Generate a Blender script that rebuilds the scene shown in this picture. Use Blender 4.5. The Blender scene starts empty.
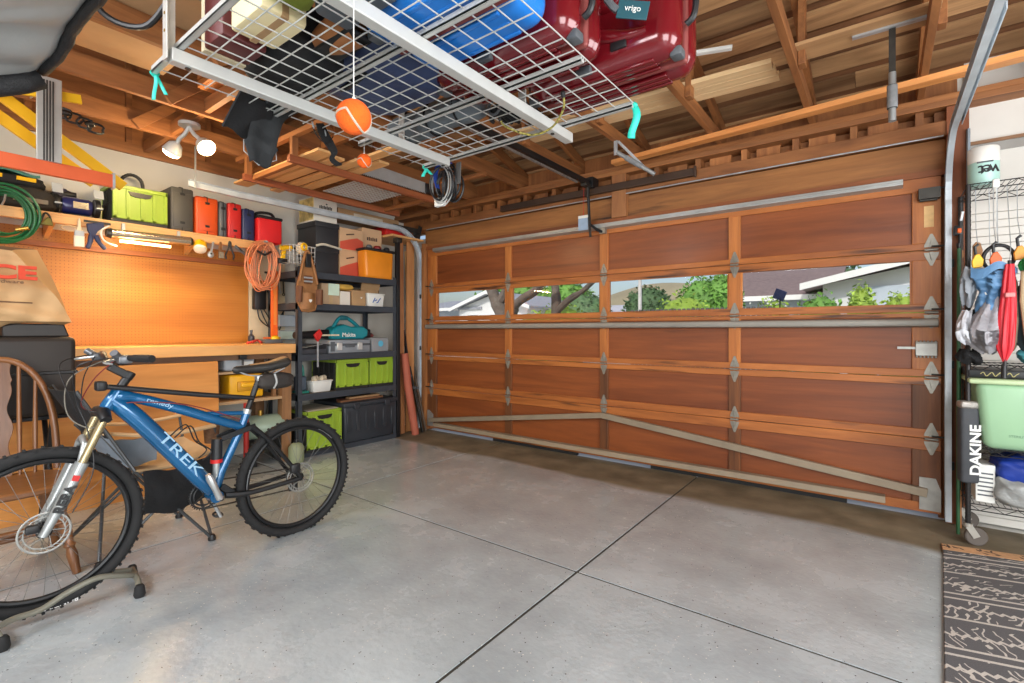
import bpy, bmesh, math, random
from mathutils import Vector, Matrix, Euler
random.seed(7)
SC = bpy.context.scene
COL = SC.collection
PI = math.pi
R = math.radians

# ------------------------------------------------------------------ camera
EYE = 1.24
cam_d = bpy.data.cameras.new('camera')
cam = bpy.data.objects.new('camera', cam_d)
COL.objects.link(cam)
cam.location = (0, 0, EYE)
cam.rotation_euler = (R(90), 0, R(37.2))
cam_d.sensor_width = 36.0
cam_d.lens = 487.0 / 1024 * 36.0
cam_d.shift_y = -10.5 / 1024
cam_d.clip_start = 0.05
cam_d.clip_end = 500
SC.camera = cam
SC.view_settings.view_transform = 'Standard'
SC.view_settings.look = 'None'
SC.view_settings.exposure = 0.0
SC.view_settings.gamma = 1.0
SC.view_settings.use_curve_mapping = False

# ------------------------------------------------------------------ sky and sun
W = bpy.data.worlds.new('sky')
SC.world = W
W.use_nodes = True
wn = W.node_tree
for n in list(wn.nodes):
    wn.nodes.remove(n)
sky = wn.nodes.new('ShaderNodeTexSky')
sky.sky_type = 'NISHITA'
sky.sun_disc = False
sky.sun_elevation = R(52)
sky.sun_rotation = R(200)
sky.dust_density = 2.5
bgn = wn.nodes.new('ShaderNodeBackground')
bgn.inputs['Strength'].default_value = 0.17
wo = wn.nodes.new('ShaderNodeOutputWorld')
wn.links.new(sky.outputs[0], bgn.inputs[0])
wn.links.new(bgn.outputs[0], wo.inputs[0])


def lamp(name, kind, loc, target, energy, color=(1, 1, 1), size=None, size_y=None, spot=None, blend=.6, radius=None):
    d = bpy.data.lights.new(name, kind)
    d.energy = energy
    d.color = color
    if kind == 'AREA':
        d.shape = 'RECTANGLE' if size_y else 'SQUARE'
        d.size = size
        if size_y:
            d.size_y = size_y
    if kind == 'SPOT':
        d.spot_size = R(spot)
        d.spot_blend = blend
    if radius is not None and kind != 'AREA':
        d.shadow_soft_size = radius
    o = bpy.data.objects.new(name, d)
    COL.objects.link(o)
    o.location = loc
    if target is not None:
        o.rotation_euler = (Vector(target) - Vector(loc)).to_track_quat('-Z', 'Y').to_euler()
    return o


sun = lamp('sun', 'SUN', (6, -10, 20), (-2, 12, 0), 2.6, (1, .96, .88))
sun.data.angle = R(2)
# added area lamp behind the camera, fills the room with frontal light
lamp('added_frontal_fill', 'AREA', (1.45, -2.2, 1.5), (-2.4, 3.0, 1.5), 270, (.95, .98, 1), 3.4, 2.4)
# added overhead fill, out of view, brightens the floor
lamp('added_overhead_fill', 'AREA', (-2.2, -1.6, 2.7), (-1.9, 1.6, .2), 110, (.97, .98, 1), 2.6, .8)
lamp('added_side_fill', 'AREA', (2.4, 1.5, 1.5), (-1.6, 2.4, 1.5), 130, (.95, .98, 1), 2.0, 2.0)  # added soft fill from the right, out of view


# ------------------------------------------------------------------ helpers
def lin(c):
    r = []
    for v in c:
        v = v / 255.0
        r.append(v / 12.92 if v <= .04045 else ((v + .055) / 1.055) ** 2.4)
    return tuple(r)


MATS = {}


def _base(name):
    m = bpy.data.materials.new(name)
    m.use_nodes = True
    nt = m.node_tree
    return m, nt, nt.nodes['Principled BSDF']


def _mul(c, k):
    return tuple(max(0, min(1, v * k)) for v in c) + (1,)


def pm(name, col=(128, 128, 128), rough=.5, metal=0, var=.12, scale=6, bump=0, stretch=(1, 1, 1), emit=0, coat=0,
       trans=0, island=0, spec=None, bscale=None, ecol=None, col2=None):
    """plain procedural material: noise-varied colour, roughness, optional bump"""
    if name in MATS:
        return MATS[name]
    m, nt, b = _base(name)
    c = lin(col)
    N = nt.nodes
    L = nt.links
    tc = N.new('ShaderNodeTexCoord')
    mp = N.new('ShaderNodeMapping')
    mp.inputs['Scale'].default_value = stretch
    L.new(tc.outputs['Object'], mp.inputs[0])
    no = N.new('ShaderNodeTexNoise')
    no.inputs['Scale'].default_value = scale
    no.inputs['Detail'].default_value = 5
    L.new(mp.outputs[0], no.inputs['Vector'])
    rp = N.new('ShaderNodeValToRGB')
    rp.color_ramp.elements[0].position = .3
    rp.color_ramp.elements[1].position = .72
    rp.color_ramp.elements[0].color = _mul(c, 1 - var)
    rp.color_ramp.elements[1].color = _mul(lin(col2) if col2 else c, 1 if col2 else 1 + var)
    L.new(no.outputs[0], rp.inputs[0])
    out = rp.outputs[0]
    if island:
        g = N.new('ShaderNodeNewGeometry')
        mr = N.new('ShaderNodeMapRange')
        mr.inputs['To Min'].default_value = 1 - island
        mr.inputs['To Max'].default_value = 1 + island
        L.new(g.outputs['Random Per Island'], mr.inputs[0])
        mx = N.new('ShaderNodeVectorMath')
        mx.operation = 'SCALE'
        L.new(out, mx.inputs[0])
        L.new(mr.outputs[0], mx.inputs['Scale'])
        out = mx.outputs[0]
    L.new(out, b.inputs['Base Color'])
    b.inputs['Roughness'].default_value = rough
    b.inputs['Metallic'].default_value = metal
    if spec is not None:
        b.inputs['Specular IOR Level'].default_value = spec
    if coat:
        b.inputs['Coat Weight'].default_value = coat
        b.inputs['Coat Roughness'].default_value = .08
    if trans:
        b.inputs['Transmission Weight'].default_value = trans
    if emit:
        b.inputs['Emission Color'].default_value = (lin(ecol) if ecol else c) + (1,)
        b.inputs['Emission Strength'].default_value = emit
    if bump:
        n2 = N.new('ShaderNodeTexNoise')
        n2.inputs['Scale'].default_value = bscale or scale * 4
        n2.inputs['Detail'].default_value = 4
        L.new(mp.outputs[0], n2.inputs['Vector'])
        bp = N.new('ShaderNodeBump')
        bp.inputs['Strength'].default_value = bump
        bp.inputs['Distance'].default_value = .02
        L.new(n2.outputs[0], bp.inputs['Height'])
        L.new(bp.outputs[0], b.inputs['Normal'])
    MATS[name] = m
    return m


def wood(name, ca, cb, axis='x', rough=.5, scale=9, island=.15, stain=None, coat=0, ring=1.0):
    """timber: grain stretched along axis, knots, per-board variation, optional dark stains"""
    if name in MATS:
        return MATS[name]
    m, nt, b = _base(name)
    N = nt.nodes
    L = nt.links
    tc = N.new('ShaderNodeTexCoord')
    mp = N.new('ShaderNodeMapping')
    s = [1, 1, 1]
    s['xyz'.index(axis)] = .09
    mp.inputs['Scale'].default_value = s
    L.new(tc.outputs['Object'], mp.inputs[0])
    g = N.new('ShaderNodeNewGeometry')
    off = N.new('ShaderNodeVectorMath')
    off.operation = 'SCALE'
    cx = N.new('ShaderNodeCombineXYZ')
    for i in range(3):
        L.new(g.outputs['Random Per Island'], cx.inputs[i])
    L.new(cx.outputs[0], off.inputs[0])
    off.inputs['Scale'].default_value = 13
    ad = N.new('ShaderNodeVectorMath')
    L.new(mp.outputs[0], ad.inputs[0])
    L.new(off.outputs[0], ad.inputs[1])
    n1 = N.new('ShaderNodeTexNoise')
    n1.inputs['Scale'].default_value = scale
    n1.inputs['Detail'].default_value = 8
    n1.inputs['Roughness'].default_value = .65
    n1.inputs['Distortion'].default_value = 1.2 * ring
    L.new(ad.outputs[0], n1.inputs['Vector'])
    rp = N.new('ShaderNodeValToRGB')
    rp.color_ramp.elements[0].position = .3
    rp.color_ramp.elements[1].position = .7
    rp.color_ramp.elements[0].color = lin(ca) + (1,)
    rp.color_ramp.elements[1].color = lin(cb) + (1,)
    L.new(n1.outputs[0], rp.inputs[0])
    n2 = N.new('ShaderNodeTexNoise')
    n2.inputs['Scale'].default_value = scale * 7
    n2.inputs['Detail'].default_value = 3
    L.new(ad.outputs[0], n2.inputs['Vector'])
    mr = N.new('ShaderNodeMapRange')
    mr.inputs['To Min'].default_value = .8
    mr.inputs['To Max'].default_value = 1.18
    L.new(n2.outputs[0], mr.inputs[0])
    m2 = N.new('ShaderNodeMapRange')
    m2.inputs['To Min'].default_value = 1 - island
    m2.inputs['To Max'].default_value = 1 + island
    L.new(g.outputs['Random Per Island'], m2.inputs[0])
    mu = N.new('ShaderNodeMath')
    mu.operation = 'MULTIPLY'
    L.new(mr.outputs[0], mu.inputs[0])
    L.new(m2.outputs[0], mu.inputs[1])
    sc = N.new('ShaderNodeVectorMath')
    sc.operation = 'SCALE'
    L.new(rp.outputs[0], sc.inputs[0])
    L.new(mu.outputs[0], sc.inputs['Scale'])
    out = sc.outputs[0]
    if stain:
        n3 = N.new('ShaderNodeTexNoise')
        n3.inputs['Scale'].default_value = stain[1]
        n3.inputs['Detail'].default_value = 6
        L.new(ad.outputs[0], n3.inputs['Vector'])
        r3 = N.new('ShaderNodeValToRGB')
        r3.color_ramp.elements[0].position = stain[2]
        r3.color_ramp.elements[1].position = stain[2] + .1
        L.new(n3.outputs[0], r3.inputs[0])
        mx = N.new('ShaderNodeMix')
        mx.data_type = 'RGBA'
        L.new(r3.outputs[0], mx.inputs['Factor'])
        L.new(out, mx.inputs['A'])
        mx.inputs['B'].default_value = lin(stain[0]) + (1,)
        out = mx.outputs['Result']
    L.new(out, b.inputs['Base Color'])
    b.inputs['Roughness'].default_value = rough
    if coat:
        b.inputs['Coat Weight'].default_value = coat
        b.inputs['Coat Roughness'].default_value = .2
    bp = N.new('ShaderNodeBump')
    bp.inputs['Strength'].default_value = .12
    bp.inputs['Distance'].default_value = .01
    L.new(n2.outputs[0], bp.inputs['Height'])
    L.new(bp.outputs[0], b.inputs['Normal'])
    MATS[name] = m
    return m


XF = {}


def tag(o, label=None, cat=None, group=None, kind=None):
    if label:
        o['label'] = label
    if cat:
        o['category'] = cat
    if group:
        o['group'] = group
    if kind:
        o['kind'] = kind
    return o


def thing(name, label=None, cat=None, loc=(0, 0, 0), group=None, rz=0, kind=None):
    o = bpy.data.objects.new(name, None)
    o.empty_display_size = .05
    COL.objects.link(o)
    o.location = loc
    o.rotation_euler = (0, 0, rz)
    XF[o.name] = Matrix.Translation(loc) @ Matrix.Rotation(rz, 4, 'Z')
    return tag(o, label, cat, group, kind)


def dup(root, loc, rz=0, label=None, group=None):
    """a copy of a thing with copies of its parts and sub-parts"""
    r = root.copy()
    COL.objects.link(r)
    r.location = loc
    r.rotation_euler = (root.rotation_euler[0], root.rotation_euler[1], rz)
    if label:
        r['label'] = label
    if group:
        r['group'] = group
    for ch in list(root.children):
        c = ch.copy()
        COL.objects.link(c)
        c.parent = r
        for g in list(ch.children):
            d = g.copy()
            COL.objects.link(d)
            d.parent = c
    return r


class G:
    """collects geometry in world coordinates, then links it as ONE mesh object"""

    def __init__(s):
        s.v = []
        s.f = []

    def add(s, vs, fs):
        k = len(s.v)
        s.v += [tuple(p) for p in vs]
        s.f += [tuple(i + k for i in f) for f in fs]
        return s

    def box(s, x0, x1, y0, y1, z0, z1, M=None):
        vs = [Vector((x, y, z)) for x in (x0, x1) for y in (y0, y1) for z in (z0, z1)]
        if M:
            vs = [M @ p for p in vs]
        return s.add(vs, [(0, 1, 3, 2), (4, 6, 7, 5), (0, 4, 5, 1), (2, 3, 7, 6), (0, 2, 6, 4), (1, 5, 7, 3)])

    def obox(s, c, size, rot=(0, 0, 0)):
        a, b, d = (k / 2 for k in size)
        M = Matrix.Translation(c) @ Euler(rot).to_matrix().to_4x4()
        return s.box(-a, a, -b, b, -d, d, M)

    def bar(s, p0, p1, w, h, up=(0, 0, 1)):
        p0 = Vector(p0)
        p1 = Vector(p1)
        d = (p1 - p0)
        ln = d.length
        d.normalize()
        u = Vector(up)
        sd = d.cross(u)
        if sd.length < 1e-5:
            u = Vector((0, 1, 0))
            sd = d.cross(u)
        sd.normalize()
        u = sd.cross(d)
        M = Matrix((sd, d, u)).transposed().to_4x4()
        M = Matrix.Translation(p0) @ M
        return s.box(-w / 2, w / 2, 0, ln, -h / 2, h / 2, M)

    def tube(s, pts, r, n=8, closed=False, cap=True, squash=None):
        pts = [Vector(p) for p in pts]
        m = len(pts)
        rs = r if isinstance(r, (list, tuple)) else [r] * m
        vs = []
        prev = None
        for i, p in enumerate(pts):
            if closed:
                t = pts[(i + 1) % m] - pts[i - 1]
            else:
                t = pts[min(i + 1, m - 1)] - pts[max(i - 1, 0)]
            if t.length < 1e-9:
                t = Vector((0, 0, 1))
            t.normalize()
            if prev is None:
                a = Vector((0, 0, 1)) if abs(t.z) < .9 else Vector((0, 1, 0))
                u = t.cross(a).normalized()
            else:
                u = prev - t * prev.dot(t)
                if u.length < 1e-6:
                    u = t.orthogonal()
                u.normalize()
            prev = u
            w = t.cross(u)
            for k in range(n):
                an = 2 * PI * k / n
                vs.append(p + (u * math.cos(an) + w * math.sin(an) * (squash or 1)) * rs[i])
        fs = []
        for i in range(m if closed else m - 1):
            j = (i + 1) % m
            for k in range(n):
                q = (k + 1) % n
                fs.append((i * n + k, i * n + q, j * n + q, j * n + k))
        if cap and not closed:
            fs.append(tuple(range(n - 1, -1, -1)))
            fs.append(tuple((m - 1) * n + k for k in range(n)))
        return s.add(vs, fs)

    def cyl(s, p0, p1, r0, r1=None, n=16):
        return s.tube([p0, p1], [r0, r0 if r1 is None else r1], n)

    def lathe(s, prof, c=(0, 0, 0), ax=(0, 0, 1), n=24):
        """prof: list of (radius, height along ax)"""
        ax = Vector(ax).normalized()
        u = ax.orthogonal().normalized()
        w = ax.cross(u)
        c = Vector(c)
        vs = []
        for (r, h) in prof:
            for k in range(n):
                an = 2 * PI * k / n
                vs.append(c + ax * h + (u * math.cos(an) + w * math.sin(an)) * max(r, 1e-5))
        fs = []
        for i in range(len(prof) - 1):
            for k in range(n):
                q = (k + 1) % n
                fs.append((i * n + k, i * n + q, (i + 1) * n + q, (i + 1) * n + k))
        fs.append(tuple(range(n - 1, -1, -1)))
        fs.append(tuple((len(prof) - 1) * n + k for k in range(n)))
        return s.add(vs, fs)

    def ring(s, c, ax, R0, r, n=48, m=10, sq=1.0):
        ax = Vector(ax).normalized()
        u = ax.orthogonal().normalized()
        w = ax.cross(u)
        c = Vector(c)
        pts = [c + (u * math.cos(2 * PI * k / n) + w * math.sin(2 * PI * k / n)) * R0 for k in range(n)]
        vs = []
        for k, p in enumerate(pts):
            rad = (p - c).normalized()
            for j in range(m):
                an = 2 * PI * j / m
                vs.append(p + rad * math.cos(an) * r + ax * math.sin(an) * r * sq)
        fs = []
        for k in range(n):
            q = (k + 1) % n
            for j in range(m):
                i = (j + 1) % m
                fs.append((k * m + j, q * m + j, q * m + i, k * m + i))
        return s.add(vs, fs)

    def prism(s, poly, axis, a0, a1, M=None):
        n = len(poly)

        def mk(p, a):
            v = {'x': (a, p[0], p[1]), 'y': (p[0], a, p[1]), 'z': (p[0], p[1], a)}[axis]
            return M @ Vector(v) if M else v
        vs = [mk(p, a0) for p in poly] + [mk(p, a1) for p in poly]
        fs = [tuple(range(n - 1, -1, -1)), tuple(range(n, 2 * n))]
        for i in range(n):
            j = (i + 1) % n
            fs.append((i, j, n + j, n + i))
        return s.add(vs, fs)

    def rbox(s, x0, x1, y0, y1, z0, z1, r=.02, seg=3, taper=None, M=None):
        bm = bmesh.new()
        bmesh.ops.create_cube(bm, size=1)
        for v in bm.verts:
            tx = ty = 1
            if taper and v.co.z < 0:
                tx = ty = taper
            v.co = Vector(((v.co.x * tx + .5) * (x1 - x0) + x0, (v.co.y * ty + .5) * (y1 - y0) + y0, (v.co.z + .5) * (z1 - z0) + z0))
        bmesh.ops.bevel(bm, geom=list(bm.edges), offset=r, segments=seg, profile=.5, affect='EDGES', clamp_overlap=True)
        bm.verts.index_update()
        vs = [(M @ v.co) if M else v.co.copy() for v in bm.verts]
        fs = [tuple(v.index for v in f.verts) for f in bm.faces]
        bm.free()
        return s.add(vs, fs)

    def ball(s, c, r, nu=16, nv=10, jit=0):
        if not isinstance(r, (tuple, list)):
            r = (r, r, r)
        vs = []
        for i in range(nv + 1):
            th = PI * i / nv
            for k in range(nu):
                ph = 2 * PI * k / nu
                q = 1 + (random.uniform(-jit, jit) if 0 < i < nv else 0)
                vs.append((c[0] + r[0] * q * math.sin(th) * math.cos(ph), c[1] + r[1] * q * math.sin(th) * math.sin(ph), c[2] + r[2] * q * math.cos(th)))
        fs = []
        for i in range(nv):
            for k in range(nu):
                q = (k + 1) % nu
                fs.append((i * nu + k, (i + 1) * nu + k, (i + 1) * nu + q, i * nu + q))
        return s.add(vs, fs)

    def surf(s, fn, nu, nv, thick=0, closed_u=False):
        """fn(u, v) -> point, u and v in 0..1; thick offsets a back face"""
        P = [[Vector(fn(i / nu, j / nv)) for j in range(nv + 1)] for i in range(nu + 1)]
        vs = [p for row in P for p in row]
        w = nv + 1
        fs = [(i * w + j, (i + 1) * w + j, (i + 1) * w + j + 1, i * w + j + 1) for i in range(nu) for j in range(nv)]
        if thick:
            k = len(vs)
            back = []
            for i in range(nu + 1):
                for j in range(nv + 1):
                    a = P[min(i + 1, nu)][j] - P[max(i - 1, 0)][j]
                    b = P[i][min(j + 1, nv)] - P[i][max(j - 1, 0)]
                    nn = a.cross(b)
                    if nn.length > 1e-9:
                        nn.normalize()
                    back.append(P[i][j] - nn * thick)
            vs += back
            fs += [tuple(k + q for q in reversed(f)) for f in list(fs)]
            for i in range(nu):
                for j in (0, nv):
                    a, b = i * w + j, (i + 1) * w + j
                    fs.append((a, k + a, k + b, b) if j == 0 else (b, k + b, k + a, a))
            for j in range(nv):
                for i in (0, nu):
                    a, b = i * w + j, i * w + j + 1
                    fs.append((b, k + b, k + a, a) if i == 0 else (a, k + a, k + b, b))
        return s.add(vs, fs)

    def put(s, name, m, parent=None, bevel=0, origin=None, ang=38, label=None, cat=None, group=None, kind=None, clean=False):
        top = parent
        while top is not None and top.parent is not None:
            top = top.parent
        if top is None:
            xs = [p[0] for p in s.v]
            ys = [p[1] for p in s.v]
            zs = [p[2] for p in s.v]
            o0 = origin or ((min(xs) + max(xs)) / 2, (min(ys) + max(ys)) / 2, min(zs))
            M = Matrix.Translation(o0)
        else:
            M = XF[top.name]
        inv = M.inverted()
        me = bpy.data.meshes.new(name)
        me.from_pydata([inv @ Vector(p) for p in s.v], [], s.f)
        bm = bmesh.new()
        bm.from_mesh(me)
        if clean:
            bmesh.ops.remove_doubles(bm, verts=bm.verts, dist=1e-5)
        bmesh.ops.recalc_face_normals(bm, faces=bm.faces)
        bm.to_mesh(me)
        bm.free()
        for p in me.polygons:
            p.use_smooth = True
        me.set_sharp_from_angle(angle=R(ang))
        me.materials.append(m)
        o = bpy.data.objects.new(name, me)
        COL.objects.link(o)
        if parent is None:
            o.location = M.to_translation()
            XF[o.name] = M
        else:
            o.parent = parent
        if bevel:
            bv = o.modifiers.new('bevel', 'BEVEL')
            bv.width = bevel
            bv.segments = 2
            bv.limit_method = 'ANGLE'
            bv.angle_limit = R(40)
        return tag(o, label, cat, group, kind)


def lettering(text, name, m, parent, loc, xdir, ydir, size, depth=.002, bold=0, shear=0, wscale=1.0):
    """raised lettering: glyph meshes laid along xdir, upright along ydir"""
    cu = bpy.data.curves.new(name, 'FONT')
    cu.body = text
    cu.size = size
    cu.extrude = depth / 2
    cu.align_x = 'CENTER'
    cu.align_y = 'CENTER'
    cu.offset = bold
    cu.shear = shear
    tmp = bpy.data.objects.new('tmp_text', cu)
    COL.objects.link(tmp)
    bpy.context.view_layer.update()
    me = bpy.data.meshes.new_from_object(tmp.evaluated_get(bpy.context.evaluated_depsgraph_get()))
    bpy.data.objects.remove(tmp)
    x = Vector(xdir).normalized()
    y = Vector(ydir).normalized()
    z = x.cross(y)
    M = Matrix.Translation(loc) @ Matrix((x * wscale, y, z)).transposed().to_4x4()
    g = G()
    g.add([M @ v.co for v in me.vertices], [tuple(p.vertices) for p in me.polygons])
    bpy.data.meshes.remove(me)
    return g.put(name, m, parent)


def arc(c, r, a0, a1, n, u=(1, 0, 0), w=(0, 0, 1)):
    u = Vector(u)
    w = Vector(w)
    c = Vector(c)
    return [c + (u * math.cos(R(a0 + (a1 - a0) * k / n)) + w * math.sin(R(a0 + (a1 - a0) * k / n))) * r for k in range(n + 1)]


def smooth_path(pts, n=6):
    """Catmull-Rom through the points"""
    P = [Vector(p) for p in pts]
    out = []
    for i in range(len(P) - 1):
        a = P[max(i - 1, 0)]
        b = P[i]
        c = P[i + 1]
        d = P[min(i + 2, len(P) - 1)]
        for k in range(n):
            t = k / n
            out.append(.5 * ((2 * b) + (c - a) * t + (2 * a - 5 * b + 4 * c - d) * t * t + (3 * b - a - 3 * c + d) * t ** 3))
    out.append(P[-1])
    return out


# ------------------------------------------------------------------ shared materials
STEEL = pm('galvanised_steel', (186, 192, 196), .38, .55, .18, 14)
DARKSTEEL = pm('dark_steel', (70, 68, 64), .45, .7, .2, 14)
BLACKM = pm('black_metal', (30, 31, 33), .42, .3, .15, 12)
BLACKP = pm('black_plastic', (26, 26, 28), .45, 0, .2, 10)
BLACKF = pm('black_fabric', (24, 24, 26), .85, 0, .35, 8, .25)
RUBBER = pm('rubber', (28, 28, 29), .8, 0, .2, 20)
GREYP = pm('grey_plastic', (84, 88, 92), .5, 0, .1, 6)
WHITEP = pm('white_plastic', (226, 226, 220), .4, 0, .05, 6)
WHITEM = pm('white_enamel', (194, 194, 190), .35, .1, .06, 10)
ORANGEP = pm('orange_plastic', (226, 98, 28), .4, 0, .1, 6)
YELLOWP = pm('yellow_plastic', (240, 186, 22), .38, 0, .1, 6)
REDP = pm('red_plastic', (196, 34, 32), .4, 0, .12, 6)
LIME = pm('lime_plastic', (146, 174, 50), .42, 0, .1, 5)
NAVY = pm('navy_plastic', (36, 46, 84), .45, 0, .15, 6)
TEALT = pm('teal_tape', (40, 200, 178), .5, 0, .12, 12)
CARD = pm('cardboard', (176, 140, 100), .8, 0, .12, 7)
PINE = wood('pine', (206, 150, 92), (232, 184, 124), 'y')
PINEX = wood('pine_across', (206, 150, 92), (232, 184, 124), 'x')

# ------------------------------------------------------------------ floor, walls, roof
def concrete(name):
    m, nt, b = _base(name)
    N = nt.nodes
    L = nt.links
    tc = N.new('ShaderNodeTexCoord')
    # broad mottling
    n1 = N.new('ShaderNodeTexNoise')
    n1.inputs['Scale'].default_value = 1.6
    n1.inputs['Detail'].default_value = 9
    n1.inputs['Roughness'].default_value = .62
    L.new(tc.outputs['Object'], n1.inputs['Vector'])
    r1 = N.new('ShaderNodeValToRGB')
    r1.color_ramp.elements[0].position = .32
    r1.color_ramp.elements[1].position = .7
    r1.color_ramp.elements[0].color = lin((152, 159, 162)) + (1,)
    r1.color_ramp.elements[1].color = lin((192, 200, 203)) + (1,)
    L.new(n1.outputs[0], r1.inputs[0])
    # decorative flecks
    vo = N.new('ShaderNodeTexVoronoi')
    vo.inputs['Scale'].default_value = 55
    L.new(tc.outputs['Object'], vo.inputs['Vector'])
    lt = N.new('ShaderNodeMath')
    lt.operation = 'LESS_THAN'
    lt.inputs[1].default_value = .16
    L.new(vo.outputs['Distance'], lt.inputs[0])
    sepc = N.new('ShaderNodeSeparateColor')
    L.new(vo.outputs['Color'], sepc.inputs[0])
    pick = N.new('ShaderNodeMath')
    pick.operation = 'GREATER_THAN'
    pick.inputs[1].default_value = .72
    L.new(sepc.outputs[0], pick.inputs[0])
    msk = N.new('ShaderNodeMath')
    msk.operation = 'MULTIPLY'
    L.new(lt.outputs[0], msk.inputs[0])
    L.new(pick.outputs[0], msk.inputs[1])
    fc = N.new('ShaderNodeValToRGB')
    fc.color_ramp.interpolation = 'CONSTANT'
    fc.color_ramp.elements[0].color = lin((224, 222, 214)) + (1,)
    fc.color_ramp.elements[1].position = .55
    fc.color_ramp.elements[1].color = lin((70, 64, 58)) + (1,)
    L.new(sepc.outputs[1], fc.inputs[0])
    mx = N.new('ShaderNodeMix')
    mx.data_type = 'RGBA'
    L.new(msk.outputs[0], mx.inputs['Factor'])
    L.new(r1.outputs[0], mx.inputs['A'])
    L.new(fc.outputs[0], mx.inputs['B'])
    # bare, soiled concrete along the door sill, with shade there painted into its colour
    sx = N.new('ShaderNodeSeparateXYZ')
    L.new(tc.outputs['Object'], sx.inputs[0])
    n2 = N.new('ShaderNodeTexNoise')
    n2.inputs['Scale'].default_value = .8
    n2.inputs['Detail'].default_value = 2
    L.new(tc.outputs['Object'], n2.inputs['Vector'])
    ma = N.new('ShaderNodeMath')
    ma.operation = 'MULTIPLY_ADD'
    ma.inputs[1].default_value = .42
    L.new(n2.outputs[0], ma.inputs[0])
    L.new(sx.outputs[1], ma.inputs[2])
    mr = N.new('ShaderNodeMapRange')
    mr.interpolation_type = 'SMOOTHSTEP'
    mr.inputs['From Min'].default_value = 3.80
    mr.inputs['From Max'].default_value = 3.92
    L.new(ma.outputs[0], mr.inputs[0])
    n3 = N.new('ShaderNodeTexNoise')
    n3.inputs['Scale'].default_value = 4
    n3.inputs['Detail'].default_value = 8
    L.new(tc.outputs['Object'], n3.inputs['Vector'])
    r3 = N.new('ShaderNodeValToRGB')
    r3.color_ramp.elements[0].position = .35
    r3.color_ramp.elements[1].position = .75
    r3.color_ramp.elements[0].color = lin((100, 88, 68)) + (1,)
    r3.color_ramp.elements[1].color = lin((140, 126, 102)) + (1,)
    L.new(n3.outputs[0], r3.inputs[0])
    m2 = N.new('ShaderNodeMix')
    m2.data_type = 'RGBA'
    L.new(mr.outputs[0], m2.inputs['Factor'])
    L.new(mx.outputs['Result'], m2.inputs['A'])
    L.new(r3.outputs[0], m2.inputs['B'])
    L.new(m2.outputs['Result'], b.inputs['Base Color'])
    rr = N.new('ShaderNodeMapRange')
    rr.inputs['From Min'].default_value = .35
    rr.inputs['From Max'].default_value = .7
    rr.inputs['To Min'].default_value = .17
    rr.inputs['To Max'].default_value = .36
    L.new(n1.outputs[0], rr.inputs[0])
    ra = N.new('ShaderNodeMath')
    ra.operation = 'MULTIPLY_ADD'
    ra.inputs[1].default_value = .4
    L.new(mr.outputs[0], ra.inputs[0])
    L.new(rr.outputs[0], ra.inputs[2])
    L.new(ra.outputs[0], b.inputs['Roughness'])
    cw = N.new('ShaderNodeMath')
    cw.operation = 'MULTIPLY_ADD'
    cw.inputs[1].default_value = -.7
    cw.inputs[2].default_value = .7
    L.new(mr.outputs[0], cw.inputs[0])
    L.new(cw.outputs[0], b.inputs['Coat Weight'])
    b.inputs['Coat Roughness'].default_value = .22
    n4 = N.new('ShaderNodeTexNoise')
    n4.inputs['Scale'].default_value = 38
    n4.inputs['Detail'].default_value = 5
    L.new(tc.outputs['Object'], n4.inputs['Vector'])
    bp = N.new('ShaderNodeBump')
    bp.inputs['Strength'].default_value = .13
    bp.inputs['Distance'].default_value = .02
    L.new(n4.outputs[0], bp.inputs['Height'])
    L.new(bp.outputs[0], b.inputs['Normal'])
    return m


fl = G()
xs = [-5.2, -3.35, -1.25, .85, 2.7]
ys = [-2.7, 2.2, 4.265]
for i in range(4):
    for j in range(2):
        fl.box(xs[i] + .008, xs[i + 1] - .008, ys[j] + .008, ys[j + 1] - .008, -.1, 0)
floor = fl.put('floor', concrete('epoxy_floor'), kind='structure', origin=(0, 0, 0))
G().box(-5.2, 2.7, -2.7, 4.25, -.14, -.004).put('joint_bed', pm('joint_fill', (62, 57, 50), .95), floor)

PLASTER = pm('white_wall_paint', (206, 202, 192), .7, 0, .05, 3, .04)
wl = G().box(-5.27, -5.15, -2.7, 4.4, 0, 2.76)
wall_left = wl.put('wall_left', PLASTER, kind='structure')
FRAMING = wood('framing_lumber', (114, 68, 36), (176, 116, 66), 'y', .62, 7, .22)
FRAMINGX = wood('framing_lumber_across', (114, 68, 36), (174, 114, 64), 'x', .62, 7, .22)
FRAMINGZ = wood('framing_lumber_upright', (114, 68, 36), (174, 114, 64), 'z', .62, 7, .22)
gb = G()
gb.prism([(4.4, 2.76), (4.4, 3.05), (-2.7, 5.1), (-2.7, 2.76)], 'x', -5.27, -5.17)
for k in range(10):
    gb.box(-5.17, -5.13, -2.4 + .62 * k, -2.36 + .62 * k, 2.76, 3.0 + .29 * (4.25 - (-2.4 + .62 * k)))
gb.box(-5.17, -5.12, -2.7, 4.3, 2.76, 2.85)
gb.put('gable_framing', FRAMING, wall_left)

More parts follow.
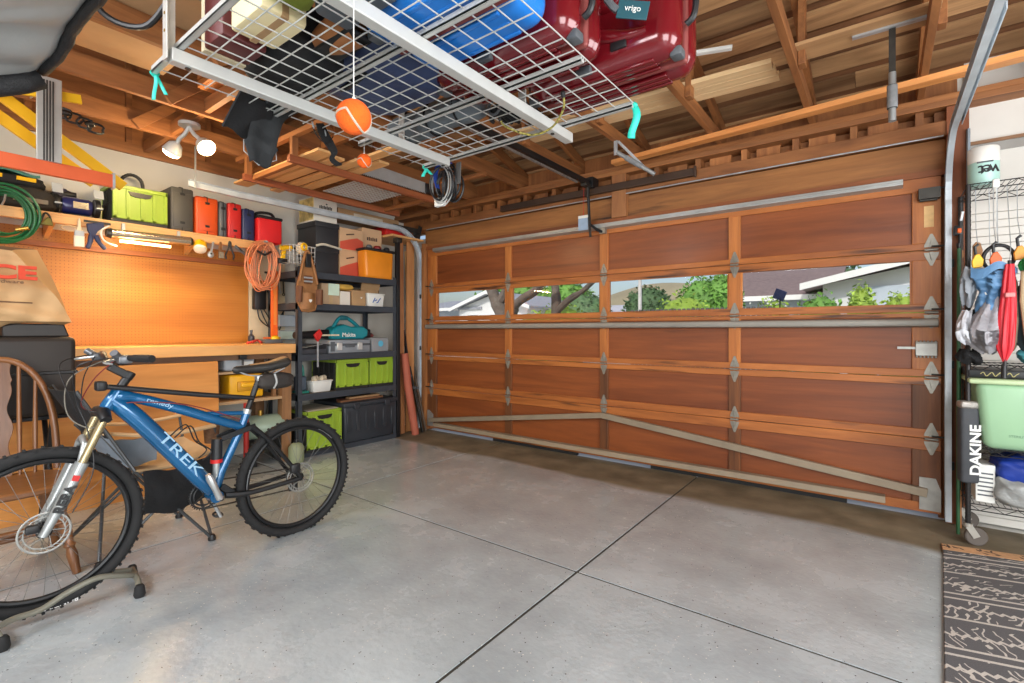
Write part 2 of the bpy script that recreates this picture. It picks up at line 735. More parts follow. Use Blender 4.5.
SHIP = pm('white_shiplap', (214, 210, 202), .55, 0, .04, 5)
wd = G()
for k in range(40):
    wd.box(.43, 2.7, 4.345, 4.36, .05 * k + .001, .05 * k + .049)
wd.box(.43, 2.7, 4.34, 4.36, 2.0, 3.0)
wall_door = wd.put('wall_front', SHIP, kind='structure', bevel=.003)
G().box(.4, 2.7, 4.36, 4.45, 0, 3.1).put('backing', PLASTER, wall_door)
G().box(-5.2, -4.62, 4.3, 4.42, 0, 2.42).put('return_panel', PLASTER, wall_door)
G().box(-4.62, -4.575, 4.2, 4.4, 0, 2.34).put('jamb', FRAMINGZ, wall_door)
G().box(.335, .442, 4.21, 4.45, 0, 2.69).put('jamb', wood('door_jamb', (104, 54, 26), (140, 78, 40), 'z', .6, 6, .1), wall_door)
G().box(-5.27, 2.82, -2.82, -2.7, 0, 5.3).put('wall_back', PLASTER, kind='structure')
wr = G()
wr.box(2.7, 2.82, -2.7, 4.4, 0, 3.0)
wr.prism([(4.4, 3.0), (-2.7, 3.0), (-2.7, 5.1)], 'x', 2.7, 2.8)
wr.put('wall_right', PLASTER, kind='structure')

# header assembly above the door opening
h = G()
h.box(-4.62, .335, 4.265, 4.40, 2.30, 2.505)
hd = h.put('header_beam', wood('header_lumber', (112, 68, 34), (170, 114, 62), 'x', .6, 5, .1, ((56, 32, 16), 9, .63)), wall_door, bevel=.004)
h = G()
h.box(-4.62, .40, 4.225, 4.40, 2.515, 2.61)
h.box(-5.15, 2.7, 4.2, 4.42, 2.695, 2.735)
h.box(-5.15, 2.7, 4.21, 4.42, 2.738, 2.775)
h.put('top_plate', FRAMINGX, wall_door, bevel=.003)
h = G()
x = -4.5
while x < .4:
    h.box(x, x + .042, 4.235, 4.36, 2.61, 2.695)
    h.box(x + .1, x + .27, 4.30, 4.33, 2.61, 2.695)
    x += .36
h.box(-5.15, .4, 4.36, 4.42, 2.5, 3.0)
h.put('cripple_stud', FRAMINGZ, wall_door)
G().box(-2.02, -1.88, 4.205, 4.30, 2.30, 2.70).put('post', wood('post_lumber', (124, 78, 46), (180, 122, 74), 'z', .6, 5), wall_door, bevel=.003)
G().box(-4.6, .33, 4.235, 4.264, 2.262, 2.302).put('stop', wood('stop_lumber', (96, 50, 26), (150, 88, 46), 'x', .6, 5), wall_door)
tb = G().box(-3.33, -1.24, 4.17, 4.21, 2.545, 2.61)
tb.obox((-1.245, 4.175, 2.575), (.02, .03, .09))
tb.put('torsion_tube', wood('dark_board', (50, 34, 24), (78, 54, 38), 'x', .55, 5), wall_door, bevel=.004)
G().tube([(-4.55, 4.22, 2.51), (.32, 4.215, 2.51)], .006, 8).put('cable_rod', STEEL, wall_door)

# roof: spaced boards under shakes, trusses
ROOFB = wood('roof_boards', (120, 84, 54), (204, 160, 112), 'x', .68, 4, .35)
SHAKE = wood('shake_underside', (92, 60, 38), (140, 96, 62), 'x', .75, 6, .2)
SL = .30


def roof_z(y):
    return 2.99 + SL * (4.25 - y)


MR = lambda y, up=0: Matrix.Translation((0, y, roof_z(y) + up)) @ Matrix.Rotation(-math.atan(SL), 4, 'X')
rb = G()
y = 4.62
k = 0
while y > -2.7:
    x = -5.3 - random.uniform(0, 1.5)
    while x < 2.8:
        w = random.choice((1.83, 2.44, 3.05))
        rb.box(x, x + w - .004, -.07, .07, 0, .02, MR(y, random.uniform(0, .006)))
        x += w
    y -= .205
ceiling = rb.put('ceiling', ROOFB, kind='structure', origin=(0, 0, 2.8))
sk = G()
y = 4.8
while y > -2.8:
    sk.box(-5.4, 2.9, -.13, .13, .03, .045, MR(y))
    y -= .205
sk.put('shakes', SHAKE, ceiling)
TRX = [1.45, .83, .205, -.41, -1.06, -1.72, -2.4, -3.1, -3.85, -4.5]
for i, tx in enumerate(TRX):
    t = G()
    a, b = tx - .019, tx + .019
    dep = .09 if tx > -2.7 else .135
    t.box(a, b, -2.7, 4.4, 2.775, 2.775 + dep)
    # top chord under the boards
    t.bar((tx, 4.6, roof_z(4.6) - .055), (tx, -2.7, roof_z(-2.7) - .055), .038, .09)
    for (y0, y1) in (((3.3, 3.3), (2.2, 2.2), (.9, 2.1), (-.4, .8), (-.4, -.4)) if tx > -2.7 else ((2.9, 2.9), (1.2, 2.1), (-.2, .6))):
        t.bar((tx + .04, y0, 2.79), (tx + .04, y1, roof_z(y1) - .03), .036, .075, (0, 1, 0))
    t.put('truss', FRAMING, ceiling, bevel=.002)
G().bar((-1.93, 4.06, 2.756), (2.2, 3.70, 2.756), .085, .038).put('brace_board', wood('orange_pine', (206, 128, 66), (238, 168, 100), 'x', .5, 5), ceiling, bevel=.002)
bl = G()
bl.bar((-5.1, 1.45, 2.84), (-3.2, 1.45, 2.84), .038, .09)
bl.bar((-5.1, 2.35, 2.84), (-3.2, 2.35, 2.84), .038, .09)
bl.bar((-1.66, 2.7, 2.80), (-1.10, 2.95, 2.99), .038, .075)
bl.put('blocking', FRAMINGX, ceiling)

# lumber stored on the chords
LUM = wood('fresh_pine', (222, 182, 130), (244, 214, 166), 'x', .5, 5, .08)
LL = ['long pale pine board stored on the roof chords, rearmost of the three', 'long pale pine board in the middle of the stored three',
      'long pale pine board nearest the garage door of the stored three']
for i in range(3):
    G().bar((-2.55 + .03 * i, 3.24 + .094 * i, 2.883), (-.535 + .006 * i, 3.345 + .094 * i, 2.883), .088, .03).put('lumber_board', LUM, bevel=.002, label=LL[i], cat='board', group='pine boards stored overhead')
G().box(-.44, .24, 3.20, 3.40, 2.868, 2.888).put('lumber_board', wood('grey_pine', (168, 126, 84), (200, 158, 112), 'x', .6, 4), label='wide weathered board resting flat on two roof chords', cat='board')

# ------------------------------------------------------------------ the sectional door
DW = wood('door_panel_mahogany', (108, 52, 20), (146, 78, 34), 'x', .48, 5, .1, ((80, 38, 16), 9, .66), .15)
DS = wood('door_rail_fir', (140, 74, 30), (198, 120, 56), 'x', .5, 6, .14, ((64, 34, 18), 13, .575), .1)
DSZ = wood('door_stile_fir', (150, 80, 34), (206, 130, 62), 'z', .5, 6, .16, ((80, 42, 20), 9, .66), .1)
DSW = wood('weathered_stile', (74, 42, 22), (134, 80, 40), 'z', .55, 6, .16)
GLASS, _nt, _b = _base('window_glass')
for n in list(_nt.nodes):
    if n.type != 'OUTPUT_MATERIAL':
        _nt.nodes.remove(n)
_g = _nt.nodes.new('ShaderNodeBsdfGlossy')
_g.inputs['Roughness'].default_value = .02
_t = _nt.nodes.new('ShaderNodeBsdfTransparent')
_m = _nt.nodes.new('ShaderNodeMixShader')
_f = _nt.nodes.new('ShaderNodeFresnel')
_f.inputs['IOR'].default_value = 1.3
_nt.links.new(_f.outputs[0], _m.inputs[0])
_nt.links.new(_t.outputs[0], _m.inputs[1])
_nt.links.new(_g.outputs[0], _m.inputs[2])
_nt.links.new(_m.outputs[0], _nt.nodes['Material Output'].inputs[0])

door = thing('door_1', loc=(-2.13, 4.27, 0), kind='structure')
STX = [(-4.565, -4.405), (-3.325, -3.235), (-2.165, -2.078), (-1.0, -.908), (.163, .312)]
SEC = [(.031, .522), (.526, .93), (.934, 1.362), (1.366, 1.776), (1.78, 2.27)]
RB = [.064, .06, .05, .055, .045]   # bottom rail height per section
RT = [.075, .05, .03, .065, .10]    # top rail height per section
Y0, Y1 = 4.25, 4.29
for i, (z0, z1) in enumerate(SEC):
    zb, zt = z0 + RB[i], z1 - RT[i]
    fr = G()
    fr.box(-4.565, .312, Y0 + .001, Y1, z0, zb)
    fr.box(-4.565, .312, Y0 + .001, Y1, zt, z1)
    sec = fr.put('door_section', DS, door, bevel=.003)
    st = G()
    for (a, b) in STX:
        st.box(a, b, Y0, Y1 - .002, zb - .001, zt + .001)
    st.put('stile', DSW if i < 2 else DSZ, sec, bevel=.003)
    for k in range(4):
        a, b = STX[k][1] - .005, STX[k + 1][0] + .005
        if i == 3:
            G().box(a, b, 4.272, 4.276, zb - .005, zt + .005).put('window_pane', GLASS, sec)
            G().box(a + .004, a + .016, 4.262, 4.29, zb, zt).box(b - .016, b - .004, 4.262, 4.29, zb, zt).put('glazing_bead', DSZ, sec)
        else:
            G().box(a, b, 4.270, 4.278, zb - .005, zt + .005).put('panel', DW, sec)
    # thin back skin keeps daylight out of the joints
hg = G()
HINGE = pm('zinc_hinge', (146, 142, 132), .42, .5, .15, 25)
for zi in (.524, .932, 1.364, 1.778):
    for sx0 in (-4.49, -3.28, -2.12, -.952, .262):
        e = .038 if sx0 > .2 else .034
        g = G()
        for sgn in (1, -1):
            g.prism([(sx0 - e, zi + sgn * .018), (sx0 + e, zi + sgn * .018), (sx0 + e * .92, zi + sgn * .036),
                     (sx0 + .16 * e, zi + sgn * .105), (sx0 - .16 * e, zi + sgn * .105), (sx0 - e * .92, zi + sgn * .036)], 'y', Y0 - .006, Y0 + .001)
            g.prism([(sx0 - .25 * e, zi + sgn * .015), (sx0 + .25 * e, zi + sgn * .015), (sx0, zi + sgn * .07)], 'y', Y0 - .016, Y0 - .004)
        g.cyl((sx0 - e * .9, Y0 - .012, zi), (sx0 + e * .9, Y0 - .012, zi), .009, n=10)
        hinge = g.put('hinge', HINGE, door)
        if abs(sx0) > 4 or sx0 > .2:
            x1 = sx0 + (.1 if sx0 > 0 else -.1)
            G().cyl((sx0, Y0 - .02, zi + .02), (x1, Y0 - .02, zi + .02), .006, n=8).put('roller_stem', DARKSTEEL, hinge)
GALV = pm('painted_strut', (150, 146, 138), .5, .35, .1, 6)
# reinforcing struts
s = G()
s.prism([(Y0 - .055, 1.272), (Y0, 1.265), (Y0, 1.325), (Y0 - .055, 1.318), (Y0 - .06, 1.305), (Y0 - .06, 1.285)], 'x', -4.55, .295)
s.put('strut', GALV, door, bevel=.003)
s = G()
s.prism([(Y0 - .05, 2.225), (Y0, 2.21), (Y0, 2.27), (Y0 - .05, 2.262)], 'x', -4.42, .115)
s.box(-4.42, .115, Y0 - .056, Y0 - .05, 2.236, 2.246)
s.put('strut', pm('zinc_strut', (172, 174, 172), .4, .6, .1, 8), door, bevel=.002)
TAUPE = pm('taupe_strut', (150, 136, 116), .5, .25, .12, 6)
s = G()
s.bar((-4.5, Y0 - .03, .13), (-2.12, Y0 - .03, .437), .04, .05)
s.bar((-2.12, Y0 - .03, .437), (.24, Y0 - .03, .17), .04, .055)
s.put('truss_brace', TAUPE, door, bevel=.003)
s = G()
s.prism([(Y0 - .07, .065), (Y0, .055), (Y0, .11), (Y0 - .05, .105)], 'x', -4.4, .02)
s.put('bottom_strut', TAUPE, door, bevel=.003)
G().box(-3.5, -2.42, 4.255, 4.295, .0, .04).box(-1.66, -.2, 4.255, 4.295, .0, .04).put('weather_strip', RUBBER, door)
G().box(.30, .345, 4.295, 4.33, 0, 2.3).box(-4.6, -4.55, 4.295, 4.33, 0, 2.3).box(-4.6, .345, 4.295, 4.33, 2.26, 2.32).put('stop_molding', FRAMINGZ, wall_door)
bkt = pm('bottom_bracket', (166, 164, 158), .4, .5, .12, 20)
G().prism([(.2, .05), (.31, .05), (.31, .19), (.285, .265), (.2, .265)], 'y', Y0 - .01, Y0).put('bottom_bracket', bkt, door)
G().prism([(-4.56, .05), (-4.46, .05), (-4.46, .2), (-4.53, .25), (-4.56, .25)], 'y', Y0 - .01, Y0).put('bottom_bracket', bkt, door)
lk = G().box(.18, .292, Y0 - .022, Y0, 1.075, 1.16).box(.18, .292, Y0 - .03, Y0, 1.16, 1.168)
for k in range(6):
    lk.box(.183 + k * .019, .193 + k * .019, Y0 - .03, Y0, 1.168, 1.176)
    lk.box(.183 + k * .019, .193 + k * .019, Y0 - .03, Y0, 1.062, 1.075)
lock = lk.put('lock_case', bkt, door, bevel=.003)
G().box(.085, .2, Y0 - .02, Y0 - .008, 1.118, 1.134).put('latch_bar', bkt, lock)
G().box(.195, .305, Y0 - .06, Y0 + .001, 2.11, 2.18).cyl((.2, Y0 - .03, 2.105), (.29, Y0 - .03, 2.105), .01).cyl((.29, Y0 - .03, 2.175), (.4, Y0 - .03, 2.175), .006).put('top_roller_bracket', DARKSTEEL, door)
G().box(.225, .275, Y0 - .002, Y0 + .001, 1.93, 2.07).put('paper_label', pm('faded_label', (226, 186, 128), .7, 0, .1, 30), door)
am = G()
am.tube([(-2.12, Y0 - .03, 2.185), (-2.165, Y0 - .05, 2.205), (-2.215, 4.14, 2.26), (-2.225, 4.12, 2.64)], .014, 8)
am.bar((-2.20, 4.13, 2.13), (-2.21, 4.12, 2.32), .022, .008, (0, 1, 0))
am.put('opener_arm', BLACKM, door)
G().prism([(-2.15, 2.17), (-2.09, 2.17), (-2.09, 2.23), (-2.15, 2.23)], 'y', Y0 - .04, Y0).put('arm_bracket', HINGE, door)

# ------------------------------------------------------------------ tracks and opener rail
TRKM = pm('track_zinc', (198, 206, 212), .36, .3, .12, 10)


def track(name, x, side, label, zc=2.46, end=-.9):
    t = thing(name, label, 'track', (x, 4.2, 0))
    path = [(x, 4.19, .02), (x, 4.19, 1.2), (x, 4.19, zc - .38)]
    path += [(x, 4.19 - .38 + .38 * math.cos(R(a)), zc - .38 + .38 * math.sin(R(a))) for a in range(10, 91, 8)]
    path += [(x, 2.0, zc), (x, end, zc + .01)]
    # C-shaped channel made of three strips following the path
    P = [Vector(p) for p in path]
    sec = [(-.012, -.028), (.012, -.028), (.012, .028), (-.012, .028)]
    g = G()

    def strip(off0, off1, th):
        for i in range(len(P) - 1):
            a, b = P[i], P[i + 1]
            d = (b - a).normalized()
            nrm = Vector((0, d.z, -d.y))
            c = (off0 + off1) / 2
            w = abs(off1 - off0)
            if th == 'web':
                g.bar(a + Vector((side * .014, 0, 0)), b + Vector((side * .014, 0, 0)) + d * .003, .004, .054, nrm)
            else:
                g.bar(a + nrm * c, b + nrm * c + d * .003, .03, .006, nrm)
    strip(0, 0, 'web')
    strip(.024, .03, 'f')
    strip(-.03, -.024, 'f')
    g.put('rail', TRKM, t)
    for z in (.35, 1.0, 1.65):
        G().box(min(x, x + side * .03), max(x, x + side * .03), 4.185, 4.205, z, z + .05).put('bracket', DARKSTEEL, t)
    G().bar((x + side * .02, 3.78, zc + .02), (x + side * .02, 4.2, zc + .02), .004, .06).put('gusset_plate', DARKSTEEL, t)
    g = G()
    g.bar((x + side * .025, 2.6, zc + .03), (x + side * .025, 3.9, zc + .03), .03, .004)
    g.bar((x + side * .038, 2.6, zc + .016), (x + side * .038, 3.9, zc + .016), .004, .03)
    g.put('stiffener', TRKM, t)
    return t


trk = track('door_track', .34, 1, 'galvanised garage door track at the right jamb curving up to the roof')
trk2 = track('door_track', -4.635, -1, 'galvanised garage door track running above the loaded black rack', 2.475, 1.62)
G().bar((-4.62, 1.66, 2.44), (-4.62, 1.66, 2.80), .03, .004, (0, 1, 0)).put('track_hanger', STEEL, trk2)
pu = G()
pu.lathe([(.02, -.012), (.055, -.012), (.045, 0), (.055, .012), (.02, .012)], (-4.66, 4.16, 2.46), (1, 0, 0), 20)
pu.cyl((-4.70, 4.16, 2.46), (-4.6, 4.16, 2.46), .012)
pu.bar((-4.64, 4.16, 2.40), (-4.64, 4.2, 2.56), .005, .06)
pu.put('cable_pulley', DARKSTEEL, label='dark steel cable pulley in the corner above the left door track', cat='pulley')

orl = thing('opener_rail', 'black garage door opener rail running from the wire platform to the header', 'opener rail', (-2.2, 3.0, 2.62))
G().box(-2.235, -2.195, .2, 4.18, 2.62, 2.665).put('beam', BLACKM, orl, bevel=.004)
G().bar((-2.215, .2, 2.6), (-2.215, 3.9, 2.6), .016, .016).put('drive_chain', pm('greased_chain', (150, 152, 150), .4, .7, .3, 60), orl)
G().box(-2.25, -2.17, 4.12, 4.24, 2.6, 2.7).put('header_bracket', BLACKM, orl, bevel=.004)
G().box(-2.245, -2.185, 4.02, 4.14, 2.595, 2.625).cyl((-2.215, 4.1, 2.5), (-2.215, 4.1, 2.6), .012).put('trolley', DARKSTEEL, orl, bevel=.003)
G().tube([(-2.265, 4.12, 2.62), (-2.275, 4.13, 2.33)], .0025, 6).put('release_cord', REDP, orl)
rt = thing('release_tag', 'small pale blue instruction tag hanging on a cord before the door', 'tag', (-2.275, 4.13, 2.2))
G().box(-2.33, -2.225, 4.127, 4.132, 2.205, 2.345).put('card', pm('tag_blue', (150, 172, 196), .6, 0, .1, 20), rt)
G().box(-2.33, -2.225, 4.125, 4.134, 2.32, 2.346).put('header_strip', WHITEP, rt)

# ------------------------------------------------------------------ outside
G().box(-60, 40, 4.27, 70, -.2, -.012).put('ground_outside', pm('driveway_concrete', (214, 212, 206), .85, 0, .05, .6, .05), kind='structure', origin=(0, 20, -.2))
LAWN = pm('lawn', (112, 138, 66), .9, 0, .3, 3, .3)
G().box(-60, 40, 8.6, 13.5, -.03, .01).put('verge_lawn', LAWN, kind='structure', origin=(0, 11, -.03))
hl = G()
hl.surf(lambda u, v: (-420 + 640 * u, 290 + 70 * v, (10 + 20 * math.sin(u * 7.2 + 1.2) ** 2 + 7 * math.sin(u * 19) + 14 * math.exp(-((u - .47) / .12) ** 2)) * math.sin(PI * v / 1.0 * .5) * .74 + 2), 90, 8)
hl.put('hills', pm('dry_hillside', (150, 140, 112), .95, 0, .25, .02), kind='structure', ang=180)


def leaf_cloud(g, c, r, n, size, flat=.0):
    for i in range(n):
        while True:
            p = Vector((random.uniform(-1, 1), random.uniform(-1, 1), random.uniform(-1, 1)))
            if .35 < p.length < 1:
                break
        p = p.normalized() * (random.uniform(.72, 1.04))
        q = Vector((c[0] + p.x * r[0], c[1] + p.y * r[1], c[2] + p.z * r[2]))
        if q.z < 0.02:
            q.z = .02 + random.random() * .2
        u = Vector((random.uniform(-1, 1), random.uniform(-1, 1), random.uniform(-.6, .6))).normalized()
        w = u.cross(Vector((random.uniform(-1, 1), random.uniform(-1, 1), random.uniform(-1, 1)))).normalized()
        s = size * random.uniform(.6, 1.3)
        g.add([q - u * s, q + w * s * .5, q + u * s, q - w * s * .5], [(0, 1, 2, 3)])


def bush(name, blobs, label, cat, m, n, size, stem=None):
    t = thing(name, label, cat, (blobs[0][0][0], blobs[0][0][1], 0))
    g = G()
    for (c, r) in blobs:
        leaf_cloud(g, c, r, n, size)
        g.ball(c, tuple(k * .86 for k in r), 14, 10, .08)
    g.put('foliage', m, t, ang=180)
    s = G()
    c, r = blobs[0]
    s.tube([(c[0], c[1], -.03), (c[0] + .05, c[1], c[2])], [.08, .05] if not stem else stem, 8)
    s.put('stem', BARK, t)
    return t


BARK = pm('bark', (104, 92, 82), .9, 0, .3, 6, .5)
LEAFB = pm('yellow_green_leaves', (150, 178, 66), .7, 0, .3, 3, island=.35)
LEAFG = pm('green_leaves', (104, 150, 62), .7, 0, .3, 3, island=.35)
LEAFD = pm('dark_green_leaves', (78, 106, 66), .75, 0, .3, 3, island=.3)
bush('bush', [((-3.3, 10.2, .9), (.75, .7, 1.18)), ((-2.95, 10.1, .8), (.55, .6, .98))], 'rounded yellow green bush seen through the third door window', 'bush', LEAFB, 900, .05)
bush('bush', [((-6.3, 10.3, 1.0), (.75, .7, 1.0)), ((-6.9, 10.2, .9), (.6, .6, .85))], 'light green bush beside the tree trunk through the second door window', 'bush', LEAFB, 900, .05)
bush('young_tree', [((-3.55, 12.4, 1.75), (.6, .6, .85)), ((-3.1, 12.5, 1.9), (.5, .55, .75))], 'bright green tree with soft crown at the right of the third window', 'tree', LEAFG, 1100, .06)
bush('tree', [((-8.9, 22.5, 2.3), (1.2, 1.0, 1.1))], 'dark green tree behind the utility pole beyond the third window', 'tree', LEAFD, 1100, .12)
bush('tree', [((-12.3, 22.4, 2.1), (1.5, 1.1, 1.1))], 'dark green tree above the low grey roof beyond the second window', 'tree', LEAFD, 800, .12)
bush('tree', [((-22, 29, 3.2), (4.2, 1.2, 1.7)), ((-18, 29.5, 3.4), (2.6, 1.2, 1.4))], 'broad green tree rising behind the pale house roof beyond the first window', 'tree', LEAFG, 1200, .18)
bush('tree', [((-2.6, 26, 3.1), (3.0, 1.2, 1.2)), ((1.6, 26.5, 3.2), (3.0, 1.2, 1.1))], 'dark tree line crown rising behind the brown roof beyond the fourth window', 'tree', LEAFD, 1200, .14)
for k, (x, w, zt, lb) in enumerate([(-1.75, .45, 1.98, 'loose hedge plant under the brown roof, with white blossoms'), (-.95, .5, 2.04, 'hedge shrub in front of the white gable wall, left of the tall one'),
                                    (-.3, .3, 2.16, 'tallest hedge shrub before the white house wall'), (.3, .5, 1.98, 'bright hedge shrub at the right edge of the fourth window')]):
    t = bush('hedge_shrub', [((x, 11.1, zt / 2), (w, .45, zt / 2))], lb, 'shrub', LEAFB if k != 1 else LEAFG, 900, .05)
    if k == 0:
        b = G()
        for j in range(26):
            b.ball((x + random.uniform(-.45, .45), 10.68 + random.uniform(-.03, .1), 1.55 + random.random() * .3), .02, 6, 4)
        tag(b.put('blossom', WHITEP, t), kind='stuff')

# forked street tree
tt = thing('street_tree', 'grey forked tree trunk with spreading bare limbs across two windows', 'tree', (-6.15, 8, 0))
g = G()
g.tube(smooth_path([(-6.2, 8, -.05), (-6.22, 8, .8), (-6.3, 8, 1.5), (-6.55, 8.05, 1.9), (-6.8, 8.1, 2.5), (-7.0, 8.2, 3.6)], 5), [.2] * 5 + [.17] * 5 + [.14] * 5 + [.12] * 5 + [.1] * 5 + [.08], 10)
g.tube(smooth_path([(-6.18, 8, 1.1), (-6.1, 8, 1.6), (-5.85, 7.95, 1.84), (-5.35, 7.9, 2.08), (-4.8, 7.8, 2.6), (-4.2, 7.6, 3.4)], 5), [.13] * 8 + [.09] * 8 + [.07] * 9 + [.05], 10)
g.tube(smooth_path([(-6.5, 8.02, 1.75), (-6.3, 8.1, 2.1), (-6.1, 8.2, 2.8), (-5.9, 8.3, 3.4)], 5), [.1] * 8 + [.07] * 7 + [.05], 8)
g.put('trunk', BARK, tt)
tt2 = thing('street_tree', 'straight forked tree in the middle of the second window', 'tree', (-4.85, 9.2, 0))
g = G()
g.tube(smooth_path([(-5.32, 8.4, -.05), (-5.3, 8.4, 1.2), (-5.25, 8.4, 1.75), (-5.3, 8.4, 2.3), (-5.5, 8.4, 3.4)], 5), [.13] * 6 + [.1] * 7 + [.08] * 7 + [.05], 10)
g.tube(smooth_path([(-5.27, 8.4, 1.6), (-4.9, 8.3, 1.85), (-4.45, 8.2, 2.06), (-3.9, 8.1, 2.5)], 5), [.07] * 8 + [.05] * 7 + [.03], 8)
g.put('trunk', BARK, tt2)
g = G()
leaf_cloud(g, (-7.4, 8.3, 4.4), (1.7, 1.5, 1.2), 1300, .09)
g.put('crown', LEAFG, tt)
g = G()
leaf_cloud(g, (-4.3, 8.4, 4.4), (1.2, 1.3, 1.1), 900, .09)
g.put('crown', LEAFG, tt2)
G().cyl((-8.48, 20.5, -.03), (-8.48, 20.5, 5.2), .09, .07, 10).put('utility_pole', pm('pale_pole', (196, 192, 186), .7), label='thin pale utility pole beyond the third door window', cat='pole')

STUCCO = pm('white_stucco', (222, 222, 220), .8, 0, .04, 1)
GREYST = pm('pale_grey_stucco', (186, 196, 206), .8, 0, .05, 1)
SHB = pm('brown_shingles', (122, 104, 100), .85, 0, .2, 9, .3, island=.1)
SHG = pm('grey_shingles', (150, 152, 158), .85, 0, .15, 7, .3)
FASC = pm('white_fascia', (232, 232, 228), .6, 0, .03, 2)
WINP = pm('dark_window_glass', (62, 70, 78), .1, 0, .1, 2)


def gable(t, x0, x1, y0, y1, ze, xr, zr, wallm, roofm, ov=.35, th=.12):
    """gable-fronted block: front at y0, ridge along y at xr"""
    G().prism([(x0, -.03), (x1, -.03), (x1, ze), (xr, zr - .1), (x0, ze)], 'y', y0, y1).put('wall', wallm, t)
    r = G()
    f = G()
    for (xe, s) in ((x0, -1), (x1, 1)):
        k = (zr - ze) / (xr - xe)
        xo = xe + s * ov
        zo = ze + k * (xo - xe)
        r.prism([(xr, zr), (xo, zo), (xo, zo + th), (xr, zr + th)], 'y', y0 - ov, y1)
        f.prism([(xr, zr - .04), (xo, zo - .04), (xo, zo + th + .02), (xr, zr + th + .02)], 'y', y0 - ov - .04, y0 - ov)
    r.put('roof', roofm, t)
    f.put('fascia', FASC, t)


hr = thing('house', 'white house with brown shingle roof and wide gable beyond the fourth window', 'house', (-.5, 16, 0))
gable(hr, -1.3, 4.2, 16, 21, 2.52, 1.45, 3.16, STUCCO, SHB, .5)
G().box(-.45, 4.1, 15.94, 16, 1.0, 2.42).put('recessed_wall', GREYST, hr)
g = G()
g.prism([(16.8, 2.22), (21, 3.5), (21, 3.6), (16.8, 2.34)], 'x', -4.9, -1.0)
g.put('roof', SHB, hr)
G().box(-4.7, -1.35, 17.2, 21, -.03, 2.3).put('wall', GREYST, hr)
G().box(-4.9, -1.4, 16.74, 16.8, 2.18, 2.33).put('fascia', FASC, hr)
sp = thing('solar_lamp', 'small dark tilted panel on a stake above the hedge', 'panel', (-1.55, 10.9, 1.85))
G().obox((-1.55, 10.5, 1.93), (.2, .02, .2), (R(20), R(25), 0)).put('panel', NAVY, sp)
G().cyl((-1.55, 10.52, -.03), (-1.55, 10.52, 1.88), .012).put('stake', BLACKM, sp)

hlft = thing('house', 'pale grey house with gabled roof seen through the first window', 'house', (-18.5, 20, 0))
gable(hlft, -18.9, -14.2, 20, 26, 2.5, -16.6, 3.25, STUCCO, SHG, .4)
g = G()
g.prism([(19.9, 2.42), (24, 3.15), (24, 3.27), (19.9, 2.55)], 'x', -23.5, -17.2)
g.put('roof', SHG, hlft)
G().box(-23, -18.9, 20.8, 24, -.03, 2.45).put('wall', GREYST, hlft)
G().box(-23.5, -18.9, 19.84, 19.9, 2.4, 2.56).put('fascia', FASC, hlft)
for (x0, x1) in ((-18.2, -17.4), (-16.6, -16.2)):
    w = G().box(x0, x1, 19.9, 20, 1.4, 2.15).put('window', FASC, hlft)
    G().box(x0 + .05, x1 - .05, 19.87, 19.9, 1.45, 2.1).put('pane', WINP, w)
G().cyl((-20.6, 19.9, -.03), (-20.6, 19.9, 2.42), .1).put('post', FASC, hlft)
hm = thing('house', 'low house showing only a pale grey roof behind the bushes', 'house', (-11, 24, 0))
G().prism([(24, 2.0), (28, 2.72), (28, 2.84), (24, 2.12)], 'x', -13.9, -6.5).put('roof', pm('pale_roof', (176, 176, 182), .85, 0, .1, 5), hm)
G().box(-13.6, -7, 24.4, 28, -.03, 2.1).put('wall', GREYST, hm)
fc = thing('garden_fence', 'low dark fence top rail crossing below the bushes', 'fence', (-2.6, 9.2, 0))
g = G()
for k in range(30):
    x = -4.0 + k * .085
    g.box(x, x + .06, 9.2, 9.22, 0, 1.66)
g.put('picket_panel', pm('grey_picket', (96, 92, 90), .8), fc)
G().box(-4.0, -1.4, 9.17, 9.2, 1.55, 1.62).put('rail', pm('grey_picket', (96, 92, 90), .8), fc)

# ------------------------------------------------------------------ overhead wire platform
RZ = 2.15
rack = thing('ceiling_storage_rack', 'white wire mesh storage platform hung from the roof chords', 'storage rack', (-1.4, 1.2, RZ))
g = G()
x = -2.0
while x < -.78:
    g.cyl((x, .59, RZ), (x, 1.84, RZ), .0023, n=6)
    x += .0757
g.put('wire_mesh_lengthwise', WHITEM, rack)
g = G()
y = .60
while y < 1.85:
    g.cyl((-2.01, y, RZ - .005), (-.79, y, RZ - .005), .0023, n=6)
    y += .0772
g.put('wire_mesh_crosswise', WHITEM, rack)
for y in (.595, 1.02, 1.43, 1.84):
    g = G()
    g.box(-2.01, -.79, y - .009, y + .009, RZ - .018, RZ - .008)
    g.box(-2.01, -.79, y - .009, y - .005, RZ - .018, RZ + .006)
    g.box(-2.01, -.79, y + .005, y + .009, RZ - .018, RZ + .006)
    g.put('cross_channel', WHITEM, rack, bevel=.0015)
for bx_ in (-1.785, -1.125):
    g = G()
    g.box(bx_ - .02, bx_ + .02, .57, 1.80 if bx_ < -1.5 else 1.91, RZ - .062, RZ - .02)
    b = g.put('beam', WHITEM, rack, bevel=.003)
    G().cyl((bx_, .62, RZ - .066), (bx_, .62, RZ - .06), .009, n=6).cyl((bx_, 1.77, RZ - .066), (bx_, 1.77, RZ - .06), .009, n=6).put('bolt', DARKSTEEL, b)
POSTM = pm('perforated_post', (196, 194, 188), .4, .3, .1, 30)
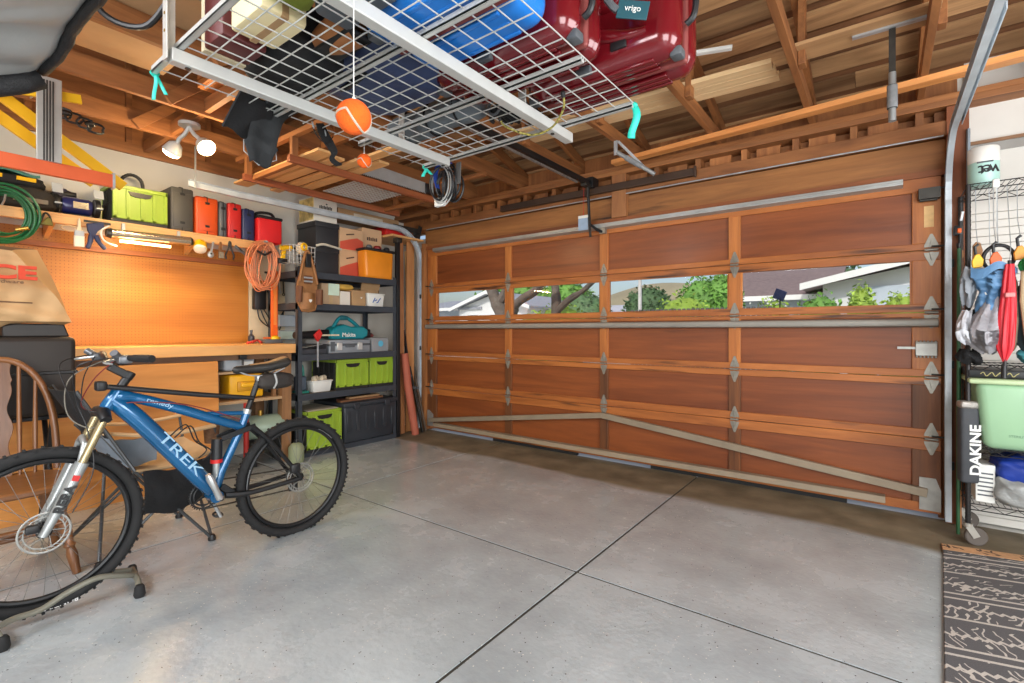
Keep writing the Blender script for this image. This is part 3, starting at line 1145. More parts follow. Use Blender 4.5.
for (px_, py_) in ((-1.785, .56), (-1.125, .56), (-1.785, 1.5), (-1.125, 1.55)):
    g = G()
    g.box(px_ - .018, px_ + .018, py_ - .004, py_, RZ - .06, 2.79)
    g.box(px_ - .018, px_ - .014, py_ - .002, py_ + .03, RZ - .06, 2.79)
    p = g.put('hanging_post', POSTM, rack, bevel=.001)
    h = G()
    for k in range(10):
        h.cyl((px_, py_ - .006, RZ + .03 + .055 * k), (px_, py_ - .0035, RZ + .03 + .055 * k), .005, n=8)
    h.put('post_holes', pm('hole_brass', (150, 120, 60), .5, .4), p)


def suitcase(name, label, x0, x1, y0, y1, z0, z1, m, ribs=7, latch=True, rad=.075):
    t = thing(name, label, 'suitcase', ((x0 + x1) / 2, (y0 + y1) / 2, z0))
    ym = (y0 + y1) / 2
    G().rbox(x0, x1, y0, ym - .006, z0, z1, rad, 5).put('shell', m, t, ang=60)
    G().rbox(x0, x1, ym + .006, y1, z0, z1, rad, 5).put('shell', m, t, ang=60)
    sm = G()
    sm.rbox(x0 + .004, x1 - .004, ym - .012, ym + .012, z0 + .004, z1 - .004, .05, 4)
    sm.put('zip_band', pm('zip_band_grey', (128, 60, 56), .5, .2), t)
    rb_ = G()
    for k in range(ribs):
        yy = y0 + .045 + (y1 - y0 - .09) * k / (ribs - 1)
        if abs(yy - ym) > .012:
            rb_.rbox(x0 + .09, x1 - .09, yy - .008, yy + .008, z0 - .003, z0 + .008, .003, 2)
    for k in range(3):
        zz = z0 + .12 + .13 * k
        n = 24
        pts = [(x0 + .1 + (x1 - x0 - .2) * i / n, y0 + .002, zz + .03 * math.sin(i / n * 5 + k)) for i in range(n + 1)]
        rb_.tube(pts, [.012 + .016 * math.sin(PI * i / n) for i in range(n + 1)], 10)
    rb_.put('ribs', m, t, ang=60)
    for s, xx in ((0, x0 + .02), (1, x1 - .02)):
        w = G()
        w.rbox(xx - .02, xx + .02, y0 + .05, y0 + .1, z0 - .003, z0 + .03, .008, 2)
        w.put('corner_guard', GREYP, t)
    if latch:
        G().rbox(x1 - .23, x1 - .17, y0 - .008, y0 + .01, z0 + .055, z0 + .085, .004, 2).put('lock', BLACKP, t)
        G().rbox((x0 + x1) / 2 - .06, (x0 + x1) / 2 - .0, y0 - .004, y0 + .02, z0 + .012, z0 + .04, .004, 2).put('lock_plate', GREYP, t)
        h = G()
        h.tube(smooth_path([(x1 + .002, ym - .04, z1 - .40), (x1 + .03, ym - .04, z1 - .37), (x1 + .035, ym - .04, z1 - .25), (x1 + .002, ym - .04, z1 - .2)], 5), .011, 8)
        h.put('side_handle', BLACKP, t)
    return t


WINE = pm('wine_red_shell', (104, 16, 24), .16, .1, .12, 4, coat=.5)
BLUES = pm('blue_shell', (28, 118, 204), .32, 0, .1, 4)
suitcase('suitcase', 'glossy wine red suitcase at the platform front corner, overhanging its right end', -1.15, -.53, 1.575, 1.85, 2.165, 2.68, WINE, 7)
s1 = suitcase('suitcase', 'wine red hard suitcase with grey luggage tag between the blue case and larger red one', -1.38, -.76, 1.285, 1.55, 2.165, 2.64, WINE, 7)
suitcase('suitcase', 'bright blue plastic case lying on the wire platform', -1.30, -.80, .90, 1.26, 2.165, 2.60, BLUES, 6, False, .06)
lt_ = thing('luggage_tag', 'dark teal luggage tag with white print beside the wine red suitcases', 'tag', (-.66, 1.5, 2.30))
TAGT = pm('tag_teal', (24, 74, 84), .5, 0, .05, 10)
G().obox((-.645, 1.50, 2.285), (.1, .006, .06), (0, R(12), R(25))).put('card', TAGT, lt_, bevel=.002)
G().tube([(-.72, 1.46, 2.33), (-.70, 1.47, 2.30), (-.69, 1.478, 2.29)], .012, 6).put('strap', GREYP, lt_)
lettering('vrigo', 'lettering', WHITEP, lt_, (-.643, 1.4955, 2.287), (math.cos(R(25)) * math.cos(R(12)), math.sin(R(25)), -math.sin(R(12))), (.19, 0.02, .98), .026, .002)


def soft_bag(name, label, c, r, m, cat='bag', wr=.06, seed=1, pw=.55, parent=None, group=None):
    """slouched cloth bag: super-ellipsoid with folds"""
    rnd = random.Random(seed)
    ph = [rnd.uniform(0, 6.28) for _ in range(8)]
    fr = [rnd.uniform(3, 9) for _ in range(8)]

    def sp(a):
        return math.copysign(abs(a) ** pw, a)

    def fn(u, v):
        th = PI * v
        p = 2 * PI * u
        d = Vector((sp(math.sin(th)) * sp(math.cos(p)), sp(math.sin(th)) * sp(math.sin(p)), sp(math.cos(th))))
        k = 1 + wr * (math.sin(fr[0] * d.x + ph[0]) * math.sin(fr[1] * d.y + ph[1]) + math.sin(fr[2] * d.z * 1.3 + fr[3] * d.x + ph[2])
                      + .6 * math.sin(fr[4] * 2.3 * d.y + fr[5] * d.z + ph[3]))
        return (c[0] + r[0] * d.x * k, c[1] + r[1] * d.y * k, c[2] + r[2] * d.z * (1 if d.z < -.5 else k))
    g = G().surf(fn, 40, 24)
    o = g.put(name, m, parent, ang=180, clean=True)
    if label:
        tag(o, label, cat, group)
    return o


NAVYF = pm('navy_nylon', (44, 58, 92), .45, 0, .3, 7, .2)
nb = thing('duffel_bag', 'navy nylon duffel bag on the wire platform left of the blue case', 'bag', (-1.58, 1.25, 2.165))
soft_bag('body', None, (-1.56, 1.22, 2.29), (.24, .21, .128), NAVYF, wr=.035, seed=3, parent=nb)
g = G()
g.tube(smooth_path([(-1.72, 1.15, 2.29), (-1.66, 1.10, 2.175), (-1.5, 1.08, 2.17), (-1.4, 1.15, 2.3)], 6), .012, 6)
g.put('strap', BLACKF, nb)
bb = thing('duffel_bag', 'large black cloth bag with flap, slumped near the platform rear edge', 'bag', (-1.7, .95, 2.165))
soft_bag('body', None, (-1.72, .96, 2.27), (.2, .15, .108), BLACKF, wr=.04, seed=5, parent=bb)
# drooping strap panels below the rack edge
g = G()


def droop(pts, w, th=.006):
    P = [Vector(p) for p in smooth_path(pts, 5)]
    return P


FLAPM = pm('grey_black_webbing', (34, 36, 38), .8, 0, .2, 12, .2)
FP = smooth_path([(-1.93, 1.03, 2.16), (-2.03, 1.01, 2.14), (-2.06, 1.0, 2.08), (-2.05, .985, 2.03), (-2.055, .98, 1.99), (-2.04, .97, 1.93)], 5)
g = G()
g.surf(lambda u, v: tuple(Vector(FP[min(int(u * (len(FP) - 1)), len(FP) - 1)]) + Vector((.005 * math.sin(v * 9), (v - .5) * (.12 if u < .7 else .12 * (1.35 - u) / .65 + .02), .01 * math.sin(6 * v)))), 24, 8, .01)
g.put('hanging_strap', FLAPM, bb, ang=80)
g = G()
g.surf(lambda u, v: (-1.95 - .17 * u - .03 * v, .86 + .16 * v, 2.165 - .10 * u * (1 - .3 * v) - .045 * v * u + .01 * math.sin(9 * v)), 12, 8, .008)
g.put('flap', BLACKF, bb, ang=80)
g = G()
e = [(-2.075, .915, 2.155), (-2.09, .93, 2.03), (-2.08, .93, 1.985)]
g.tube([(-2.07, .92, 2.02), (-2.07, 1.05, 2.02), (-2.06, 1.05, 1.97), (-2.05, .97, 1.925), (-2.07, .92, 1.975), (-2.07, .92, 2.02)], .0025, 5)
g.put('reflective_piping', pm('grey_piping', (150, 150, 148), .5), bb)
wb = thing('paper_carton', 'cream white carton seen through the wire mesh near the rear post', 'box', (-1.49, .74, 2.165))
g = G().rbox(-1.60, -1.40, .67, .81, 2.165, 2.42, .012, 2, M=None)
g.put('body', pm('cream_carton', (240, 224, 178), .6, 0, .05, 4), wb)
G().box(-1.602, -1.398, .73, .75, 2.163, 2.421).put('tape', CARD, wb)
mb = thing('maroon_case', 'maroon box with pale side standing at the rear left of the platform', 'box', (-1.68, .72, 2.165))
G().rbox(-1.77, -1.63, .66, .80, 2.165, 2.40, .01, 2).put('body', pm('maroon', (92, 34, 34), .5, 0, .15, 5), mb)
G().box(-1.80, -1.772, .665, .795, 2.165, 2.38).put('pale_side', pm('cream_carton2', (232, 220, 186), .6, 0, .05, 4), mb)
lg = soft_bag('green_pouch', 'olive green pouch beside the cream carton on the platform', (-1.31, .72, 2.24), (.07, .06, .075), pm('olive_cloth', (116, 128, 40), .8, 0, .2, 8), 'pouch', seed=9)
gc = thing('hard_case', 'grey hard case on the platform behind the blue case', 'case', (-1.21, .84, 2.165))
G().rbox(-1.32, -1.08, .78, .90, 2.165, 2.40, .015, 3).put('body', pm('slate_case', (84, 92, 100), .5, 0, .1, 5), gc)
g = G()
for k in range(4):
    g.box(-1.31 + .06 * k, -1.26 + .06 * k, .776, .79, 2.19, 2.38)
g.put('ribs', pm('slate_case', (84, 92, 100)), gc, bevel=.003)
for k in range(2):
    G().rbox(-1.27 + .12 * k, -1.24 + .12 * k, .77, .785, 2.37, 2.40, .003, 2).put('latch', BLACKP, gc)
tan = thing('leather_boot', 'tan leather boot lying among the bags on the wire platform', 'boot', (-1.43, .95, 2.165))
g = G()
g.surf(lambda u, v: (-1.50 + .19 * u, .93 + (.05 + .012 * math.sin(3 * u)) * math.cos(2 * PI * v), 2.212 + (.045 + .025 * u) * math.sin(2 * PI * v)), 12, 16)
g.put('upper', pm('tan_leather', (150, 96, 54), .5, 0, .2, 8), tan, ang=180)
G().rbox(-1.51, -1.30, .885, .975, 2.163, 2.178, .006, 2).put('sole', RUBBER, tan)
tn = thing('tent_bag', 'long grey rolled tent bag along the platform end near the coiled leads', 'bag', (-1.66, 1.6, 2.165))
g = G()
g.tube(smooth_path([(-1.97, 1.60, 2.235), (-1.8, 1.62, 2.24), (-1.55, 1.60, 2.238), (-1.38, 1.62, 2.24)], 6), [.05, .06, .066, .07, .07, .07, .068, .07, .07, .07, .07, .068, .068, .07, .07, .068, .066, .06, .045], 14)
g.put('roll', pm('grey_nylon', (96, 104, 110), .55, 0, .25, 7, .2), tn, ang=180)
for xx in (-1.85, -1.68, -1.5):
    G().ring((xx, 1.61, 2.237), (1, .05, 0), .072, .006, 28, 6).put('strap', BLACKF, tn)
for (i, (cx_, cy_)) in enumerate(((-1.30, 1.63), (-1.21, 1.70))):
    s_ = thing('work_glove', ('black work glove lying on the mesh beside the grey tent bag', 'black work glove on the mesh in front of the red suitcase')[i], 'glove', (cx_, cy_, 2.16), rz=.4 * i)
    g = G().ball((cx_, cy_, 2.182), (.05, .045, .024), 12, 8)
    for k in range(4):
        g.tube([(cx_ - .03 + .02 * k, cy_ + .03, 2.18), (cx_ - .036 + .024 * k, cy_ + .075, 2.172), (cx_ - .038 + .025 * k, cy_ + .1, 2.168)], [.012, .011, .008], 8)
    g.tube([(cx_ - .04, cy_, 2.18), (cx_ - .07, cy_ + .025, 2.17), (cx_ - .075, cy_ + .045, 2.168)], [.013, .011, .008], 8)
    g.put('glove_body', BLACKF, s_, ang=70)
    G().ring((cx_, cy_ - .04, 2.182), (0, 1, 0), .03, .006, 20, 6, 1).put('cuff', GREYP, s_)

# things hanging from the platform
ck = thing('bungee_cord', 'yellow and black bungee cord looped under the platform front', 'cord', (-1.0, 1.7, 2.06))
P = smooth_path([(-1.28, 1.60, 2.135), (-1.26, 1.62, 2.10), (-1.16, 1.66, 2.055), (-1.06, 1.66, 2.06), (-.98, 1.62, 2.10), (-.96, 1.58, 2.145)], 10)
G().tube(P, .0042, 8).put('cord', pm('bungee_weave', (150, 140, 70), .7, 0, .9, 90), ck)
G().tube(P[:5], .009, 8).put('hook', BLACKP, ck)
G().tube(P[-5:], .009, 8).put('hook', BLACKP, ck)
cb = thing('extension_lead', 'black coiled extension leads with white plug hanging at the platform corner', 'cable', (-1.9, 1.93, 1.97))
g = G()
rn = random.Random(4)
for k in range(8):
    cx_, cz_ = rn.uniform(-.02, .03), rn.uniform(-.02, .02)
    r_ = rn.uniform(.055, .09)
    th = rn.uniform(-.5, .5)
    pts = [(-1.915 + cx_ + r_ * .75 * math.cos(a) * math.cos(th), 1.93 + r_ * math.cos(a) * math.sin(th) + .012 * k - .04, 2.055 + cz_ + r_ * 1.05 * math.sin(a)) for a in [2 * PI * i / 26 for i in range(26)]]
    g.tube(pts, .0065, 6, True)
g.put('coil', BLACKP, cb)
g = G()
for k in range(3):
    r_ = .095 + .01 * k
    g.tube([(-1.94 + r_ * .7 * math.cos(a), 1.90 + .01 * k, 2.05 + r_ * math.sin(a)) for a in [2 * PI * i / 30 for i in range(30)]], .004, 6, True)
g.put('coil', pm('grey_lead', (170, 170, 166), .5), cb)
G().rbox(-2.0, -1.93, 1.91, 1.94, 1.935, 1.985, .008, 2).put('plug', WHITEP, cb)
g = G()
g.surf(lambda u, v: (-1.96 + .10 * u - .06 * math.sin(PI * u) + .0 * v, 1.885 + .03 * v, 2.03 + .13 * math.sin(PI * u * .6)), 14, 3, .004)
g.put('tie_strap', pm('blue_strap', (34, 66, 150), .6), cb)
g = G()
g.surf(lambda u, v: (-1.855 + .035 * v, 1.935 + .008 * u, 2.10 - .06 + .12 * u), 6, 3, .005)
g.put('hanging_loop', pm('grey_web', (100, 98, 96), .7), cb)


def ribbon(label, x, y, z, l1, l2, w, dx=.03):
    t = thing('marking_ribbon', label, 'ribbon', (x, y, z - l1), None)
    g = G()
    g.surf(lambda u, v: (x + .012 * math.sin(5 * u) + (v - .5) * w * .8, y + (v - .5) * w * .6, z - l1 * u), 12, 2, .001)
    if l2:
        g.surf(lambda u, v: (x + dx * u + (v - .5) * w * .7, y + dx * u * .8 + (v - .5) * w * .6, z - l2 * u), 12, 2, .001)
    g.put('tail', TEALT, t, ang=180)
    G().ball((x, y, z), (.014, .014, .012), 10, 8, .15).put('knot', TEALT, t)
    return t


ribbon('teal ribbon tied at the platform corner above the floodlights', -2.02, .60, 2.14, .09, .075, .014)
ribbon('small teal ribbon tied to the platform edge near the coiled leads', -2.0, 1.84, 2.14, .05, .04, .02)
ribbon('broad teal ribbon hanging from the platform corner under the wine red suitcases', -.79, 1.85, 2.145, .13, 0, .03)


def tennis_ball(label, c, r, ztop):
    t = thing('tennis_ball', label, 'ball', (c[0], c[1], c[2] - r))
    G().ball(c, r, 32, 20).put('felt', pm('orange_felt', (238, 98, 22), .95, 0, .12, 60, .3), t, ang=180)
    sm = []
    for i in range(64):
        a = 2 * PI * i / 64
        # classic seam curve
        v = Vector((math.cos(a) + .44 * math.cos(3 * a) * -.5, math.sin(a) + .44 * math.sin(3 * a) * .5, 1.15 * math.sin(2 * a) * .8)).normalized()
        v = Matrix.Rotation(R(65), 3, 'Z') @ (Matrix.Rotation(R(40), 3, 'X') @ v)
        sm.append(Vector(c) + v * r * .995)
    G().tube(sm, r * .07, 6, True).put('seam', pm('seam_grey', (190, 176, 158), .8), t)
    G().tube([(c[0], c[1], c[2] + r), (c[0], c[1], ztop)], .0011, 6).put('string', WHITEP, t)
    G().ball((c[0], c[1], c[2] + r * 1.05), (.004, .004, .006), 8, 6).put('string_knot', WHITEP, t)


tennis_ball('large orange tennis ball hanging on a string before the platform', (-.816, .567, 1.655), .033, 2.79)
tennis_ball('small looking orange tennis ball hanging farther back by the wooden hanging rack', (-1.947, 1.41, 2.043), .033, 2.146)

# hanging pipes
pp = thing('hanging_pipe', 'grey padded pipe bracket hanging from the strip beside the right rafter', 'pipe', (.045, 3.3, 2.3))
G().cyl((.045, 3.3, 2.36), (.045, 3.3, 2.62), .017, n=14).put('tube', pm('grey_pipe', (150, 152, 152), .4, .4), pp)
G().cyl((.045, 3.3, 2.43), (.045, 3.3, 2.55), .0235, n=14).put('foam_sleeve', pm('grey_foam', (128, 130, 132), .8, 0, .2, 40), pp)
for z in (2.43, 2.55):
    G().ring((.045, 3.3, z), (0, 0, 1), .0205, .003, 20, 6).put('clamp', BLACKP, pp)
G().box(.03, .06, 3.295, 3.3, 2.60, 2.868).put('strap_hanger', DARKSTEEL, pp)
G().bar((-.13, 3.29, 2.862), (.225, 3.30, 2.862), .03, .012).put('angle_strip', STEEL, pp)
p2 = thing('hanging_pipe', 'grey padded pipe bracket hanging under the teal ribbon below the platform', 'pipe', (-1.6, 3.7, 2.4))
G().cyl((-1.70, 3.64, 2.68), (-1.44, 3.78, 2.49), .017, n=12).put('tube', pm('grey_pipe', (150, 152, 152)), p2)
G().cyl((-1.64, 3.672, 2.636), (-1.53, 3.731, 2.556), .022, n=12).put('foam_sleeve', pm('grey_foam', (128, 130, 132)), p2)
G().box(-1.725, -1.695, 3.635, 3.64, 2.66, 2.778).put('strap_hanger', STEEL, p2)
G().bar((-1.50, 3.745, 2.535), (-1.70, 3.66, 2.776), .006, .02).put('strap_hanger', STEEL, p2)

# ------------------------------------------------------------------ hanging timber rack at the left
tr = thing('hanging_timber_rack', 'brown ladder shaped timber rack hung under the roof chords at left', 'rack', (-4.0, 2.7, 2.53))
RK = wood('rack_lumber', (128, 66, 38), (170, 98, 58), 'y', .55, 6, .1)
for xx in (-3.61, -4.36):
    G().box(xx - .02, xx + .02, 1.93, 3.62, 2.535, 2.59).put('rail', RK, tr, bevel=.003)
    for yy in (1.95, 3.55):
        G().box(xx - .02, xx + .02, yy, yy + .05, 2.59, 2.736).put('hanger', FRAMINGZ, tr, bevel=.002)
for yy in (1.955, 3.555):
    G().box(-4.56, -3.04, yy - .0, yy + .045, 2.735, 2.774).put('top_batten', FRAMINGX, tr, bevel=.002)
for yy in (2.0, 3.4):
    G().box(-4.36, -3.61, yy, yy + .04, 2.55, 2.588).put('crosspiece', FRAMINGX, tr, bevel=.002)
OFFC = wood('offcut_pine', (214, 158, 96), (240, 196, 136), 'x', .5, 5, .12)
OL = ['rearmost pale board laid across the hanging timber rack', 'second pale board across the hanging timber rack, a short one', 'long pale board crossing the hanging timber rack and reaching under the platform',
      'foremost pale board across the hanging timber rack']
for i, (a, b, y, w) in enumerate(((-4.75, -3.35, 2.02, .13), (-4.6, -3.4, 2.18, .1), (-4.7, -2.85, 2.33, .09), (-4.6, -3.2, 2.46, .1))):
    G().box(a, b, y, y + w, 2.592, 2.612).put('timber_offcut', OFFC, bevel=.002, label=OL[i], cat='board', group='boards on the hanging rack')
gp = G()
for k in range(16):
    gp.bar((-4.3 + .04 * k, 2.66, 2.596), (-4.3 + .04 * k, 3.2, 2.596), .012, .006)
    if k < 13:
        gp.bar((-4.32, 2.66 + .043 * k, 2.6), (-3.68, 2.66 + .043 * k, 2.6), .01, .006)
gp.put('vent_grille', WHITEM, label='white louvred grille panel lying on the hanging timber rack', cat='grille')
sw = thing('hand_saw', 'long pale toothed saw blade lying on the hanging timber rack', 'saw', (-3.5, 3.0, 2.6))
g = G()
poly = [(2.62, 2.60), (3.35, 2.60)] + [(3.35 - .02 * i, 2.672 if i % 2 else 2.682) for i in range(37)]
g.prism([(2.5, 2.605), (3.35, 2.605), (3.35, 2.70), (2.5, 2.72)], 'x', -3.585, -3.58)
for i in range(40):
    g.prism([(2.52 + .02 * i, 2.606), (2.54 + .02 * i, 2.606), (2.53 + .02 * i, 2.594)], 'x', -3.585, -3.58)
g.put('blade', pm('saw_steel', (196, 198, 196), .35, .5), sw)
G().rbox(-3.60, -3.565, 3.3, 3.42, 2.60, 2.70, .012, 2).put('handle', BLACKP, sw)
lbx = thing('flat_carton', 'long flat beige carton on the wall top behind the left track', 'box', (-4.7, 3.4, 2.5))
G().rbox(-5.05, -4.75, 3.1, 3.95, 2.50, 2.60, .006, 1).put('body', CARD, lbx)
G().box(-4.749, -4.748, 3.3, 3.7, 2.53, 2.57).put('printed_label', pm('pale_label', (206, 196, 176), .7), lbx)
rdc = thing('red_tool_case', 'red metal case on the rack corner beside the cable pulley', 'case', (-4.85, 3.9, 2.4))
G().rbox(-5.1, -4.7, 3.72, 4.1, 2.39, 2.49, .01, 2).put('body', REDP, rdc)
G().box(-5.1, -4.7, 3.71, 4.11, 2.49, 2.498).put('lid', pm('dark_red', (130, 26, 28), .45), rdc)
G().box(-5.14, -4.58, 3.70, 4.2, 2.36, 2.385).put('corner_shelf', PINE, label='narrow board shelf in the corner under the red metal case', cat='shelf', bevel=.002)

# ------------------------------------------------------------------ floodlight under the chords
fl_ = thing('flood_light', 'white twin head floodlight fixture glowing under the left roof chords', 'light', (-4.06, 1.42, 2.55))
WB = (-4.06, 1.42)
G().lathe([(.0, .0), (.07, .0), (.07, .022), (.03, .032), (.0, .032)], (WB[0], WB[1], 2.745), (0, 0, 1), 24).put('canopy_plate', WHITEM, fl_)
for (dx, dy) in ((-.09, -.05), (.07, .05)):
    g = G()
    g.tube(smooth_path([(WB[0], WB[1], 2.745), (WB[0] + dx * .4, WB[1] + dy * .4, 2.69), (WB[0] + dx * .8, WB[1] + dy * .8, 2.66), (WB[0] + dx, WB[1] + dy, 2.62)], 5), .014, 10)
    a = g.put('arm', WHITEM, fl_)
    ax = Vector((dx * 2.4 + .06, dy * 1.2, -.22)).normalized()
    c0 = Vector((WB[0] + dx, WB[1] + dy, 2.635))
    h = G().lathe([(.02, 0), (.045, .02), (.062, .07), (.064, .085)], c0, ax, 24)
    hd_ = h.put('lamp_head', WHITEM, fl_)
    cc = c0 + ax * .086
    G().lathe([(.0, .0), (.058, .0), (.05, .018), (.03, .028), (0, .031)], cc, ax, 24).put('bulb', pm('lit_bulb', (255, 228, 180), .4, emit=30, ecol=(255, 222, 168)), hd_)
    lamp('flood_bulb', 'POINT', cc + ax * .07, None, 14, (1, .74, .42), radius=.05)

# ------------------------------------------------------------------ step ladder and grey bag hung at the left
ld = thing('step_ladder', 'orange and yellow step ladder hung on its side under the chords', 'ladder', (-3.6, .5, 2.1))
ORR = pm('orange_fibreglass', (226, 104, 62), .4, 0, .08, 6)
YLR = pm('yellow_fibreglass', (240, 186, 30), .4, 0, .08, 6)
def rail(a, b, m, nm, w=.03, h=.075):
    return G().bar(a, b, w, h).put(nm, m, ld, bevel=.003)
rail((-3.42, -.5, 2.085), (-3.62, .868, 2.125), ORR, 'front_rail')
rail((-3.42, -.5, 2.62), (-3.50, .30, 2.62), ORR, 'front_rail')
G().box(-3.645, -3.60, .862, .874, 2.08, 2.17).put('rail_cap', STEEL, ld)
rail((-3.75, .95, 2.135), (-3.75, .35, 2.55), YLR, 'rear_rail', .028, .06)
rail((-3.80, .82, 2.135), (-3.80, .24, 2.52), YLR, 'rear_rail', .028, .06)
rail((-3.50, .26, 2.14), (-3.50, .26, 2.56), YLR, 'brace', .02, .045)
rail((-3.60, .72, 2.545), (-3.60, .36, 2.49), YLR, 'brace', .02, .05)
ALU = pm('aluminium_step', (190, 188, 182), .4, .6, .08, 8)
for yy in (.60, .22, -.16):
    s = G().box(-3.57, -3.55, yy - .07, yy + .03, 2.15, 2.60)
    st_ = s.put('step', ALU, ld, bevel=.002)
    q = G()
    for k in range(4):
        q.box(-3.55, -3.546, yy - .045 + .012 * k, yy - .039 + .012 * k, 2.15, 2.58)
    q.put('tread', DARKSTEEL, st_)
G().tube([(-3.49, .25, 2.63), (-3.49, .25, 2.78)], .006, 6).tube([(-3.5, -.3, 2.63), (-3.5, -.3, 2.78)], .006, 6).put('hanging_hook', DARKSTEEL, ld)

tb_ = thing('storage_bag', 'large grey cloth bag with dark zip edge hung at the top left', 'bag', (-1.4, -.1, 1.84))
GB = pm('grey_canvas', (158, 158, 156), .6, 0, .12, 4, .15)
def bag_fn(u, v):
    # long roll along u (towards -x), soft cross-section by v
    a = 2 * PI * v
    w = .34 + .02 * math.sin(9 * u)
    yy = .02 + w * math.cos(a) * 1.0 - .10 * u
    zz = 2.12 + .25 * math.sin(a) * (1 - .25 * (math.sin(a) < 0)) + .02 * math.sin(14 * v * 3.1 + 5 * u) * abs(math.sin(a)) + .012 * math.sin(40 * v + 3 * u)
    xx = -1.30 - 1.2 * u + .10 * math.sin(a)
    return (xx - .12 * math.cos(a), yy, zz)
# built as a sagging hammock-shaped sheet bundle
def sheet(u, v):
    # u across (front edge at 1), v along the length
    x = -.85 - 1.10 * v
    y = -.55 + .87 * u - .02 * v + .004 * math.sin(17 * v) * u
    sag = .10 * math.sin(PI * u) ** .7 + .05 * math.sin(PI * v) * (1 - u)
    w_ = min(1, (1 - u) * 6) * .8 + .2
    z = 2.03 - .03 * v - sag + w_ * (.020 * math.sin(15 * v + 3 * u) + .014 * math.sin(31 * v - 4 * u + 1) + .008 * math.sin(57 * v + 6 * u) * (.5 + .5 * math.sin(4 * u + 9 * v)))
    return (x, y, z)
g = G().surf(lambda u, v: sheet(u, v), 40, 120, -.05)
g.put('cover', GB, tb_, ang=180)
g = G()
g.tube([Vector(sheet(1, k / 24)) + Vector((0, .008, -.003 + .002 * math.sin(k * 2.2))) for k in range(25)], [.013 + .002 * (k % 2) for k in range(25)], 8)
g.tube([Vector(sheet(k / 24, 1)) + Vector((-.01, 0, -.02)) for k in range(25)], .03, 8)
g.surf(lambda u, v: tuple(Vector(sheet(u, 1)) + Vector((-.02 - .05 * math.sin(PI * v), 0, -.035 * v))), 24, 4, .01)
g.put('zip_edge', pm('black_zip', (30, 30, 32), .6, 0, .5, 60, .3), tb_, ang=180)
g = G()
for v_ in (.1, .85):
    p = Vector(sheet(.5, v_))
    g.tube([p, (p.x, p.y, 2.79)], .008, 6)
g.put('hanging_cord', BLACKF, tb_)

st2 = thing('buckle_strap', 'black cloth strap with metal buckles hanging from the platform rear edge', 'strap', (-2.0, 1.28, 2.0))
SPp = smooth_path([(-1.97, 1.20, 2.15), (-2.0, 1.235, 2.13), (-2.01, 1.27, 2.10), (-2.0, 1.29, 2.06), (-2.01, 1.285, 2.03), (-1.995, 1.31, 2.01)], 5)
G().surf(lambda u, v: tuple(Vector(SPp[min(int(u * (len(SPp) - 1) + .5), len(SPp) - 1)]) + Vector((0, (v - .5) * (.035 + .015 * math.sin(6 * u)), .012 * (v - .5)))), 25, 5, .01).put('webbing', BLACKF, st2, ang=80)
for k, q in enumerate(((-1.98, 1.17, 2.14), (-2.0, 1.24, 2.135))):
    G().ring(q, (.6, 1, .3), .013, .0035, 18, 6).put('buckle', STEEL, st2)
G().tube(smooth_path([(-1.98, 1.17, 2.13), (-1.99, 1.20, 2.10), (-2.0, 1.25, 2.09), (-2.0, 1.28, 2.13)], 5), .0025, 5).put('cord', BLACKP, st2)
G().box(-3.75, -2.75, .70, 1.16, 2.915, 2.93).put('ply_sheet', pm('tan_panel', (198, 160, 118), .7, 0, .1, 4), label='tan panel sheet laid across the roof chords above the ladder', cat='panel')
G().tube(smooth_path([(-2.25, .42, 2.55), (-2.3, .52, 2.42), (-2.2, .62, 2.38), (-2.05, .66, 2.45), (-1.95, .68, 2.48), (-1.80, .70, 2.5)], 6), .011, 8).put('black_cable', BLACKP, label='thick black cable looping past the platform rear post', cat='cable')

tg2 = thing('cable_tangle', 'dark tangle of cable and shiny fittings hung under the rear chord beside the ladder', 'cable', (-4.3, .75, 2.55))
g = G()
rn = random.Random(6)
for k in range(5):
    c_ = (-4.32 + .02 * k, .72 + .05 * k, 2.70 - .022 * k)
    g.tube([(c_[0] + .01 * math.sin(3 * a), c_[1] + rn.uniform(.035, .05) * math.cos(a), c_[2] + .035 * math.sin(a)) for a in [2 * PI * i / 16 for i in range(16)]], .0075, 6, True)
g.put('loops', BLACKP, tg2)
for q in ((-4.28, .78, 2.675), (-4.27, .90, 2.64)):
    G().ball(q, (.021, .032, .021), 12, 8).put('fitting', pm('dark_glass', (40, 36, 32), .15, .2), tg2)
G().tube([(-4.3, .66, 2.70), (-4.3, .64, 2.76), (-4.48, .64, 2.78)], .005, 6).put('hook', STEEL, tg2)
G().bar((-1.0, 2.95, 2.905), (-.70, 3.06, 2.905), .035, .02).put('white_molding', WHITEP, label='short white plastic molding laid across the chords right of the suitcases', cat='molding', bevel=.002)
cr8 = thing('wooden_crate', 'orange brown slatted crate stored on the roof chords above the floodlights', 'crate', (-3.5, 1.45, 2.915))
for k in range(3):
    G().box(-3.75, -3.15, 1.36, 1.375, 2.915 + .055 * k, 2.96 + .055 * k).put('slat', wood('orange_crate', (176, 100, 44), (212, 138, 70), 'x', .6), cr8, bevel=.002)
G().box(-3.75, -3.735, 1.375, 1.60, 2.915, 3.08).box(-3.165, -3.15, 1.375, 1.60, 2.915, 3.08).box(-3.75, -3.15, 1.59, 1.605, 2.915, 3.08).box(-3.75, -3.15, 1.375, 1.6, 2.912, 2.925).put('box_sides', wood('orange_crate', (176, 100, 44), (212, 138, 70)), cr8)

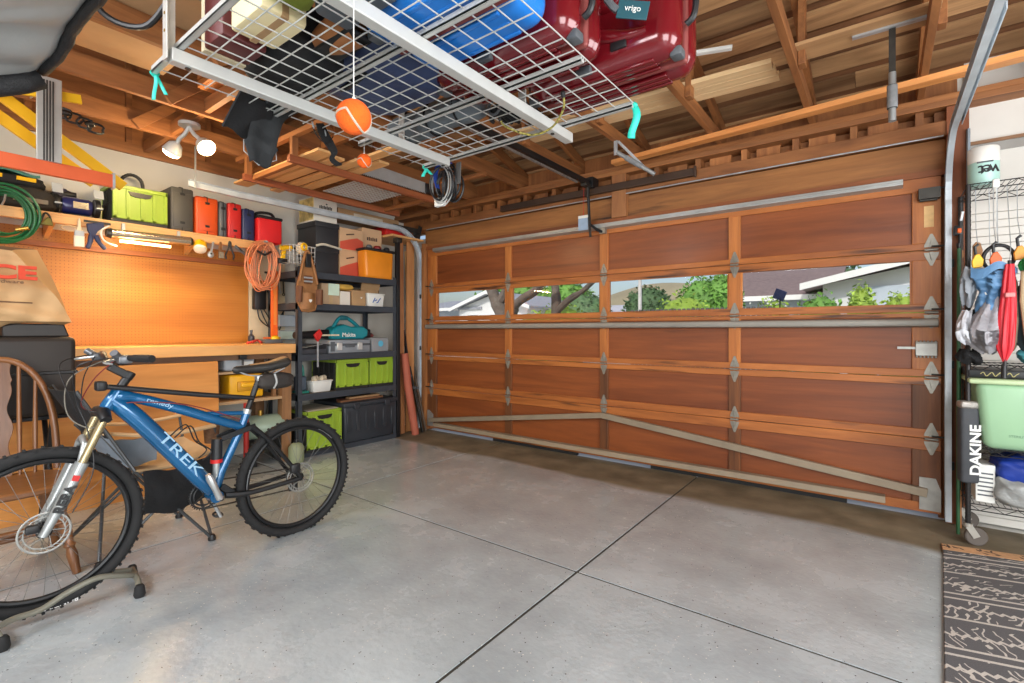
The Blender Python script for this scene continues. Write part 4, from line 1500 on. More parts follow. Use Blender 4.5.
# ------------------------------------------------------------------ left wall: shelf, pegboard, workbench
def pegboard_mat():
    m, nt, b = _base('brown_pegboard')
    N = nt.nodes
    L = nt.links
    tc = N.new('ShaderNodeTexCoord')
    sc = N.new('ShaderNodeVectorMath')
    sc.operation = 'SCALE'
    sc.inputs['Scale'].default_value = 1 / .0254
    L.new(tc.outputs['Object'], sc.inputs[0])
    fr = N.new('ShaderNodeVectorMath')
    fr.operation = 'FRACTION'
    L.new(sc.outputs[0], fr.inputs[0])
    sb = N.new('ShaderNodeVectorMath')
    sb.operation = 'SUBTRACT'
    sb.inputs[1].default_value = (.5, .5, .5)
    L.new(fr.outputs[0], sb.inputs[0])
    sm = N.new('ShaderNodeVectorMath')
    sm.operation = 'MULTIPLY'
    sm.inputs[1].default_value = (0, 1, 1)
    L.new(sb.outputs[0], sm.inputs[0])
    ln = N.new('ShaderNodeVectorMath')
    ln.operation = 'LENGTH'
    L.new(sm.outputs[0], ln.inputs[0])
    lt = N.new('ShaderNodeMath')
    lt.operation = 'LESS_THAN'
    lt.inputs[1].default_value = .12
    L.new(ln.outputs['Value'], lt.inputs[0])
    no = N.new('ShaderNodeTexNoise')
    no.inputs['Scale'].default_value = 2.5
    no.inputs['Detail'].default_value = 6
    mp = N.new('ShaderNodeMapping')
    mp.inputs['Scale'].default_value = (1, .25, 3)
    L.new(tc.outputs['Object'], mp.inputs[0])
    L.new(mp.outputs[0], no.inputs['Vector'])
    rp = N.new('ShaderNodeValToRGB')
    rp.color_ramp.elements[0].position = .3
    rp.color_ramp.elements[1].position = .7
    rp.color_ramp.elements[0].color = lin((168, 104, 36)) + (1,)
    rp.color_ramp.elements[1].color = lin((194, 130, 52)) + (1,)
    L.new(no.outputs[0], rp.inputs[0])
    mx = N.new('ShaderNodeMix')
    mx.data_type = 'RGBA'
    L.new(lt.outputs[0], mx.inputs['Factor'])
    L.new(rp.outputs[0], mx.inputs['A'])
    mx.inputs['B'].default_value = lin((104, 62, 24)) + (1,)
    L.new(mx.outputs['Result'], b.inputs['Base Color'])
    b.inputs['Roughness'].default_value = .45
    return m


G().box(-5.148, -5.125, -.6, 2.32, 1.12, 2.03).put('pegboard', pegboard_mat(), label='brown perforated pegboard covering the wall above the workbench', cat='pegboard')
G().box(-5.124, -5.08, -.6, 2.30, 1.885, 1.925).put('batten', wood('dark_batten', (136, 76, 36), (170, 102, 54), 'y', .5, 6), label='brown horizontal batten fixed across the upper pegboard', cat='batten', bevel=.002)

sh = thing('wall_shelf', 'long pine wall shelf above the pegboard loaded with cases', 'shelf', (-4.97, .95, 2.03))
G().box(-5.148, -4.80, -.7, 2.36, 2.085, 2.105).put('board', PINE, sh, bevel=.002)
G().box(-4.84, -4.80, -.7, 2.36, 2.03, 2.085).put('front_rail', PINE, sh, bevel=.002)
for y in (-.4, .8, 1.75, 2.3):
    G().prism([(-5.148, 2.084), (-4.85, 2.084), (-4.85, 2.05), (-5.148, 1.94)], 'y', y, y + .03).put('bracket', PINEX, sh)

S = 2.105   # shelf top
# garden hose coil
ho = thing('garden_hose', 'coiled green garden hose hanging below the left shelf end', 'hose', (-4.72, .5, 1.87))
g = G()
rn = random.Random(2)
for k in range(7):
    r_ = .12 + .008 * k + rn.uniform(-.012, .012)
    cz = 2.03 + rn.uniform(-.02, .01)
    cy = .545 + rn.uniform(-.02, .02)
    pts = [(-4.76 + .012 * k + .01 * math.sin(2 * a), cy + r_ * math.cos(a), cz + (r_ * 1.12) * math.sin(a)) for a in [2 * PI * i / 36 for i in range(36)]]
    g.tube(pts, .0085, 8, True)
g.put('coil', pm('green_hose', (22, 98, 52), .38, 0, .2, 10), ho)
G().tube([(-4.84, .545, 2.10), (-4.70, .545, 2.12), (-4.66, .545, 2.15)], .006, 6).put('hook', STEEL, ho)
G().cyl((-4.70, .6, 1.93), (-4.68, .66, 1.95), .013, n=12).put('coupling', pm('brass', (190, 150, 70), .3, .8), ho)

tbag = thing('tool_bag', 'long black canvas tool bag on the left end of the wall shelf', 'bag', (-4.95, .55, S))
soft_bag('body', None, (-4.97, .48, S + .085), (.15, .36, .082), pm('black_canvas', (38, 34, 30), .8, 0, .3, 8, .3), wr=.02, seed=11, pw=.4, parent=tbag)
g = G()
g.tube(smooth_path([(-4.84, .25, S + .12), (-4.82, .4, S + .19), (-4.83, .55, S + .13)], 6), .009, 6)
g.put('handle', BLACKF, tbag)
G().box(-4.818, -4.813, .6, .78, S + .05, S + .08).put('grey_tape', pm('grey_tape', (128, 120, 106), .7), tbag)
tb2 = thing('tool_bag', 'smaller black canvas bag with yellow trim stacked on the long tool bag', 'bag', (-4.95, .6, S + .17))
soft_bag('body', None, (-4.97, .58, S + .20), (.13, .2, .045), BLACKF, wr=.03, seed=12, pw=.5, parent=tb2)
for (ya, yb) in ((.46, .55), (.62, .72)):
    G().box(-4.842, -4.835, ya, yb, S + .2, S + .226).put('yellow_trim', YELLOWP, tb2)
tl = thing('folded_tarp', 'folded teal green plastic sheet lying on top of the black bags', 'sheet', (-4.95, .55, S + .24))
g = G()
g.surf(lambda u, v: (-5.08 + .24 * u, .36 + .38 * v, S + .262 + .012 * math.sin(9 * v + 3 * u) + .02 * math.sin(PI * u)), 16, 20, .018)
g.put('fold', pm('teal_sheet', (58, 116, 100), .45, 0, .2, 5), tl, ang=80)

# bench grinder
gr = thing('bench_grinder', 'navy blue bench grinder with chrome guards on the wall shelf', 'grinder', (-4.95, .96, S))
G().rbox(-5.03, -4.87, .87, 1.05, S, S + .022, .006, 2).put('base', BLACKM, gr)
G().lathe([(.0, -.09), (.055, -.088), (.066, -.07), (.066, .07), (.055, .088), (0, .09)], (-4.95, .96, S + .095), (0, 1, 0), 24).put('motor', pm('navy_enamel', (34, 40, 92), .28, .1, .15, 6, coat=.5), gr)
G().box(-4.886, -4.882, .93, 1.02, S + .07, S + .12).put('nameplate', pm('chrome_plate', (200, 190, 170), .25, .8), gr)
for s in (-1, 1):
    w = G().lathe([(0, -.016), (.07, -.016), (.074, 0), (.07, .016), (0, .016)], (-4.95, .96 + s * .12, S + .1), (0, 1, 0), 24).put('wheel_guard', BLACKM, gr)
    G().lathe([(0, -.018), (.05, -.018), (.05, .018), (0, .018)], (-4.935, .96 + s * .12, S + .105), (0, 1, 0), 24).put('grinding_wheel', pm('grit', (120, 116, 110), .9), w)
    G().obox((-4.88, .96 + s * .12, S + .2), (.004, .06, .08), (0, R(-25), 0)).put('eye_shield', pm('shield', (190, 196, 200), .15, .1), gr)
    G().box(-4.88, -4.84, .96 + s * .12 - .02, .96 + s * .12 + .02, S + .08, S + .09).put('tool_rest', STEEL, gr)
pf = thing('power_tool', 'black hand power tool with dark handle standing behind the grinder', 'tool', (-5.06, .86, S))
G().tube(smooth_path([(-5.08, .80, S + .012), (-5.08, .82, S + .12), (-5.06, .88, S + .19), (-5.05, .98, S + .2)], 6), [.012 + .0] * 4 + [.03] * 12 + [.022] * 3, 12).put('body', BLACKP, pf)
G().rbox(-5.09, -5.03, .84, .93, S + .16, S + .24, .02, 3).put('motor_housing', pm('dark_violet', (52, 46, 70), .5), pf)


def folding_crate(label, x0, x1, y0, y1, z0, z1, front='x', group=None):
    t = thing('folding_crate', label, 'crate', ((x0 + x1) / 2, (y0 + y1) / 2, z0), group)
    H = z1 - z0
    # grey lower body walls, lime end panels and rim
    g = G()
    g.box(x0 + .01, x1 - .01, y0 + .012, y1 - .012, z0, z0 + .012)
    g.box(x0 + .012, x1 - .012, y0 + .012, y0 + .022, z0, z1 - .03)
    g.box(x0 + .012, x1 - .012, y1 - .022, y1 - .012, z0, z1 - .03)
    for k in range(5):
        xx = x0 + .04 + (x1 - x0 - .09) * k / 4
        g.box(xx, xx + .012, y0 + .006, y0 + .012, z0, z1 - .03)
    g.box(x0 + .012, x1 - .012, y0 + .006, y0 + .012, z0 + .5 * H, z0 + .5 * H + .015)
    g.put('side_wall', pm('crate_black', (38, 38, 36), .55, 0, .15, 8), t, bevel=.002)
    for xx, s in ((x1, -1), (x0, 1)):
        g = G()
        a, b = sorted((xx, xx + s * .014))
        g.box(a, b, y0 + .01, y1 - .01, z0 + .03, z1 - .03)
        e0, e1 = sorted((xx, xx - s * .008))
        W = y1 - y0
        for fy in (.03, .25, .5, .72, .93):
            g.box(e0, e1, y0 + fy * W, y0 + fy * W + .02 * W / .3, z0 + .03, z1 - .035)
        g.box(e0, e1, y0 + .012, y1 - .012, z0 + .03, z0 + .05)
        p = g.put('end_panel', LIME, t, bevel=.002)
        ym = (y0 + y1) / 2
        h = G()
        hw = W * .22
        h.prism([(ym - hw, z1 - .045), (ym + hw, z1 - .045), (ym + hw * .8, z1 - .075), (ym + hw * .4, z1 - .085), (ym - hw * .4, z1 - .085), (ym - hw * .8, z1 - .075)], 'x', min(e0, e1) - .0015 * (s == 1), max(e0, e1) + .003 * (s == -1))
        h.put('handle', BLACKP, p, bevel=.002)
    g = G()
    g.box(x0 - .004, x1 + .004, y0 - .002, y0 + .016, z1 - .03, z1)
    g.box(x0 - .004, x1 + .004, y1 - .016, y1 + .002, z1 - .03, z1)
    g.box(x0 - .004, x0 + .014, y0, y1, z1 - .03, z1)
    g.box(x1 - .014, x1 + .004, y0, y1, z1 - .03, z1)
    g.put('rim', LIME, t, bevel=.003)
    g = G().box(x0 - .002, x1 + .002, y0, y1, z0, z0 + .03)
    g.put('base', pm('crate_black', (38, 38, 36)), t, bevel=.003)
    return t


folding_crate('lime green folding crate with black sides on the wall shelf', -5.1, -4.815, 1.14, 1.52, S, S + .30)
vh = thing('vacuum_hose', 'black looped vacuum hose rising out of the lime crate on the wall shelf', 'hose', (-4.98, 1.3, S + .04))
P = smooth_path([(-5.0, 1.22, S + .04), (-5.0, 1.24, S + .34), (-5.0, 1.29, S + .43), (-5.0, 1.36, S + .43), (-5.0, 1.40, S + .35), (-5.0, 1.40, S + .05)], 8)
G().tube(P, [.0145 if i % 2 else .0125 for i in range(len(P))], 10).put('hose', BLACKP, vh)
P = smooth_path([(-5.04, 1.30, S + .05), (-5.04, 1.28, S + .33), (-5.03, 1.22, S + .37), (-5.02, 1.18, S + .30), (-5.02, 1.18, S + .05)], 7)
G().tube(P, .008, 8).put('clear_hose', pm('pale_tube', (196, 186, 150), .3), vh)


def carry_case(name, label, y0, y1, H, m, x0=-5.12, x1=-4.82, rib=True, group=None):
    t = thing(name, label, 'case', ((x0 + x1) / 2, (y0 + y1) / 2, S), group)
    G().rbox(x0, x1, y0, y1, S, S + H, .018, 3).put('shell', m, t)
    ym = (y0 + y1) / 2
    g = G()
    g.rbox(x0 + .004, x1 + .003, ym - .004, ym + .004, S + .002, S + H + .002, .003, 1)
    g.put('seam', BLACKP, t)
    if rib:
        g = G()
        g.rbox(x1 - .004, x1 + .006, y0 + .02, y1 - .02, S + .03, S + H - .05, .006, 2)
        g.put('raised_panel', m, t)
    g = G()
    g.rbox(x1 - .16, x1 - .04, ym - .012, ym + .012, S + H - .006, S + H + .014, .005, 2)
    g.put('carry_handle', BLACKP, t)
    g = G()
    for zz in (S + .06, S + H - .07):
        g.rbox(x1 - .002, x1 + .007, ym - .02, ym + .02, zz, zz + .025, .003, 1)
    g.put('latch', BLACKP, t)
    return t


carry_case('tool_case', 'dark grey tool case standing between the lime crate and the orange case', 1.545, 1.72, .375, pm('dark_grey_case', (72, 70, 66), .5, 0, .1, 5))
carry_case('tool_case', 'orange tool case standing on the wall shelf', 1.735, 1.92, .335, pm('orange_case', (206, 78, 26), .45, 0, .1, 5))
carry_case('tool_case', 'narrow grey tool case between the orange and red cases', 1.927, 1.995, .32, GREYP, rib=False)
carry_case('tool_case', 'red tool case standing on the wall shelf', 2.002, 2.125, .33, pm('red_case', (192, 38, 34), .45, 0, .1, 5))
carry_case('tool_case', 'navy blue tool case at the right of the red case', 2.13, 2.245, .30, NAVY)
cl = thing('cooler_bag', 'bright red soft cooler bag with black lid at the shelf end', 'cooler', (-4.9, 2.4, S))
G().rbox(-5.05, -4.79, 2.26, 2.50, S, S + .24, .02, 3).put('body', pm('red_nylon', (214, 30, 34), .55, 0, .08, 6, .1), cl)
G().rbox(-5.06, -4.785, 2.255, 2.505, S + .23, S + .262, .012, 2).put('lid', BLACKF, cl)
g = G()
g.tube(smooth_path([(-4.92, 2.27, S + .25), (-4.9, 2.31, S + .30), (-4.9, 2.44, S + .31), (-4.92, 2.49, S + .25)], 6), .014, 8, squash=1)
g.put('strap', BLACKF, cl)

# things hanging below the shelf
lt = thing('shop_light', 'long stainless shop light glowing under the wall shelf', 'light', (-4.77, 1.4, 1.95))
CHR = pm('brushed_chrome', (206, 190, 166), .22, .85, .08, 20)
G().cyl((-4.77, 1.13, 2.0), (-4.77, 1.67, 2.015), .038, n=24).put('housing', CHR, lt)
G().cyl((-4.77, 1.10, 2.0), (-4.77, 1.13, 2.0), .03, .04, n=24).cyl((-4.77, 1.67, 2.015), (-4.77, 1.69, 2.015), .04, .03, n=24).put('end_cap', DARKSTEEL, lt)
G().box(-4.755, -4.735, 1.18, 1.52, 1.935, 1.955).put('tube', pm('lit_tube', (255, 236, 190), .4, emit=7, ecol=(255, 214, 150)), lt)
G().tube(smooth_path([(-4.74, 1.11, 2.05), (-4.72, 1.06, 2.0), (-4.73, 1.08, 1.93), (-4.75, 1.16, 1.90)], 6), .006, 6).put('flex', WHITEP, lt)
G().box(-4.79, -4.77, 1.2, 1.22, 2.03, 2.09).box(-4.79, -4.77, 1.58, 1.60, 2.03, 2.09).put('mount', STEEL, lt)
lamp('shop_light_glow', 'AREA', (-4.70, 1.25, 1.925), (-5.12, 1.25, 1.42), 12, (1, .76, .42), .05, 1.3)
lamp('shop_light_glow_low', 'AREA', (-4.74, 1.4, 1.93), (-4.2, 1.4, .3), 8, (1, .74, .40), .5, .04)
wl_ = thing('work_lamp', 'yellow hand lamp with white lens hanging by the shop light', 'lamp', (-4.74, 1.72, 1.9))
ax = Vector((.45, -.18, -.75)).normalized()
G().lathe([(0, 0), (.03, 0), (.052, .03), (.054, .079)], (-4.79, 1.76, 2.03), ax, 20).put('body', YELLOWP, wl_)
G().lathe([(.05, .075), (.050, .08), (.046, .1), (.03, .108), (0, .11)], (-4.79, 1.76, 2.03), ax, 20).put('lens', pm('milk_lens', (250, 244, 226), .3), wl_)
G().tube(smooth_path([(-4.8, 1.78, 2.02), (-4.82, 1.82, 2.05), (-4.81, 1.78, 2.08)], 5), .006, 6).put('hook', BLACKP, wl_)

br = thing('paint_brush', 'white bristled paint brush hanging below the wall shelf', 'brush', (-4.785, .945, 1.86))
G().rbox(-4.795, -4.775, .915, .975, 1.87, 1.955, .004, 1).put('bristles', pm('bristle', (232, 222, 204), .8, 0, .15, 60, stretch=(1, 6, .3)), br)
G().box(-4.797, -4.773, .918, .972, 1.95, 1.99).put('ferrule', STEEL, br)
G().prism([(.925, 1.99), (.965, 1.99), (.955, 2.02), (.952, 2.07), (.945, 2.09), (.938, 2.07), (.935, 2.02)], 'x', -4.793, -4.777).put('handle', pm('brush_handle', (226, 206, 172), .5), br, bevel=.004)
qc = thing('quick_clamp', 'navy blue quick grip clamp hanging beside the paint brush', 'clamp', (-4.77, 1.03, 1.85))
g = G()
g.prism([(.985, 2.05), (1.085, 2.075), (1.09, 2.04), (1.05, 2.0), (1.035, 1.96), (1.01, 1.96), (.99, 2.0)], 'x', -4.79, -4.765)
g.tube(smooth_path([(-4.778, 1.015, 1.97), (-4.778, 1.005, 1.91), (-4.778, .992, 1.865)], 5), [.018] * 5 + [.016] * 5 + [.013], 8)
g.tube(smooth_path([(-4.778, 1.04, 1.97), (-4.778, 1.06, 1.92), (-4.778, 1.098, 1.87)], 5), [.018] * 5 + [.015] * 5 + [.011], 8)
g.put('jaw_body', NAVY, qc, bevel=.003)
G().box(-4.782, -4.773, .97, 1.13, 2.062, 2.078).put('bar', DARKSTEEL, qc)
sc_ = thing('spring_clamp', 'small steel and olive spring clamp clipped below the shelf', 'clamp', (-4.785, .76, 1.99))
G().prism([(.73, 2.0), (.80, 2.0), (.785, 2.05), (.77, 2.06), (.75, 2.03)], 'x', -4.795, -4.77).put('body', pm('olive_grip', (116, 110, 40), .5), sc_, bevel=.004)
G().tube(smooth_path([(-4.78, .735, 2.02), (-4.78, .755, 2.085), (-4.78, .78, 2.07), (-4.78, .795, 2.0)], 5), .007, 6).put('spring', DARKSTEEL, sc_)
G().tube([(-4.785, .89 + .045 * math.cos(a), 2.0 + .02 * math.sin(a)) for a in [2 * PI * i / 24 for i in range(24)]], .005, 6, True).put('wire_ring', pm('beige_ring', (210, 180, 140), .5), label='beige wire ring hanging between the spring clamp and the brush', cat='ring')
HNG = [('adjustable_spanner', 'steel adjustable spanner hanging right of the yellow hand lamp', 1.84), ('wire_brush', 'brown handled wire brush hanging below the orange case', 1.92), ('pliers', 'dark pliers hanging below the red case', 2.0), ('utility_knife', 'grey utility knife hanging below the navy case', 2.08)]
for i, (nm, lb, y) in enumerate(HNG):
    t = thing(nm, lb, 'tool', (-4.78, y, 1.9))
    if i == 0:
        G().bar((-4.78, y, 1.93), (-4.78, y + .02, 2.04), .012, .024, (1, 0, 0)).ball((-4.78, y + .0, 1.925), (.012, .028, .03), 12, 8).put('body', STEEL, t)
        G().cyl((-4.765, y, 1.93), (-4.79, y, 1.93), .008, n=10).put('knurl', DARKSTEEL, t)
    elif i == 1:
        G().prism([(y - .02, 1.90), (y + .02, 1.90), (y + .015, 1.98), (y + .01, 2.05), (y - .005, 2.05), (y - .015, 1.98)], 'x', -4.79, -4.775).put('handle', pm('brush_wood', (120, 78, 40), .5), t, bevel=.003)
        G().box(-4.775, -4.755, y - .02, y + .02, 1.90, 1.955).put('wires', pm('steel_wire', (150, 140, 120), .5, .5, .4, 90), t)
    elif i == 2:
        for s in (-1, 1):
            G().tube(smooth_path([(-4.78, y + s * .006, 2.05), (-4.78, y + s * .012, 2.0), (-4.78, y + s * .035, 1.94), (-4.78, y + s * .03, 1.90)], 5), .008, 8).put('grip', BLACKP, t)
        G().ball((-4.78, y, 2.04), (.009, .016, .03), 10, 8).put('jaw', DARKSTEEL, t)
    else:
        G().obox((-4.78, y + .02, 1.99), (.018, .14, .026), (R(-35), 0, 0)).put('body', GREYP, t, bevel=.005)
        G().obox((-4.768, y + .01, 1.998), (.006, .03, .01), (R(-35), 0, 0)).put('slider', BLACKP, t)
oc = thing('power_lead', 'large orange coiled extension cord hanging at the shelf corner', 'cord', (-4.72, 2.27, 1.63))
g = G()
rn = random.Random(8)
for k in range(15):
    w_ = rn.uniform(.06, .17)
    h_ = rn.uniform(.17, .25)
    cy = 2.285 + rn.uniform(-.03, .03)
    tilt = rn.uniform(-.35, .35)
    pts = []
    for i in range(34):
        a = 2 * PI * i / 34
        yy = w_ * math.cos(a)
        zz = h_ * math.sin(a)
        pts.append((-4.755 + .006 * k + .006 * math.sin(3 * a), cy + yy + tilt * zz * .5, 2.10 - .235 + zz - tilt * yy * .3))
    g.tube(pts, .0055, 6, True)
g.put('coil', pm('orange_cord', (214, 134, 92), .5, 0, .12, 12), oc)
G().tube([(-4.70, 2.2, 2.0), (-4.66, 2.26, 1.96), (-4.68, 2.33, 2.0)], .012, 6).put('tie', BLACKP, oc)
G().cyl((-4.70, 2.16, 1.93), (-4.69, 2.13, 1.87), .014, n=10).put('plug', ORANGEP, oc)
G().box(-4.8, -4.66, 2.27, 2.29, 2.085, 2.099).put('hook', STEEL, oc)
dr = thing('cordless_drill', 'yellow and black cordless drill hanging right of the orange cord', 'drill', (-4.68, 2.46, 1.92))
G().cyl((-4.68, 2.42, 2.055), (-4.68, 2.53, 2.065), .026, n=16).put('motor_housing', YELLOWP, dr)
G().prism([(2.44, 2.04), (2.475, 2.04), (2.465, 1.95), (2.42, 1.95)], 'x', -4.695, -4.665).put('grip', YELLOWP, dr, bevel=.005)
G().rbox(-4.71, -4.65, 2.39, 2.48, 1.90, 1.95, .008, 2).put('battery', BLACKP, dr)
G().cyl((-4.68, 2.53, 2.065), (-4.68, 2.57, 2.068), .018, .012, n=14).put('chuck', DARKSTEEL, dr)

# workbench
wbn = thing('workbench', 'long pine workbench with thick top running below the pegboard', 'workbench', (-4.8, 1.0, 0))
G().box(-5.12, -4.48, -.6, 2.47, 1.03, 1.118).put('bench_top', wood('bench_pine', (214, 150, 84), (238, 184, 116), 'y', .45, 4, .1), wbn, bevel=.004)
for (x, y) in ((-5.05, -.5), (-4.56, -.5), (-5.05, 2.38), (-4.56, 2.40)):
    G().box(x - .045, x + .045, y - .045, y + .045, 0, 1.03).put('leg', PINE if False else wood('leg_pine', (120, 84, 52), (160, 116, 76), 'z', .6), wbn, bevel=.003)
G().box(-5.1, -4.52, -.5, 2.42, .60, .625).put('lower_shelf', wood('shelf_ply', (170, 136, 98), (204, 172, 132), 'y', .6), wbn)
G().box(-4.54, -4.50, -.5, 2.4, .985, 1.03).put('apron', wood('apron_wood', (84, 58, 38), (110, 78, 52), 'y', .6), wbn)
pl_ = wood('birch_plywood', (204, 128, 54), (232, 162, 84), 'y', .5, 2.2, .0, ring=3)
G().prism([(-4.462, .985), (-4.44, .985), (-4.40, .0), (-4.422, .0)], 'y', .1, 1.765).put('plywood_sheet', pl_, bevel=.001, label='large orange plywood sheet leaning against the workbench front', cat='plywood')
for i, (y, lb) in enumerate(((1.10, 'black bar clamp end poking out below the bench top above the plywood'), (1.95, 'black square clamp head under the bench top right of the plywood'))):
    t = thing('bar_clamp', lb, 'clamp', (-4.46, y, .98))
    G().box(-4.49, -4.46, y, y + .06, .99, 1.028).put('head', BLACKM, t, bevel=.003)
    G().cyl((-4.475, y + .03, .94), (-4.475, y + .03, .995), .009, n=10).put('screw', DARKSTEEL, t)

# under the bench, right of the plywood
bn = thing('storage_bin', 'clear grey plastic bin under the bench top right of the plywood', 'bin', (-4.7, 2.0, .87))
G().rbox(-4.9, -4.56, 1.86, 2.13, .885, 1.005, .02, 3, taper=.9).put('body', pm('clear_bin', (172, 178, 184), .3, 0, .08, 5), bn)
G().rbox(-4.91, -4.55, 1.85, 2.14, 1.0, 1.018, .008, 2).put('lid', pm('bin_lid', (120, 126, 134), .4), bn)
G().box(-4.549, -4.547, 2.02, 2.10, .93, .965).put('paper_label', WHITEP, bn)
G().box(-5.05, -4.54, 1.80, 2.36, .862, .882).put('under_shelf', wood('shelf_ply', (170, 136, 98), (204, 172, 132)), wbn)
G().box(-4.62, -4.58, 1.80, 1.83, .625, .865).box(-4.62, -4.58, 2.30, 2.33, .625, .865).put('under_shelf_post', wood('leg_pine', (120, 84, 52), (160, 116, 76)), wbn)
yc = thing('tool_case', 'yellow hard tool case with recessed handle under the workbench', 'case', (-4.66, 2.02, .64))
YP = pm('case_yellow', (240, 178, 24), .4, 0, .06, 5)
G().rbox(-4.80, -4.55, 1.90, 2.2, .64, .85, .02, 3).put('shell', YP, yc)
G().rbox(-4.56, -4.538, 1.965, 2.18, .70, .79, .01, 2).put('recess', pm('case_yellow_dark', (206, 146, 14), .45), yc)
G().rbox(-4.55, -4.525, 1.99, 2.18, .735, .775, .012, 3).put('handle', YP, yc)
rp_ = G().cyl((-4.5, 2.02, .0), (-4.5, 2.02, .6), .022, n=16)
rp_.put('red_post', pm('red_paint', (166, 40, 34), .45), label='red round post standing under the workbench edge', cat='post')
cmp_ = thing('air_tank', 'sage green pressure tank lying on the floor under the workbench', 'tank', (-4.62, 2.32, 0))
SAGE = pm('sage_enamel', (150, 170, 152), .4, .1, .1, 5)
G().lathe([(0, -.19), (.06, -.185), (.1, -.15), (.115, -.1), (.115, .1), (.1, .15), (.06, .185), (0, .19)], (-4.62, 2.24, .34), (.2, 1, 0), 24).put('tank', SAGE, cmp_)
for y in (2.12, 2.36):
    G().box(-4.7, -4.54, y - .015, y + .015, 0.0, .25).put('foot', BLACKM, cmp_)
G().cyl((-4.62, 2.2, .45), (-4.62, 2.2, .5), .02, n=12).put('valve', pm('brass', (190, 150, 70)), cmp_)
sg = thing('small_canister', 'small pale green canister on the floor in front of the tank', 'canister', (-4.42, 2.44, 0))
G().lathe([(0, 0), (.065, 0), (.07, .02), (.07, .14), (.05, .17), (.02, .185), (0, .186)], (-4.42, 2.44, 0), (0, 0, 1), 20).put('body', pm('pale_green', (142, 150, 118), .5, 0, .12, 6), sg)
G().cyl((-4.42, 2.44, .186), (-4.42, 2.44, .21), .022, n=14).put('cap', BLACKP, sg)

# wall panel with chargers right of the pegboard
G().box(-5.148, -5.12, 2.325, 2.70, 1.125, 2.03).put('backer_board', pm('cream_board', (206, 190, 160), .7, 0, .08, 5), label='cream backing board on the wall right of the pegboard', cat='board')
ch = thing('battery_charger', 'brown and black battery charger fixed to the cream backing board', 'charger', (-5.1, 2.42, 1.42))
G().rbox(-5.118, -5.05, 2.35, 2.47, 1.46, 1.68, .012, 2).put('body', BLACKP, ch)
G().rbox(-5.118, -5.06, 2.35, 2.46, 1.68, 1.76, .012, 2).put('top', pm('tan_plastic', (172, 116, 60), .5), ch)
for i in range(3):
    G().tube(smooth_path([(-5.06, 2.38 + .03 * i, 1.47), (-5.05, 2.40 + .05 * i, 1.36), (-5.06, 2.5 + .03 * i, 1.28 - .03 * i), (-5.05, 2.6, 1.25 + .06 * i), (-5.07, 2.66, 1.45)], 6), .006, 6).put('lead', BLACKP, ch)
pr_ = thing('tool_rail', 'dark cluster of spanners hooked on the cream backing board', 'tools', (-5.1, 2.56, 1.72))
G().box(-5.118, -5.10, 2.48, 2.68, 1.84, 1.86).put('rail', DARKSTEEL, pr_)
for i in range(5):
    g = G()
    y = 2.50 + .04 * i
    g.bar((-5.09, y, 1.84), (-5.09, y + .01, 1.66 - .02 * (i % 3)), .008, .016, (1, 0, 0))
    g.ring((-5.09, y + .01, 1.65 - .02 * (i % 3)), (1, 0, 0), .012, .005, 14, 6)
    g.put('spanner', STEEL if i % 2 else DARKSTEEL, pr_)
lv = thing('spirit_level', 'tall orange tool upright on the bench end beside the rack', 'level', (-4.78, 2.42, 1.118))
G().rbox(-4.83, -4.80, 2.40, 2.46, 1.16, 1.84, .004, 1).put('body', pm('level_orange', (236, 100, 24), .4), lv)
G().box(-4.799, -4.797, 2.415, 2.445, 1.3, 1.75).put('face_strip', pm('level_light', (246, 138, 58), .4), lv)
G().rbox(-4.87, -4.70, 2.29, 2.46, 1.118, 1.16, .008, 2).put('base', GREYP, lv)
G().ball((-4.76, 2.41, 1.165), (.04, .045, .03), 14, 8).put('knob', YELLOWP, lv)
G().bar((-4.76, 2.30, 1.172), (-4.76, 2.46, 1.172), .02, .016).put('arm', ORANGEP, lv)
hl_ = thing('caulk_bottle', 'small dark bottle on the workbench below the charger', 'bottle', (-4.95, 2.30, 1.118))
G().lathe([(0, 0), (.028, 0), (.03, .01), (.03, .07), (.012, .09), (.011, .11), (0, .112)], (-4.95, 2.27, 1.118), (0, 0, 1), 16).put('body', pm('dark_bottle', (60, 60, 66), .3), hl_)
G().cyl((-4.95, 2.27, 1.228), (-4.95, 2.27, 1.25), .013, n=12).put('cap', GREYP, hl_)
rd = G().tube(smooth_path([(-4.8, 2.16, 1.125), (-4.76, 2.2, 1.14), (-4.78, 2.25, 1.15), (-4.74, 2.27, 1.127)], 6), .012, 8)
rd.put('red_cloth', pm('red_rag', (176, 52, 40), .8), label='small red rag twisted on the bench beside the dark bottle', cat='rag')

# ------------------------------------------------------------------ tool belt and wire basket on the rack corner
tbl = thing('tool_belt', 'brown leather tool belt with pouches hanging on the rack corner', 'tool belt', (-4.47, 2.56, 1.42))
LEA = pm('brown_leather', (150, 102, 58), .65, 0, .2, 9, .2)
LED = pm('dark_leather', (104, 62, 34), .65, 0, .2, 9, .2)
G().prism([(2.47, 1.70), (2.47, 1.52), (2.52, 1.43), (2.59, 1.42), (2.66, 1.44), (2.69, 1.53), (2.68, 1.70), (2.63, 1.90), (2.53, 1.90)], 'x', -4.475, -4.455).put('back_panel', LEA, tbl, bevel=.006)
g = G()
g.surf(lambda u, v: (-4.452 + .05 * math.sin(PI * u) * (.5 + .5 * v), 2.50 + .15 * u, 1.45 + .16 * v), 12, 6, .008)
g.put('front_pouch', LEA, tbl, ang=80)
for (y, z, w) in ((2.455, 1.52, .07), (2.66, 1.5, .08)):
    g = G()
    g.surf(lambda u, v: (-4.455 + .045 * math.sin(PI * u) * (.6 + .4 * v), y + w * u, z + .15 * v), 10, 5, .007)
    g.put('side_pouch', LED, tbl, ang=80)
g = G()
